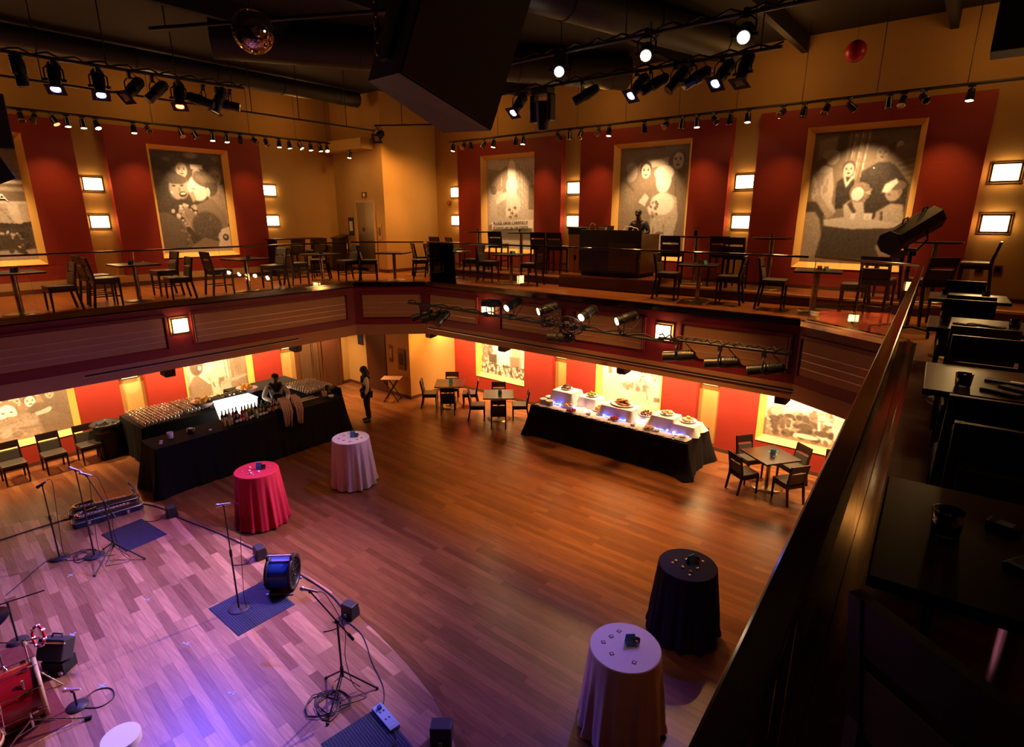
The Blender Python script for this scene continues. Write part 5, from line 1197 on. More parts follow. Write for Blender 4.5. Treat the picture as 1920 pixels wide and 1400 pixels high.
t = thing('bar_tray', 'pale rubber bar mat strip along the bar edge in front of the bartender', 'tray', (-12.85, 7.55, BARH)); MB().box(-.03, .03, -.28, .28, 0, .015).build('strip', MAT['steel'], t)
t = thing('bar_mat', 'black bar mat in front of the bartender', 'mat', (-13.0, 7.5, BARH)); MB().box(-.1, .1, -.3, .3, 0, .012).build('pad', MAT['black_metal'], t)
cup('shaker', -12.75, 7.12, BARH, .04, .05, .17, 'steel', 'steel shaker glass in front of the bartender', 'shaker')
cup('shaker', -12.66, 7.0, BARH, .03, .04, .14, 'bottle_clear', 'cloudy mixing glass in front of the bartender', 'glass')
cup('tip_jar', -12.82, 7.98, BARH, .06, .07, .14, 'linen_pink', 'reddish tip jar right of the bartender', 'jar')
cup('lemon_bowl', -12.62, 8.05, BARH, .05, .08, .05, 'white_plastic', 'white bowl at the right front of the bar', 'bowl')
t = thing('coffee_urn', 'small black jug at the right end of the bar', 'jug', (-12.95, 8.15, BARH)); MB().lathe([(.09, 0), (.11, .06), (.06, .14), (.05, .2), (.06, .24), (0, .25)], 14).build('body', MAT['black_gloss'], t); MB().tube([(.05, 0, .2), (.13, 0, .19), (.12, 0, .08)], .01, 5).build('handle', MAT['black_gloss'], t)
# trash can with bag
t = thing('trash_can', 'big round black trash can with bag left of the bar', 'trash can', (-15.7, 3.82, 0))
MB().lathe([(.22, 0), (.28, .80), (.30, .80), (.30, .84), (.265, .84), (.22, .1), (0, .08)], 24).build('bin', MAT['black_matte'], t)
MB().lathe([(.29, .66), (.315, .70), (.32, .845), (.295, .865), (.27, .8), (.2, .62), (0, .58)], 40, rf=lambda a, z: 1 + .03 * math.sin(9 * a + z * 20) + .02 * math.sin(17 * a)).build('bag', MAT['bag_black'], t)
# tray stand
t = thing('tray_stand', 'folding wooden tray stand with a pale tray against the corner wall', 'tray stand', (-13.72, 10.95, 0), .62)
for s in (-1, 1):
    for q in (-1, 1): MB().cyl((.24 * s * q, .2 * s, 0), (-.2 * s * q, .2 * s, .72), .016, n=6).build('leg', MAT['espresso'], t)
    MB().cyl((.2 * s, -.22, .72), (.2 * s, .22, .72), .016, n=6).build('top_bar', MAT['espresso'], t)
    MB().cyl((.21 * s, -.2, .06), (.21 * s, .2, .06), .012, n=6).build('low_bar', MAT['espresso'], t)
tr = tag(MB().box(-.3, .3, -.22, .22, 0, .015).build('serving_tray', MAT['linen_pink'], loc=(-13.72, 10.95, .738), rz=.62, bevel=.006), 'pale oblong tray lying on the folding tray stand', 'tray')

# ------------------------------------------------------------------ buffet
BX0, BX1, BY0, BY1, BH = -8.62, -4.3, 11.45, 12.75, .80
draped('long black draped buffet table', BX0, BX1, BY0, BY1, BH, .10, .02, seed=9)
t = thing('table_runner', 'white crumpled runner cloth covering the buffet top', 'tablecloth', ((BX0 + BX1) / 2, (BY0 + BY1) / 2, BH))
b = MB(); nx, ny = 60, 18
vs = [(-2.1 + 4.2 * i / nx + .03 * math.sin(9 * j / ny), -.585 + 1.17 * j / ny + .025 * math.sin(i * 1.3), .006 + .012 * abs(math.sin(i * .9 + j * .5)) * abs(math.sin(i * .31 + 2)) + .004) for j in range(ny + 1) for i in range(nx + 1)]
b.add(vs, [(j * (nx + 1) + i, j * (nx + 1) + i + 1, (j + 1) * (nx + 1) + i + 1, (j + 1) * (nx + 1) + i) for j in range(ny) for i in range(nx)], True); b.build('cloth', MAT['white_cloth'], t)
RIS = [(-8.0, 12.25, .62, .5, .34, 'left end'), (-7.35, 12.42, .5, .4, .24, 'second from the left end'), (-6.35, 12.2, .85, .5, .26, 'middle, below the bread platter'), (-5.75, 12.35, .4, .36, .10, 'right of the bread platter'), (-5.15, 12.2, .55, .46, .28, 'second from the right end'), (-4.62, 12.2, .52, .5, .2, 'right end')]
for i, (x, y, w, d, h, lb) in enumerate(RIS):
    t = thing('draped_riser', 'white draped riser on the buffet, ' + lb, 'riser', (x, y, BH + .012), group='draped risers on the buffet')
    cloth_box(-w / 2, w / 2, -d / 2, d / 2, h, .05, .02, 'cloth', MAT['white_cloth'], t, n=90, seed=20 + i)
    if i in (0, 2, 4, 5): MB().box(-w * .35, w * .35, -d / 2 - .09, -d / 2 - .06, .01, .022).build('blue_light_strip', MAT['blue_led'], t)
def platter(x, y, z, r, label, group='platters on the buffet'):
    t = thing('platter', label, 'platter', (x, y, z), group=group)
    MB().lathe([(r * .6, 0), (r * .65, .008), (r, .024), (r, .03), (r * .62, .014), (0, .012)], 20).build('dish', MAT['white_plastic'], t)
    return t
def heap(x, y, z, r, h, n, s, m, label, cat, longs=False):
    b = MB()
    for k in range(n):
        a = R.uniform(0, 6.3); q = r * math.sqrt(R.uniform(0, 1)); zz = h * (1 - q / r) * R.uniform(.4, 1)
        if longs: b.sph((q * math.cos(a), q * math.sin(a), zz + s * .6), (s * 1.8, s * .7, s * .6), 7, 5)
        else: b.sph((q * math.cos(a), q * math.sin(a), zz + s * .7), s * R.uniform(.7, 1.2), 7, 5)
    return tag(b.build('food', MAT[m], loc=(x, y, z)), label, cat, None, 'stuff')
D = [(-8.05, 12.3, .34, .16, 'dark_food', .1, 'brown pastries heaped on the highest riser at the left end', 'left end of the highest riser'), (-7.35, 12.45, .24, .17, 'green_food', .08, 'dark green salad heaped on the second riser', 'second riser'), (-6.95, 12.2, 0, .2, 'pastry', .08, 'small golden pastries heaped left of the bread', 'buffet top left of the bread'),
     (-5.72, 12.35, .1, .19, 'dark_food', .1, 'dark berries or meat heaped right of the bread', 'low riser right of the bread'), (-5.15, 12.25, .28, .17, 'pale_food', .05, 'pale canapes on the second riser from the right', 'second riser from the right'), (-4.65, 12.3, .2, .2, 'pale_food', .09, 'striped pale biscuits heaped at the right end', 'riser at the right end'),
     (-7.75, 11.92, .02, .18, 'pale_food', .05, 'pale canapes in front of the highest riser', 'buffet top in front of the highest riser'), (-6.3, 11.78, 0, .13, 'red_fruit', .06, 'red fruit in front of the bread riser', 'buffet top in front of the bread riser'), (-7.45, 11.62, 0, .14, 'red_fruit', .04, 'red canapes along the front left edge', 'front left edge of the buffet'), (-5.35, 11.72, 0, .15, 'pale_food', .04, 'pale rolls along the front right edge', 'front right edge of the buffet')]
for x, y, dz, r, m, h, lb, pl in D:
    z = BH + .022 + (dz if dz else 0)
    platter(x, y, z, r, 'round white platter on the ' + pl); heap(x, y, z + .014, r * .75, h, 26, .03, m, lb, 'food')
z = BH + .29
t = thing('platter', 'large oval white platter of bread on the middle riser', 'platter', (-6.35, 12.25, z - .01)); MB().lathe([(.2, 0), (.3, .012), (.33, .03), (.2, .012), (0, .012)], 24, rf=lambda a, z: 1 - .25 * abs(math.sin(a))).build('dish', MAT['white_plastic'], t)
b = MB(); b.sph((0, 0, .02), (.11, .035, .028), 10, 6)
PBR = b.build('bread_roll', MAT['pastry'], loc=(0, 0, -9))
for k in range(16):
    o = PBR if k == 0 else PBR.copy()
    if k: COL.objects.link(o)
    lay = 0 if k < 8 else 1 if k < 13 else 2
    o.location = (-6.35 + R.uniform(-.17, .17) * (1 - .25 * lay), 12.25 + R.uniform(-.1, .1) * (1 - .3 * lay), z + .012 + lay * .045); o.rotation_euler = (R.uniform(-.2, .2), R.uniform(-.2, .2), R.uniform(-.7, .7))
    tag(o, 'long golden bread stick in the heap on the oval platter', 'bread', 'bread on the oval platter')
# stacked plates at the left end and rows of small plates along the front
b = MB(); b.lathe([(.05, 0), (.07, .004), (.105, .016), (.105, .02), (.07, .009), (0, .008)], 16)
PP = b.build('plate', MAT['white_plastic'], loc=(0, 0, -9)); pn = [0]
def plate_at(x, y, z, label, group, sc=1):
    o = PP if pn[0] == 0 else PP.copy()
    if pn[0]: COL.objects.link(o)
    pn[0] += 1; o.location = (x, y, z); o.scale = (sc, sc, sc); return tag(o, label, 'plate', group)
for x, y, lb in ((-8.42, 11.75, 'front'), (-8.42, 12.02, 'rear'), (-8.2, 11.72, 'right')):
    for k in range(9): plate_at(x, y, BH + .022 + k * .0125, 'white plate in the %s stack at the left end of the buffet' % lb, lb + ' stack of plates')
for k in range(22): plate_at(-8.2 + k * .172, 11.53 + .03 * (k % 2), BH + .022, 'small white plate in the row along the front edge of the buffet', 'plates along the buffet front', .62)
for k in range(10): plate_at(-4.5 - .12 * (k % 3), 11.62 + .14 * (k // 3), BH + .022, 'small white plate in the cluster at the right front corner of the buffet', 'plates at the buffet corner', .6)
for k in range(5): cup('small_bowl', -7.0 + .62 * k, 11.72, BH + .02, .05, .07, .05, 'white_plastic', 'small white bowl, %s from the left along the buffet front' % ORD[k], 'bowl')
b = MB(); b.bx((0, 0, .022), (.05, .035, .044)); PL = b.build('light_cube', MAT['blue_led'], loc=(0, 0, -9)); PL['category'] = 'light'
for k, (x, y) in enumerate(((-8.2, 11.9), (-7.95, 11.86), (-7.55, 11.9), (-7.12, 11.86), (-6.62, 11.84), (-6.05, 11.86), (-5.7, 12.0), (-5.45, 11.95), (-4.95, 11.85), (-4.78, 11.82))):
    o = PL if k == 0 else PL.copy()
    if k: COL.objects.link(o)
    o.location = (x, y, BH + .024); o.rotation_euler = (0, 0, R.uniform(0, 3)); tag(o, 'glowing blue light cube, %s from the left on the buffet' % ORD[k], 'light', 'blue lights on the buffet')

# ------------------------------------------------------------------ cocktail tables
def cocktail(x, y, m, label, seed, rt=.385, rb=.47, H=1.07, nf=13):
    t = thing('cocktail_table', label, 'table', (x, y, 0))
    rg = random.Random(seed); n = 160; ph = [rg.uniform(0, 6.3) for _ in range(4)]
    prof = [(0, 0)]
    vs = []; rows = 14
    for r in range(rows):
        f = r / (rows - 1)
        for i in range(n):
            a = 2 * PI * i / n
            w = .6 * math.sin(nf * a + ph[0] + 1.1 * math.sin(2 * a + ph[1])) + .4 * math.sin((nf * 2 - 3) * a + ph[2])
            rr = rt + .004 + f * (rb - rt) + min(1, f * 1.5) * .034 * w + (f > .92) * .02 * w
            z = (H - .012) * (1 - f) + .012 * f + (f == 1) * .012 * (1 + w)
            vs.append((rr * math.cos(a), rr * math.sin(a), z))
    mb = MB(); mb.add(vs, [(r * n + (i + 1) % n, r * n + i, (r + 1) * n + i, (r + 1) * n + (i + 1) % n) for r in range(rows - 1) for i in range(n)], True)
    top = [((rt - .004) * math.cos(2 * PI * i / n), (rt - .004) * math.sin(2 * PI * i / n), H) for i in range(n)]
    mb.add(top + vs[:n], [tuple(range(n))] + [(i, n + i, n + (i + 1) % n, (i + 1) % n) for i in range(n)])
    mb.build('tablecloth', MAT[m], t)
    MB().cyl((0, 0, H - .035), (0, 0, H - .008), rt - .01, n=32).build('tabletop', MAT['table_dark'], t)
    MB().cyl((0, 0, .03), (0, 0, H - .035), .04, n=12).build('pedestal', MAT['black_metal'], t)
    MB().lathe([(.26, 0), (.26, .015), (.05, .035)], 20).build('base_disc', MAT['black_metal'], t)
    return t
CT = [(-9.83, 6.65, 'white_cloth', 'white clothed cocktail table by the end of the bar'), (-9.85, 4.57, 'red_cloth', 'red clothed cocktail table in front of the stage'), (-2.38, 6.75, 'navy_cloth', 'navy clothed cocktail table near the balcony'), (-2.31, 4.84, 'white_cloth', 'large looking white clothed cocktail table nearest the camera')]
for i, (x, y, m, lb) in enumerate(CT): cocktail(x, y, m, lb, 31 + i)
H = 1.07
names = ['white cocktail table by the bar', 'red cocktail table', 'navy cocktail table', 'white cocktail table nearest the camera']
for i, (x, y, m, lb) in enumerate(CT):
    put(PTENT, x + .02, y + (.05 if i != 3 else .07), H, (38, 40, 65, 42)[i], 'blue tent card on the ' + names[i], 'tent cards')
    for k, a in enumerate(((.6, 1.5, 2.6, 3.3, 4.1, 4.9, 5.6, .1), (1.2, 2.9, 4.2, 5.0, 5.6), (1.0, 3.6, 5.2), (2.35, 2.95, 3.55, 4.4, 5.6))[i]):
        r0 = .2 if k % 2 else .24
        o = PCARD.copy(); COL.objects.link(o); o.location = (x + r0 * math.cos(a), y + r0 * math.sin(a), H); o.rotation_euler = (0, 0, a * 2); o.scale = (1, 1, 1)
        tag(o, 'small dark square card lying on the ' + names[i], 'card', 'cards on the ' + names[i])
    put(PCAN, x + .08, y + .10, H, 0, 'small candle glass beside the tent card on the ' + names[i], 'candle glasses')
for i, n in ((1, 5), (2, 5)):
    x, y = CT[i][:2]
    for k in range(n):
        a = (2.2, 3.4, 4.5, 5.3, 6.1)[k]; r0 = (.1, .16, .12, .18, .14)[k]
        cup('votive', x + r0 * math.cos(a), y + r0 * math.sin(a), H, .014, .02, .022, 'white_plastic' if i == 1 else 'brass', 'tiny %s foil-wrapped sweet on the %s' % ('white' if i == 1 else 'golden', names[i]), 'sweet')['group'] = 'sweets on the ' + names[i]

# ------------------------------------------------------------------ people
def skin(name, verts, edges, radii, m, parent, roots=(0,), sub=1):
    me = bpy.data.meshes.new(name); me.from_pydata([tuple(v) for v in verts], edges, []); me.materials.append(MAT[m])
    o = bpy.data.objects.new(name, me); COL.objects.link(o); o.parent = parent
    md = o.modifiers.new('skin', 'SKIN'); md.use_smooth_shade = True; md.branch_smoothing = .3
    for i, r in enumerate(radii):
        sv = me.skin_vertices[0].data[i]; sv.radius = r if isinstance(r, tuple) else (r, r); sv.use_root = i in roots
    s = o.modifiers.new('subd', 'SUBSURF'); s.levels = sub; s.render_levels = sub + 0
    return o
def person(label, loc, rz, arms, head=(0, .03, 0), scale=1, hair='short', shirt='shirt_white', vest='suit_black', female=False, lean=0):
    """arms: {side: (elbow, wrist)} in the person's own frame, facing +y; one continuous body with clothing as children"""
    t = thing('person', label, 'person', loc, rz); t.scale = (scale,) * 3
    sh = .165 if female else .19; hp = .10; L = lean
    J = {'pelvis': (0, 0, .95), 'waist': (0, L * .3, 1.08), 'chest': (0, L * .8, 1.28), 'neck': (0, L + .0, 1.455), 'jaw': (head[0] * .5, L + .02 + head[1] * .5, 1.545), 'head': (head[0], L + .02 + head[1], 1.63), 'crown': (head[0], L + .005 + head[1], 1.70)}
    names = list(J); V_ = [V(J[k]) for k in names]; E = [(0, 1), (1, 2), (2, 3), (3, 4), (4, 5), (5, 6)]; Rr = [(.15, .115), (.125, .10), (.15, .11), .055, (.062, .07), (.078, .092), (.055, .06)]
    idx = {k: i for i, k in enumerate(names)}; info = {}
    def add(k, p, r, par):
        V_.append(V(p)); Rr.append(r); E.append((idx[par], len(V_) - 1)); idx[k] = len(V_) - 1
    for s, sd in ((-1, 'l'), (1, 'r')):
        el, wr = arms[sd]; S = V((sh * s, L, 1.40)); el, wr = V(el), V(wr); d = (wr - el).normalized()
        add('sho' + sd, S, .062, 'chest' if False else 'chest'); add('elb' + sd, el, .043, 'sho' + sd); add('fore' + sd, el.lerp(wr, .4), .041, 'elb' + sd); add('wri' + sd, wr, .028, 'fore' + sd); add('palm' + sd, wr + d * .055, (.040, .022), 'wri' + sd); add('knu' + sd, wr + d * .09, (.038, .018), 'palm' + sd)
        info[sd] = (wr, d)
        hip = V((hp * s, 0, .90)); add('hip' + sd, hip, .088, 'pelvis'); add('kne' + sd, (hp * s * 1.05, .015, .50), .058, 'hip' + sd); add('cal' + sd, (hp * s * 1.05, -.01, .36), .055, 'kne' + sd); add('ank' + sd, (hp * s * 1.1, -.02, .09), .036, 'cal' + sd); add('toe' + sd, (hp * s * 1.2, .11, .045), .036, 'ank' + sd)
    add('nose', V(J['head']) + V((0, .098, -.005)), .016, 'head'); add('chin', V(J['jaw']) + V((0, .062, -.01)), .03, 'jaw')
    for s in (-1, 1): add('ear%d' % s, V(J['head']) + V((.088 * s, -.01, 0)), .02, 'head')
    roots = [0]
    for sd in 'lr':          # five separate fingers rooted in each palm
        wr, d = info[sd]; side = d.cross(V((0, 0, 1))); side = side.normalized() if side.length > .1 else V((1, 0, 0)); dn = d.cross(side)
        for f, (off, ln) in enumerate(((-.030, .060), (-.010, .075), (.010, .070), (.028, .055))):
            b0 = len(V_); p = wr + d * .085 + side * off
            V_ += [p, p + d * ln * .55 + dn * -.006, p + d * ln - dn * -.022]; Rr += [.0095, .0085, .007]; E += [(b0, b0 + 1), (b0 + 1, b0 + 2)]; roots.append(b0)
        b0 = len(V_); p = wr + d * .03 - side * .03
        V_ += [p, p - side * .03 + d * .03, p - side * .035 + d * .062]; Rr += [.012, .0105, .008]; E += [(b0, b0 + 1), (b0 + 1, b0 + 2)]; roots.append(b0)
    skin('body', V_, E, Rr, 'skin_dark', t, roots, 2)
    hd = V(J['head'])
    for s in (-1, 1):
        MB().sph(hd + V((.034 * s, .082, .012)), (.014, .009, .009), 8, 6).build('eye', MAT['eye_white'], t); MB().sph(hd + V((.034 * s, .089, .012)), (.006, .005, .006), 6, 4).build('pupil', MAT['hair_black'], t)
        MB().bx(hd + V((.034 * s, .088, .034)), (.036, .01, .007), (0, .1 * s, 0)).build('eyebrow', MAT['hair_black'], t)
    MB().sph(V(J['jaw']) + V((0, .083, .025)), (.027, .010, .009), 8, 5).build('mouth', MAT['lip'], t)
    def part(name, ks, rs, m, extra=None, sub=2):
        vv = [V_[idx[k]] for k in ks]; ii = {k: i for i, k in enumerate(ks)}
        ee = [(ii[k], ii[q]) for k in ks for q in ks if (idx[k], idx[q]) in E or (extra and (k, q) in extra)]
        return skin(name, vv, ee, rs, m, t, (0,), sub)
    if female: tor = [(.15, .12), (.125, .10), (.165, .13), .06]
    else: tor = [(.155, .12), (.14, .11), (.175, .125), .062]
    part('shirt', ['pelvis', 'waist', 'chest', 'neck', 'shol', 'elbl', 'forel', 'wril', 'shor', 'elbr', 'forer', 'wrir'], tor + [.078, .058, .056, .042, .078, .058, .056, .042], shirt)
    if vest:
        vst = part('vest', ['pelvis', 'waist', 'chest'], [(.165, .13), (.150, .12), (.185, .138)], vest)
        b = MB()
        for s in (-1, 1): b.tube([(s * .02, L * .9 + .125, 1.26), (s * .09, L + .09, 1.40), (s * .11, L + .0, 1.465), (s * .10, L - .09, 1.38)], [.03, .045, .04, .05], 8)
        b.build('vest_straps', MAT[vest], t)
        MB().sph((.09, L * .8 + .135, 1.32), (.018, .008, .018), 8, 5).build('badge', MAT['white_plastic'], t)
        b = MB(); b.hexa([(-.02, L + .12, 1.40), (.02, L + .12, 1.40), (.02, L + .105, 1.40), (-.02, L + .105, 1.40)], [(-.014, L + .1, 1.44), (.014, L + .1, 1.44), (.014, L + .08, 1.44), (-.014, L + .08, 1.44)]); b.build('bow_tie', MAT['black_matte'], t)
    tr = part('trousers', ['pelvis', 'hipl', 'knel', 'call', 'ankl', 'hipr', 'kner', 'calr', 'ankr'], [(.165, .13), .108, .082, .076, .068, .108, .082, .076, .068], vest or 'suit_black')
    for s in (-1, 1): MB().sph((hp * s * 1.15, .05, .04), (.048, .125, .042), 12, 7).build('shoe', MAT['shoe'], t)
    b = MB()
    if hair == 'short': b.sph(hd + V((0, -.014, .032)), (.088, .098, .082), 16, 10)
    else:
        b.sph(hd + V((0, -.022, .03)), (.105, .108, .10), 16, 10); b.tube([hd + V((-.07, -.05, .0)), hd + V((-.10, -.06, -.12)), hd + V((-.10, -.03, -.24))], [.05, .07, .04], 10); b.tube([hd + V((.07, -.05, .0)), hd + V((.10, -.06, -.12)), hd + V((.10, -.03, -.24))], [.05, .07, .04], 10); b.tube([hd + V((0, -.09, 0)), hd + V((0, -.11, -.12)), hd + V((0, -.08, -.25))], [.06, .09, .05], 10)
    b.build('hair', MAT['hair_black'], t)
    return t
person('bartender in white shirt and black vest working behind the bar', (-13.55, 7.05, 0), rad(-112), {'l': ((-.28, .10, 1.16), (-.20, .34, 1.08)), 'r': ((.30, .06, 1.15), (.16, .34, 1.10))}, head=(0, .07, -.02), scale=1.03, lean=.06)
person('waitress in black vest and trousers standing with one hand on her hip', (-12.78, 9.28, 0), rad(152), {'l': ((-.24, -.02, 1.14), (-.2, .06, .92)), 'r': ((.40, -.10, 1.16), (.19, .08, 1.02))}, head=(-.01, .04, 0), scale=.93, hair='long', female=True)
person('man in a dark shirt standing behind the control desk', (-6.5, 12.95, 4.26), rad(178), {'l': ((-.30, .04, 1.14), (-.22, .3, 1.06)), 'r': ((.31, .04, 1.14), (.2, .3, 1.06))}, head=(0, .06, 0), scale=.88, shirt='shirt_dark', vest=None, lean=.04)
# ------------------------------------------------------------------ stage deck
DECK = [(-12.45, -6.9), (-12.45, 2.2), (-12.3, 3.0), (-11.95, 3.35), (-11.4, 3.52), (-10.97, 3.6), (-10.3, 3.74), (-9.6, 3.86), (-8.8, 3.98), (-8.0, 4.06), (-7.4, 4.1), (-6.8, 4.11), (-6.25, 4.07), (-5.8, 4.02), (-5.4, 3.97), (-4.7, 3.86), (-4.1, 3.72), (-3.6, 3.52), (-2.9, 3.1), (-2.2, 2.4), (-1.7, 1.2), (-1.6, 0), (-1.6, -6.9)]
struct('floor_stage', MB().prism(list(reversed(DECK)), .0, ST), MAT['stage_floor'])
def smooth(pts, n=4):
    out = []
    for i in range(len(pts) - 1):
        a, b, c, d = (V(pts[max(0, i - 1)]), V(pts[i]), V(pts[i + 1]), V(pts[min(len(pts) - 1, i + 2)]))
        for k in range(n):
            t = k / n; out.append(.5 * ((2 * b) + (c - a) * t + (2 * a - 5 * b + 4 * c - d) * t * t + (3 * b - a - 3 * c + d) * t ** 3))
    return out + [V(pts[-1])]
# dark border board following the curved front edge
ed = [V((x, y, 0)) for x, y in DECK[4:20]]; mb = MB(); ins = []
for i, p in enumerate(ed):
    d = (ed[min(i + 1, len(ed) - 1)] - ed[max(i - 1, 0)]).normalized(); n = V((d.y, -d.x, 0)); ins.append(p + n * .10); ed[i] = p - n * .012 if 0 < i < len(ed) - 1 else p
for i in range(len(ed) - 1):
    mb.hexa([(ed[i].x, ed[i].y, .0), (ed[i + 1].x, ed[i + 1].y, .0), (ins[i + 1].x, ins[i + 1].y, .0), (ins[i].x, ins[i].y, .0)], [(ed[i].x, ed[i].y, ST + .004), (ed[i + 1].x, ed[i + 1].y, ST + .004), (ins[i + 1].x, ins[i + 1].y, ST + .004), (ins[i].x, ins[i].y, ST + .004)])
struct('trim_stage_edge', mb, MAT['hall_floor'])
# pale plank ends reaching past the stage on the left
mb = MB()
for k, (y, x) in enumerate(((.9, -13.4), (1.07, -13.15), (1.24, -13.3), (1.41, -12.95), (1.58, -13.1), (1.75, -12.8), (1.92, -12.9), (2.09, -12.6))): mb.box(x, -12.45, y, y + .168, .001, ST - .002)
struct('floor_stage_planks', mb, MAT['stage_floor'])
def cable(name, label, pts, r=.006, group=None, n=5):
    b = MB(); b.tube(smooth(pts, 5), r, n); return tag(b.build(name, MAT['cable']), label, 'cable', group)
Z0 = ST + .007
# floor mats
def floor_mat(label, c, w, h, deg):
    o = MB().box(-w / 2, w / 2, -h / 2, h / 2, 0, .008)
    o.m = 1
    for k in range(int(h / .03)): o.box(-w / 2 + .01, w / 2 - .01, -h / 2 + .012 + k * .03, -h / 2 + .020 + k * .03, .008, .013)
    t = o.build('floor_mat', [MAT['mat_rubber'], MAT['mat_rubber']], loc=(c[0], c[1], ST), rz=rad(deg)); return tag(t, label, 'mat')
floor_mat('dark blue ribbed rubber mat beside the saxophone cases', (-10.82, 2.73), .95, .66, 5)
floor_mat('dark blue ribbed rubber mat under the centre microphone stand', (-7.32, 3.08), .88, .83, 0)
floor_mat('dark blue ribbed rubber mat cut off by the bottom frame edge', (-4.1, 2.72), .9, .7, -8)
# microphones and stands
def mic(t, p, d, silver=True, m=None):
    """microphone at p, its head pointing along d"""
    p, d = V(p), V(d).normalized(); ms = MAT[m or 'mic_silver']
    b = MB(); b.cyl(p - d * .11, p + d * .03, .013, .021, 10); h = b.build('microphone', ms, t)
    b = MB(); b.sph(p + d * .055, .028, 12, 8); b.build('grille', ms, h)
    b = MB(); b.cyl(p - d * .13, p - d * .11, .011, n=8); b.build('plug', MAT['mic_silver'], h)
    MB().cyl(p - d * .03 - V((0, 0, .035)), p - d * .03 + V((0, 0, .004)), .014, .022, 8).build('clip', MAT['black_metal'], t)
def round_stand(label, x, y, h, md, m=None, drop=()):
    t = thing('microphone_stand', label, 'microphone stand', (x, y, ST))
    MB().lathe([(.145, 0), (.145, .012), (.13, .022), (.03, .03)], 28).build('round_base', MAT['black_metal'] if m == 'case_blue' else MAT['bronze_dark'] if False else MAT['mon_black'], t)
    MB().cyl((0, 0, .02), (0, 0, h * .55), .0125, n=8).build('lower_pole', MAT['black_metal'], t)
    MB().cyl((0, 0, h * .52), (0, 0, h * .58), .02, n=8).build('clutch', MAT['black_metal'], t)
    MB().cyl((0, 0, h * .55), (0, 0, h - .03), .009, n=8).build('upper_pole', MAT['black_metal'], t)
    md = V(md).normalized(); mic(t, V((0, 0, h)) + md * .03, md, m=m)
    e = V((0, 0, h)) - md * .1
    b = MB(); b.tube(smooth([e, e - md * .06 + V((0, 0, .0)), e - md * .10 + V((0, 0, -.12)), V((-md.x * .14, -md.y * .14, h * .5)), V((-md.x * .10, -md.y * .10, .1)), V((-md.x * .2, -md.y * .2, .008)), V((-md.x * .45 - .1, -md.y * .4, .008))], 5), .0045, 5); b.build('microphone_cable', MAT['cable'], t)
    return t
round_stand('microphone stand with round base, leftmost on the stage, blue microphone', -10.98, 1.69, 1.33, (-.17, -.14, -.14), 'case_blue')
round_stand('microphone stand with round base and silver microphone, second from the left', -10.59, 2.07, 1.56, (-.13, -.10, .06))
round_stand('microphone stand with round base on the centre mat', -7.42, 2.94, 1.66, (-.13, -.11, -.03))
def tripod(label, x, y, hub, piv, tip, legs, md):
    t = thing('microphone_stand', label, 'microphone stand', (x, y, ST)); o = V((x, y, ST)); piv, tip = V(piv) - o, V(tip) - o
    MB().cyl((0, 0, hub - .08), (0, 0, hub + .05), .022, n=10).build('hub', MAT['black_metal'], t)
    for lx, ly in legs:
        b = MB(); e = V((lx - x, ly - y, .012)); b.cyl((0, 0, hub), e, .011, n=7).cyl((0, 0, hub - .07), e * .5 + V((0, 0, .03)), .006, n=6); l = b.build('leg', MAT['black_metal'], t); MB().sph(e, .02, 8, 5).build('rubber_foot', MAT['black_metal'], l)
    MB().cyl((0, 0, hub), (0, 0, piv.z), .0125, n=8).build('pole', MAT['black_metal'], t)
    MB().sph((0, 0, piv.z), .03, 10, 6).build('boom_clutch', MAT['black_metal'], t)
    d = (tip - piv).normalized(); MB().cyl(piv - d * .22, tip, .009, n=8).cyl(piv - d * .3, piv - d * .2, .018, n=8).build('boom', MAT['black_metal'], t)
    md = V(md).normalized(); mic(t, tip + md * .02, md)
    b = MB(); b.tube(smooth([tip - md * .1, tip - md * .2 + V((0, 0, -.03)), piv + V((.06, .05, -.1)), V((.05, .03, piv.z * .5)), V((.12, .06, .1)), V((.3, .1, .008)), V((.15, -.2, .008))], 5), .0045, 5); b.build('microphone_cable', MAT['cable'], t)
    return t
tripod('tripod microphone stand with boom, third from the left on the stage', -10.26, 2.28, .28, (-10.26, 2.28, 1.21), (-10.42, 2.15, 1.70), [(-9.93, 1.89), (-9.84, 2.56), (-10.69, 2.23)], (-.14, -.11, .05))
tripod('tripod microphone stand with boom at the front right of the stage', -5.02, 3.02, .28, (-5.02, 3.02, 1.16), (-5.24, 2.84, 1.58), [(-5.33, 2.99), (-4.72, 3.28), (-4.75, 2.62)], (-.12, -.1, .04))
def coil(label, x, y, r, n, z=Z0):
    pts = []
    for i in range(n * 12):
        a = i * PI / 6; q = r * (1 + .16 * math.sin(i * .7) + .1 * math.sin(i * 1.9)); pts.append((x + q * math.cos(a) + .04 * math.sin(i * .21), y + q * math.sin(a) * .9 + .05 * math.cos(i * .17), z + .004 * (i // 12)))
    b = MB(); b.tube(pts, .0055, 5); return tag(b.build('cable_coil', MAT['cable']), label, 'cable')
coil('coiled cable on the floor between the first two microphone stands', -10.75, 1.95, .16, 4)
coil('coiled cable on the floor beside the round fan', -7.6, 3.56, .17, 4)
coil('coiled cable under the tripod at the front right of the stage', -4.98, 2.78, .18, 6)
cable('stage_cable', 'black cable taped along the left and front edge of the stage', [(-12.42, .2, Z0), (-12.42, 1.2, Z0), (-12.40, 1.9, Z0), (-12.3, 2.7, Z0), (-12.0, 3.2, Z0), (-11.4, 3.42, Z0), (-10.9, 3.46, Z0), (-9.6, 3.7, Z0), (-8.4, 3.86, Z0), (-7.5, 3.93, Z0), (-6.7, 3.95, Z0), (-6.15, 3.85, Z0)], .012)
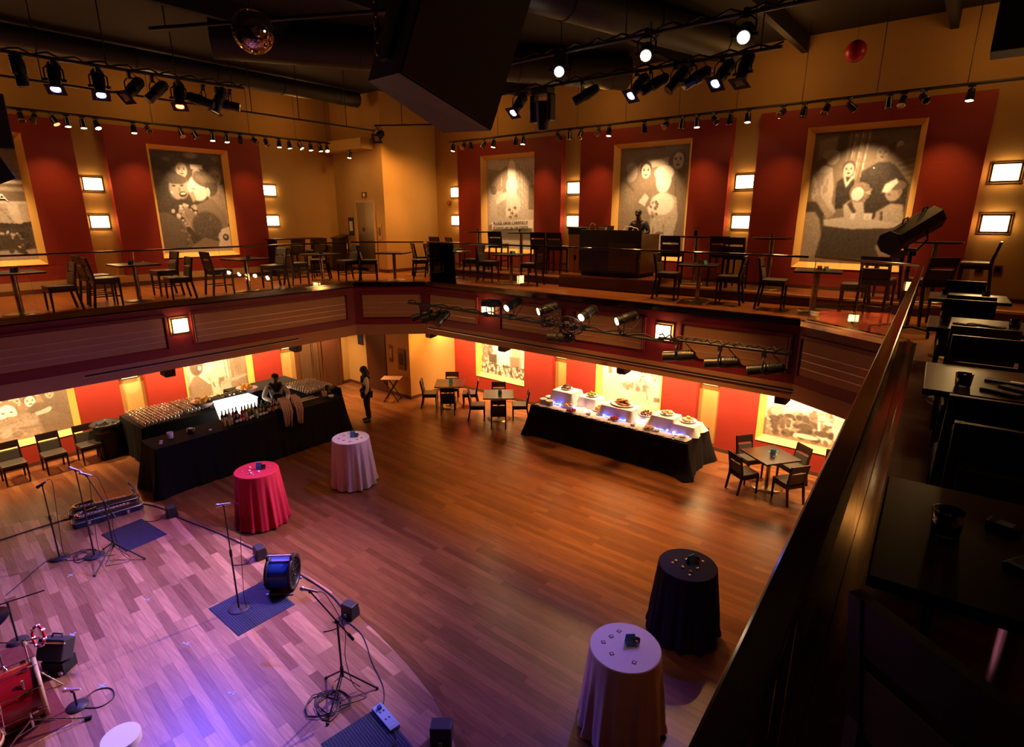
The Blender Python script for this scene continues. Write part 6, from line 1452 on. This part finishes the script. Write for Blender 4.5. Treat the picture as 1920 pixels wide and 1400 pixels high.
cable('stage_cable', 'black cable across the left of the stage to the first microphone stand', [(-10.4, .9, Z0), (-10.7, 1.2, Z0), (-11.0, 1.5, Z0), (-10.95, 1.62, Z0)], .007)
cable('stage_cable', 'cable running from the front right tripod to the power strip', [(-6.05, 3.75, Z0), (-5.6, 3.72, Z0), (-5.1, 3.5, Z0), (-4.7, 3.35, Z0), (-4.5, 3.2, Z0), (-4.49, 3.12, Z0 + .03)], .007)
cable('stage_cable', 'cable running from the power strip to the bottom mat', [(-4.1, 3.02, Z0 + .02), (-3.98, 2.95, Z0 + .01), (-4.0, 2.8, Z0 + .01), (-4.2, 2.6, Z0 + .01), (-4.4, 2.4, Z0 + .01)], .006)
# small stage speakers on the edge
def monitor(label, x, y, deg, s=1):
    t = thing('stage_monitor', label, 'loudspeaker', (x, y, ST), rad(deg), 'small speakers along the stage edge'); t.scale = (s,) * 3
    MB().hexa([(-.10, -.09, .0), (.10, -.09, .0), (.10, .09, .0), (-.10, .09, .0)], [(-.10, -.075, .21), (.10, -.075, .21), (.10, .06, .21), (-.10, .06, .21)]).build('cabinet', MAT['mon_black'], t, bevel=.012)
    MB().hexa([(-.085, .0905, .02), (.085, .0905, .02), (.085, .1, .02), (-.085, .1, .02)], [(-.085, .064, .19), (.085, .064, .19), (.085, .074, .19), (-.085, .074, .19)]).build('grille', MAT['black_metal'], t)
    MB().box(-.02, .02, -.11, -.09, .05, .09).build('connector', MAT['strip_blue'], t)
    b = MB(); b.tube(smooth([(0, -.11, .07), (.0, -.16, .05), (.03, -.22, .012), (-.02, -.34, .008), (-.1, -.42, .008)], 4), .006, 5); b.build('speaker_cable', MAT['cable'], t)
monitor('small black stage speaker at the left end of the curved edge', -11.0, 3.42, -10)
monitor('small black stage speaker on the edge left of the round fan', -8.4, 3.78, -8)
monitor('small black stage speaker behind the front right tripod', -6.05, 3.86, 12)
monitor('small black stage speaker on the edge near the bottom of the picture', -3.62, 3.28, 38, 1.15)
# round fan
t = thing('drum_fan', 'black and blue portable drum fan on the stage edge', 'fan', (-7.38, 3.62, ST), rad(42))
b = MB(); r0 = .25
for s in (-.17, .17): b.lathe([(r0 - .03, -.02), (r0 + .01, -.02), (r0 + .01, .02), (r0 - .03, .02), (r0 - .03, -.02)], 28)
b.v = [(z + (-.17 if i < len(b.v) // 2 else .17), x, y + .27) for i, (x, y, z) in enumerate(b.v)]
b.build('rim', MAT['black_metal'], t)
MB().cyl((-.165, 0, .27), (.165, 0, .27), .235, n=28, cap=False).build('barrel', MAT['fan_blue'], t)
b = MB()
for s in (-1, 1):
    for k in range(5): rr = .04 + .045 * k; b.tube([(.168 * s, rr * math.cos(j * PI / 9), .27 + rr * math.sin(j * PI / 9)) for j in range(18)], .004, 4, True)
    for k in range(8): a = k * PI / 4; b.cyl((.168 * s, .03 * math.cos(a), .27 + .03 * math.sin(a)), (.168 * s, .24 * math.cos(a), .27 + .24 * math.sin(a)), .004, n=4)
b.build('guard', MAT['black_metal'], t)
MB().cyl((-.08, 0, .27), (.10, 0, .27), .06, n=14).build('motor', MAT['black_metal'], t)
b = MB()
for k in range(5):
    a = k * 2 * PI / 5; b.bx((.12, .13 * math.cos(a), .27 + .13 * math.sin(a)), (.05, .16, .01), (a, .5, 0))
    b.bx((.12, .13 * math.cos(a), .27 + .13 * math.sin(a)), (.012, .20, .075), (a, 0, 0))
b.build('blade', MAT['black_gloss'], t)
MB().cyl((-.18, -.05, .57), (.18, -.05, .57), .016, n=10).build('handle', MAT['mic_silver'], t)
for s in (-1, 1): MB().box(s * .175 - .015, s * .175 + .015, -.09, -.0, .46, .585).build('handle_bracket', MAT['black_metal'], t)
for y in (-.2, .2): MB().cyl((-.2, y, .015), (.2, y, .015), .015, n=8).build('foot_bar', MAT['mic_silver'], t)
# power strip
t = thing('power_strip', 'pale blue four-socket power box on the stage', 'power strip', (-4.3, 3.07, ST), rad(-8))
MB().box(-.20, .20, -.062, .062, 0, .05).build('box', MAT['strip_blue'], t, bevel=.005)
for x in (-.08, .04):
    for y in (-.022, .022): MB().box(x - .012, x + .012, y - .009, y + .009, .05, .0515).build('socket', MAT['dark_print'], t)
MB().box(-.155, -.115, -.02, .02, .05, .085).build('plug', MAT['fan_blue'], t); MB().box(.14, .15, -.03, .03, .05, .0515).build('label_strip', MAT['paper'], t)
# saxophones lying in their open cases
def sax_case(label, label2, x, y, deg):
    t = thing('saxophone_case', label, 'instrument case', (x, y, ST), rad(deg))
    out = [(-.55, -.12), (-.5, -.16), (-.1, -.15), (.15, -.10), (.5, -.09), (.56, -.04), (.56, .06), (.5, .10), (.0, .13), (-.45, .15), (-.54, .10)]
    MB().prism(out, 0, .10).build('shell', MAT['case_blue'], t, bevel=.015)
    b = MB(); b.tube([(px, py, .105) for px, py in out], .008, 5, True); b.build('rim', MAT['mic_silver'], t)
    MB().prism([(px * .92, py * .86) for px, py in out], .10, .104).build('lining', MAT['black_matte'], t)
    for px in (-.3, .3): MB().box(px - .02, px + .02, -.165, -.14, .04, .09).build('latch', MAT['mic_silver'], t)
    s = thing('saxophone', label2, 'saxophone', (x, y, ST + .105), rad(deg))
    b = MB(); b.tube(smooth([(.40, .02, .03), (.0, .0, .035), (-.34, -.02, .045), (-.45, -.02, .055), (-.46, .06, .06), (-.36, .10, .06), (-.15, .09, .07)], 5), [.018] * 6 + [.024] * 4 + [.03] * 6 + [.034] * 6 + [.045] * 4 + [.05] * 2 + [.055, .06, .065], 10); b.build('body', MAT['brass'], s)
    b = MB()
    for k in range(13): kx = -.34 + k * .055; b.cyl((kx, -.01, .065), (kx, -.01, .078), .018, n=10)
    for q in (-.03, .03): b.cyl((-.36, q, .07), (.36, q, .06), .004, n=5)
    b.build('keys', MAT['mic_silver'], s)
    b = MB(); b.tube(smooth([(.40, .02, .03), (.47, .02, .05), (.52, .02, .12), (.50, .02, .20), (.46, .02, .26)], 4), .012, 8); b.build('neck', MAT['brass'], s)
    MB().cyl((.465, .02, .25), (.43, .02, .32), .016, .011, 8).build('mouthpiece', MAT['fan_blue'], s)
sax_case('dark blue instrument case with pale rim, the rear one', 'shiny saxophone in the rear case', -12.28, 2.72, 76)
sax_case('dark blue instrument case with pale rim, the front one beside the mat', 'shiny saxophone in the front case', -11.88, 2.66, 80)
# tape marks
for k, (x, y, cr) in enumerate(((-10.27, 1.66, 1), (-8.65, 1.27, 1), (-7.33, 1.23, 1), (-8.68, 2.18, 0), (-7.29, 2.16, 0), (-6.01, 2.15, 0))):
    b = MB(); b.bx((0, 0, .001), (.10, .016, .002), (0, 0, .3))
    if cr: b.bx((0, 0, .002), (.016, .10, .002), (0, 0, .3))
    else: b.bx((.012, .02, .001), (.05, .014, .002), (0, 0, 1.4))
    tag(b.build('floor_mark', MAT['tape'], loc=(x, y, ST)), ('pale blue tape cross on the stage, ' if cr else 'short pale blue tape mark on the stage, ') + ('upper left one', 'left middle one', 'lower left one', 'upper one right of the crosses', 'middle one', 'lower right one')[k], 'tape mark')
# ------------------------------------------------------------------ drum kit corner, bottom left
rg = MB().box(-1.0, 1.0, -.85, .75, 0, .008).build('rug', MAT['rug'], loc=(-8.0, .1, ST)); tag(rg, 'dark red rug under the drum kit', 'rug')
ax = V((.1, .995, 0)); tq = ax.to_track_quat('Z', 'Y').to_matrix().to_4x4()
def drum(label, c, axis, r, L, hoop='drum_wood', lugs=8, name='bass_drum'):
    t = thing(name, label, 'drum', c); T = V(axis).normalized().to_track_quat('Z', 'Y').to_matrix().to_4x4()
    def blt(n, f, m):
        b = MB(); b.T = T; f(b); return b.build(n, MAT[m], t)
    blt('shell', lambda b: b.cyl((0, 0, -L), (0, 0, 0), r, n=40, cap=False), 'drum_red')
    for z in (-L, 0): blt('hoop', lambda b: b.lathe([(r + .004, z - .022), (r + .022, z - .022), (r + .022, z + .022), (r + .004, z + .022), (r + .004, z - .022)], 40), hoop)
    blt('head', lambda b: b.cyl((0, 0, .004), (0, 0, .010), r, n=40), 'drum_red' if hoop == 'drum_wood' else 'drum_head')
    blt('rear_head', lambda b: b.cyl((0, 0, -L - .01), (0, 0, -L - .004), r, n=40), 'drum_head')
    def rods(b):
        for k in range(lugs):
            a = 2 * PI * k / lugs + .2; x, y = (r + .03) * math.cos(a), (r + .03) * math.sin(a)
            b.cyl((x, y, -L - .01), (x, y, .01), .005, n=5)
    blt('tension_rods', rods, 'chrome')
    for k in range(lugs):
        a = 2 * PI * k / lugs + .2
        for z in (-L * .8, -L * .2): blt('lug', lambda b: b.bx(((r + .018) * math.cos(a), (r + .018) * math.sin(a), z), (.03, .03, .05), (0, 0, a)), 'chrome')
    return t
drum('dark red bass drum with wooden hoop at the bottom left corner', (-7.42, .72, ST + .335), ax, .30, .46)
drum('red floor tom with wooden hoop at the very bottom left', (-7.05, .12, ST + .62), (.1, .05, 1), .2, .38, name='floor_tom')
def cymbal(label, c, r, h, tilt=.3):
    t = thing('cymbal', label, 'cymbal', c)
    b = MB(); b.T = M.Rotation(tilt, 4, V((1, .4, 0))); b.lathe([(r, 0), (r * .6, .012), (r * .18, .022), (.02, .05), (.0, .055), ], 32).lathe([(r, -.002), (0.0, .02)], 32); b.build('plate', MAT['brass'], t)
    MB().cyl((0, 0, -h + .05), (0, 0, .07), .011, n=8).build('stand_pole', MAT['chrome'], t)
    for k in range(3):
        a = k * 2.1 + .4; MB().cyl((0, 0, -h + .32), (.28 * math.cos(a), .28 * math.sin(a), -h + .012), .009, n=6).build('stand_leg', MAT['chrome'], t)
cymbal('shiny cymbal on its stand at the left frame edge above the drum kit', (-8.15, .52, ST + .95), .19, .95)
t = thing('tambourine', 'red tambourine hanging upright at the drum kit', 'tambourine', (-7.72, .84, ST + .76))
b = MB(); b.T = M.Rotation(rad(78), 4, 'X') @ M.Rotation(rad(20), 4, 'Y'); b.tube([(.10 * math.cos(k * PI / 12), .12 * math.sin(k * PI / 12), 0) for k in range(24)], .016, 8, True); b.build('frame', MAT['tamb_red'], t)
for k in range(7):
    b = MB(); b.T = M.Rotation(rad(78), 4, 'X') @ M.Rotation(rad(20), 4, 'Y'); a = k * .9; b.cyl((.10 * math.cos(a), .12 * math.sin(a), -.019), (.10 * math.cos(a), .12 * math.sin(a), .019), .018, n=10); b.build('jingle', MAT['mic_silver'], t)
t = thing('percussion_stand', 'chrome clamp stand holding the tambourine beside the drum kit', 'stand', (-7.85, .72, ST))
MB().cyl((0, 0, .3), (0, 0, .72), .011, n=8).build('pole', MAT['chrome'], t); MB().cyl((0, 0, .70), (.14, .12, .74), .009, n=8).build('arm', MAT['chrome'], t); MB().cyl((-.25, -.18, .66), (.35, .3, .66), .009, n=8).build('cross_bar', MAT['chrome'], t); MB().bx((0, 0, .68), (.05, .05, .06)).build('clamp', MAT['chrome'], t)
for k in range(3): a = k * 2.1 + 1; MB().cyl((0, 0, .34), (.26 * math.cos(a), .26 * math.sin(a), .01), .009, n=6).build('leg', MAT['chrome'], t)
t = thing('practice_amplifier', 'small black amplifier with handle behind the drum hoop', 'amplifier', (-8.05, 1.0, ST), rad(35))
MB().box(-.14, .14, -.1, .1, 0, .16).build('stand', MAT['black_matte'], t); T = M.Translation((0, 0, .30)) @ M.Rotation(rad(-25), 4, 'X')
b = MB(); b.T = T; b.box(-.17, .17, -.09, .09, -.13, .13); b.build('cabinet', MAT['mon_black'], t, bevel=.015)
b = MB(); b.T = T; b.tube([(-.07, 0, .13), (-.06, 0, .17), (.06, 0, .17), (.07, 0, .13)], .011, 6); b.build('handle', MAT['mon_black'], t)
b = MB(); b.T = T; b.box(-.14, .14, -.098, -.09, -.1, .06); b.build('grille', MAT['black_metal'], t)
for x in (-.1, .1): MB().cyl((x, -.12, .03), (x, -.09, .03), .03, n=12).build('foot', MAT['white_plastic'], t)
t = thing('microphone_stand', 'low microphone stand with round base in front of the bass drum', 'microphone stand', (-7.2, .95, ST))
MB().lathe([(.11, 0), (.11, .012), (.02, .025)], 22).build('round_base', MAT['mon_black'], t); MB().cyl((0, 0, .02), (0, 0, .2), .011, n=8).build('pole', MAT['black_metal'], t); mic(t, (-.03, -.03, .24), (-.6, -.5, -.05))
cable('stage_cable', 'looped cable beside the low microphone stand', [(-7.1, 1.0, Z0), (-6.98, 1.12, Z0), (-7.02, 1.26, Z0), (-7.2, 1.28, Z0), (-7.3, 1.16, Z0), (-7.24, 1.02, Z0)], .006)
t = thing('hardware_stand', 'chrome tripod stand with rubber foot at the bottom left', 'stand', (-7.12, .55, ST))
MB().cyl((0, 0, .1), (-.12, .02, .62), .014, n=8).build('pole', MAT['chrome'], t)
for lx, ly in ((.22, .42), (-.3, .1), (.1, -.3)):
    l = MB().cyl((0, 0, .2), (lx, ly, .02), .010, n=7).cyl((0, 0, .1), (lx * .5, ly * .5, .11), .006, n=5).build('leg', MAT['chrome'], t); MB().cyl((lx * .95, ly * .95, .02), (lx * 1.08, ly * 1.08, .018), .022, n=10).build('rubber_foot', MAT['black_matte'], l)
MB().bx((-.05, .01, .35), (.05, .05, .08)).build('clamp', MAT['chrome'], t)
t = thing('music_stand_arm', 'black boom arm entering at the left frame edge above the cymbal', 'stand', (-9.05, .78, ST)); MB().cyl((0, 0, 0), (0, 0, .62), .012, n=8).build('pole', MAT['black_metal'], t); MB().cyl((-.1, -.2, .58), (.16, .36, .66), .009, n=8).build('boom', MAT['black_metal'], t); MB().lathe([(.12, 0), (.12, .012), (.02, .02)], 18).build('round_base', MAT['mon_black'], t)
t = thing('drum_throne', 'round white-topped stool cut off by the bottom frame edge', 'stool', (-5.78, 1.02, ST))
MB().cyl((0, 0, .42), (0, 0, .5), .17, .17, 28).build('seat', MAT['drum_head'], t, bevel=.02); MB().cyl((0, 0, .1), (0, 0, .42), .02, n=10).build('post', MAT['chrome'], t)
for k in range(3): a = k * 2.1; MB().cyl((0, 0, .2), (.25 * math.cos(a), .25 * math.sin(a), .01), .011, n=6).build('leg', MAT['chrome'], t)
# ------------------------------------------------------------------ light
def lamp(kind, name, loc, energy, col, aim=None, size=60, blend=.5, radius=.05):
    l = bpy.data.lights.new(name, kind); l.energy = energy; l.color = col
    if kind == 'SPOT': l.spot_size = rad(size); l.spot_blend = blend; l.shadow_soft_size = radius
    elif kind == 'POINT': l.shadow_soft_size = radius
    elif kind == 'AREA': l.size = radius
    o = bpy.data.objects.new(name, l); COL.objects.link(o); o.location = loc
    if aim is not None: o.rotation_euler = (V(aim) - V(loc)).to_track_quat('-Z', 'Y').to_euler()
    return o
WARM = (1, .46, .12); TUNG = (1, .60, .28)
# track spotlights washing the murals
for y in (2.5, 6.95):
    lamp('SPOT', 'track_lamp', (TX + .15, y, 7.5), 300, TUNG, (XL, y, 5.75), 66, .85, .05)
    for q in (-1.3, 1.4): lamp('SPOT', 'track_lamp', (TX + .1, y + q, 7.5), 55, WARM, (XL, y + q, 5.0), 70, 1, .05)
for x in (-11.05, -6.55, -2.1):
    lamp('SPOT', 'track_lamp', (x, TY - .15, 7.5), 300, TUNG, (x, YB, 5.75), 66, .85, .05)
    for q in (-1.4, 1.3): lamp('SPOT', 'track_lamp', (x + q, TY - .1, 7.5), 55, WARM, (x + q, YB, 5.0), 70, 1, .05)
for y in (1.5, 3.2, 4.5, 5.8, 7.4, 9.1, 10.2): lamp('SPOT', 'track_lamp', (TX + .3, y, 7.5), 190, WARM, (-14.4, y, 4), 80, .9, .05)
for x in (-13.2, -12.0, -10, -8.2, -6.8, -5.2, -3.4, -1.8, -.4): lamp('SPOT', 'track_lamp', (x, TY - .3, 7.5), 190, WARM, (x, 11.1, 4), 80, .9, .05)
lamp('SPOT', 'track_lamp', (-13.0, 10.9, 7.8), 130, WARM, (-15.2, 11.4, 5.4), 90, 1, .05)
lamp('SPOT', 'track_lamp', (-12.6, 11.6, 7.8), 110, WARM, (-14.1, 12.4, 5.6), 90, 1, .05)
# recessed downlights under the balcony, close to the walls
for y in (1.0, 2.4, 3.9, 5.3, 6.4, 7.5, 8.6, 10.2): lamp('SPOT', 'downlight', (-15.75, y, 2.58), 250, TUNG, (-16.3, y, .9), 125, .9, .05)
for x in (-12.9, -11.8, -10.8, -9.7, -8.4, -7.3, -6.3, -5.2, -4.0, -3.0, -1.9, -.9): lamp('SPOT', 'downlight', (x, 12.75, 2.58), 250, TUNG, (x, 13.3, .9), 125, .9, .05)
lamp('SPOT', 'downlight', (-14.6, 10.3, 2.58), 240, WARM, (-14.2, 10.0, 0), 70, .8, .05)
lamp('SPOT', 'downlight', (-12.4, 11.6, 2.58), 150, WARM, (-13.2, 12.2, .6), 120, .8, .05)
lamp('SPOT', 'pin_spot', (-14.2, 4.6, 2.55), 120, (1, .95, .9), (XL, 4.75, 1.42), 9, .15, .01)
# hall lights from the ceiling
lamp('SPOT', 'hall_lamp', (-5.53, 8, 7.6), 1500, WARM, (-6.0, 8.8, 0), 50, 1, .12)
lamp('SPOT', 'hall_lamp', (-4.07, 8, 7.6), 1500, WARM, (-3.4, 9.0, 0), 50, 1, .12)
lamp('SPOT', 'hall_lamp', (-9.5, 7.0, 8.3), 300, WARM, (-9.8, 7.4, 0), 90, 1, .3)
lamp('SPOT', 'hall_lamp', (-3.5, 5.6, 8.3), 60, WARM, (-3.5, 5.6, 0), 80, 1, .3)
lamp('SPOT', 'balcony_lamp', (-2.74, 8, 7.6), 2600, WARM, (-.05, 4.7, 3.95), 21, .5, .06)
lamp('SPOT', 'balcony_lamp', (-2.6, 8, 7.6), 1800, WARM, (-.45, 2.1, 3.95), 7, .4, .04)
for x, y in ((-11.5, 12.3), (-7.5, 12.3), (-3.5, 12.3), (-.2, 12.3), (-15.3, 2.5), (-15.3, 6), (-15.3, 9.5)): lamp('POINT', 'added_wall_fill', (x, y, 8.3), 11, WARM, radius=.3)  # added point fill to lift the upper walls; no fixtures hang here
# stage wash
lamp('SPOT', 'stage_key', (-6.1, 9.4, 7.5), 2100, (1, .62, .56), (-7.2, 2.2, 0.2), 40, .8, .08)
lamp('SPOT', 'stage_key', (-5.9, 9.4, 7.5), 1000, (1, .52, .62), (-9.0, 1.4, 0.2), 50, .9, .08)
lamp('SPOT', 'stage_key', (-7.62, 9.2, 3.9), 500, (1, .85, .78), (-9.2, 2.2, .5), 40, .8, .05)
for loc, aim, e in (((-12, 3.2, 7.4), (-8.4, 1.2, 0), 1300), ((-12, 3.8, 7.4), (-6.6, 2.8, 0), 1300), ((-7.6, 9.4, 7.5), (-10, 2.2, 0), 1000), ((-5.1, 9.4, 7.5), (-7.5, 1.6, 0), 1100), ((-3.6, 9.4, 7.5), (-5, 3.0, 0), 900)):
    lamp('SPOT', 'blue_wash', loc, e, (.14, .10, 1), aim, 58, 1, .08)
lamp('SPOT', 'red_wash', (-11.7, 5.0, 7.4), 200, (1, .08, .04), (-9, 3.2, 0), 40, .6, .08)
# soft room glow
w = bpy.data.worlds.new('World'); bpy.context.scene.world = w; w.use_nodes = True
w.node_tree.nodes['Background'].inputs[0].default_value = (.02, .012, .006, 1); w.node_tree.nodes['Background'].inputs[1].default_value = 1
# ------------------------------------------------------------------ camera
cd = bpy.data.cameras.new('camera'); cam = bpy.data.objects.new('camera', cd); COL.objects.link(cam)
cam.location = (0, 0, 5.63)
cam.rotation_euler = (PI / 2 - math.atan(294 / 1063), 0, rad(38.96))
cd.sensor_fit = 'HORIZONTAL'; cd.sensor_width = 36; cd.lens = 1063 / 1920 * 36; cd.clip_start = .02; cd.clip_end = 100
sc_ = bpy.context.scene; sc_.camera = cam
sc_.view_settings.view_transform = 'Standard'; sc_.view_settings.look = 'None'; sc_.view_settings.gamma = 1; sc_.view_settings.exposure = .7
sc_.cycles.use_denoising = True; sc_.cycles.max_bounces = 6; sc_.cycles.transparent_max_bounces = 16; sc_.cycles.caustics_reflective = False; sc_.cycles.caustics_refractive = False
sc_.cycles.sample_clamp_indirect = 4; sc_.cycles.use_light_tree = True
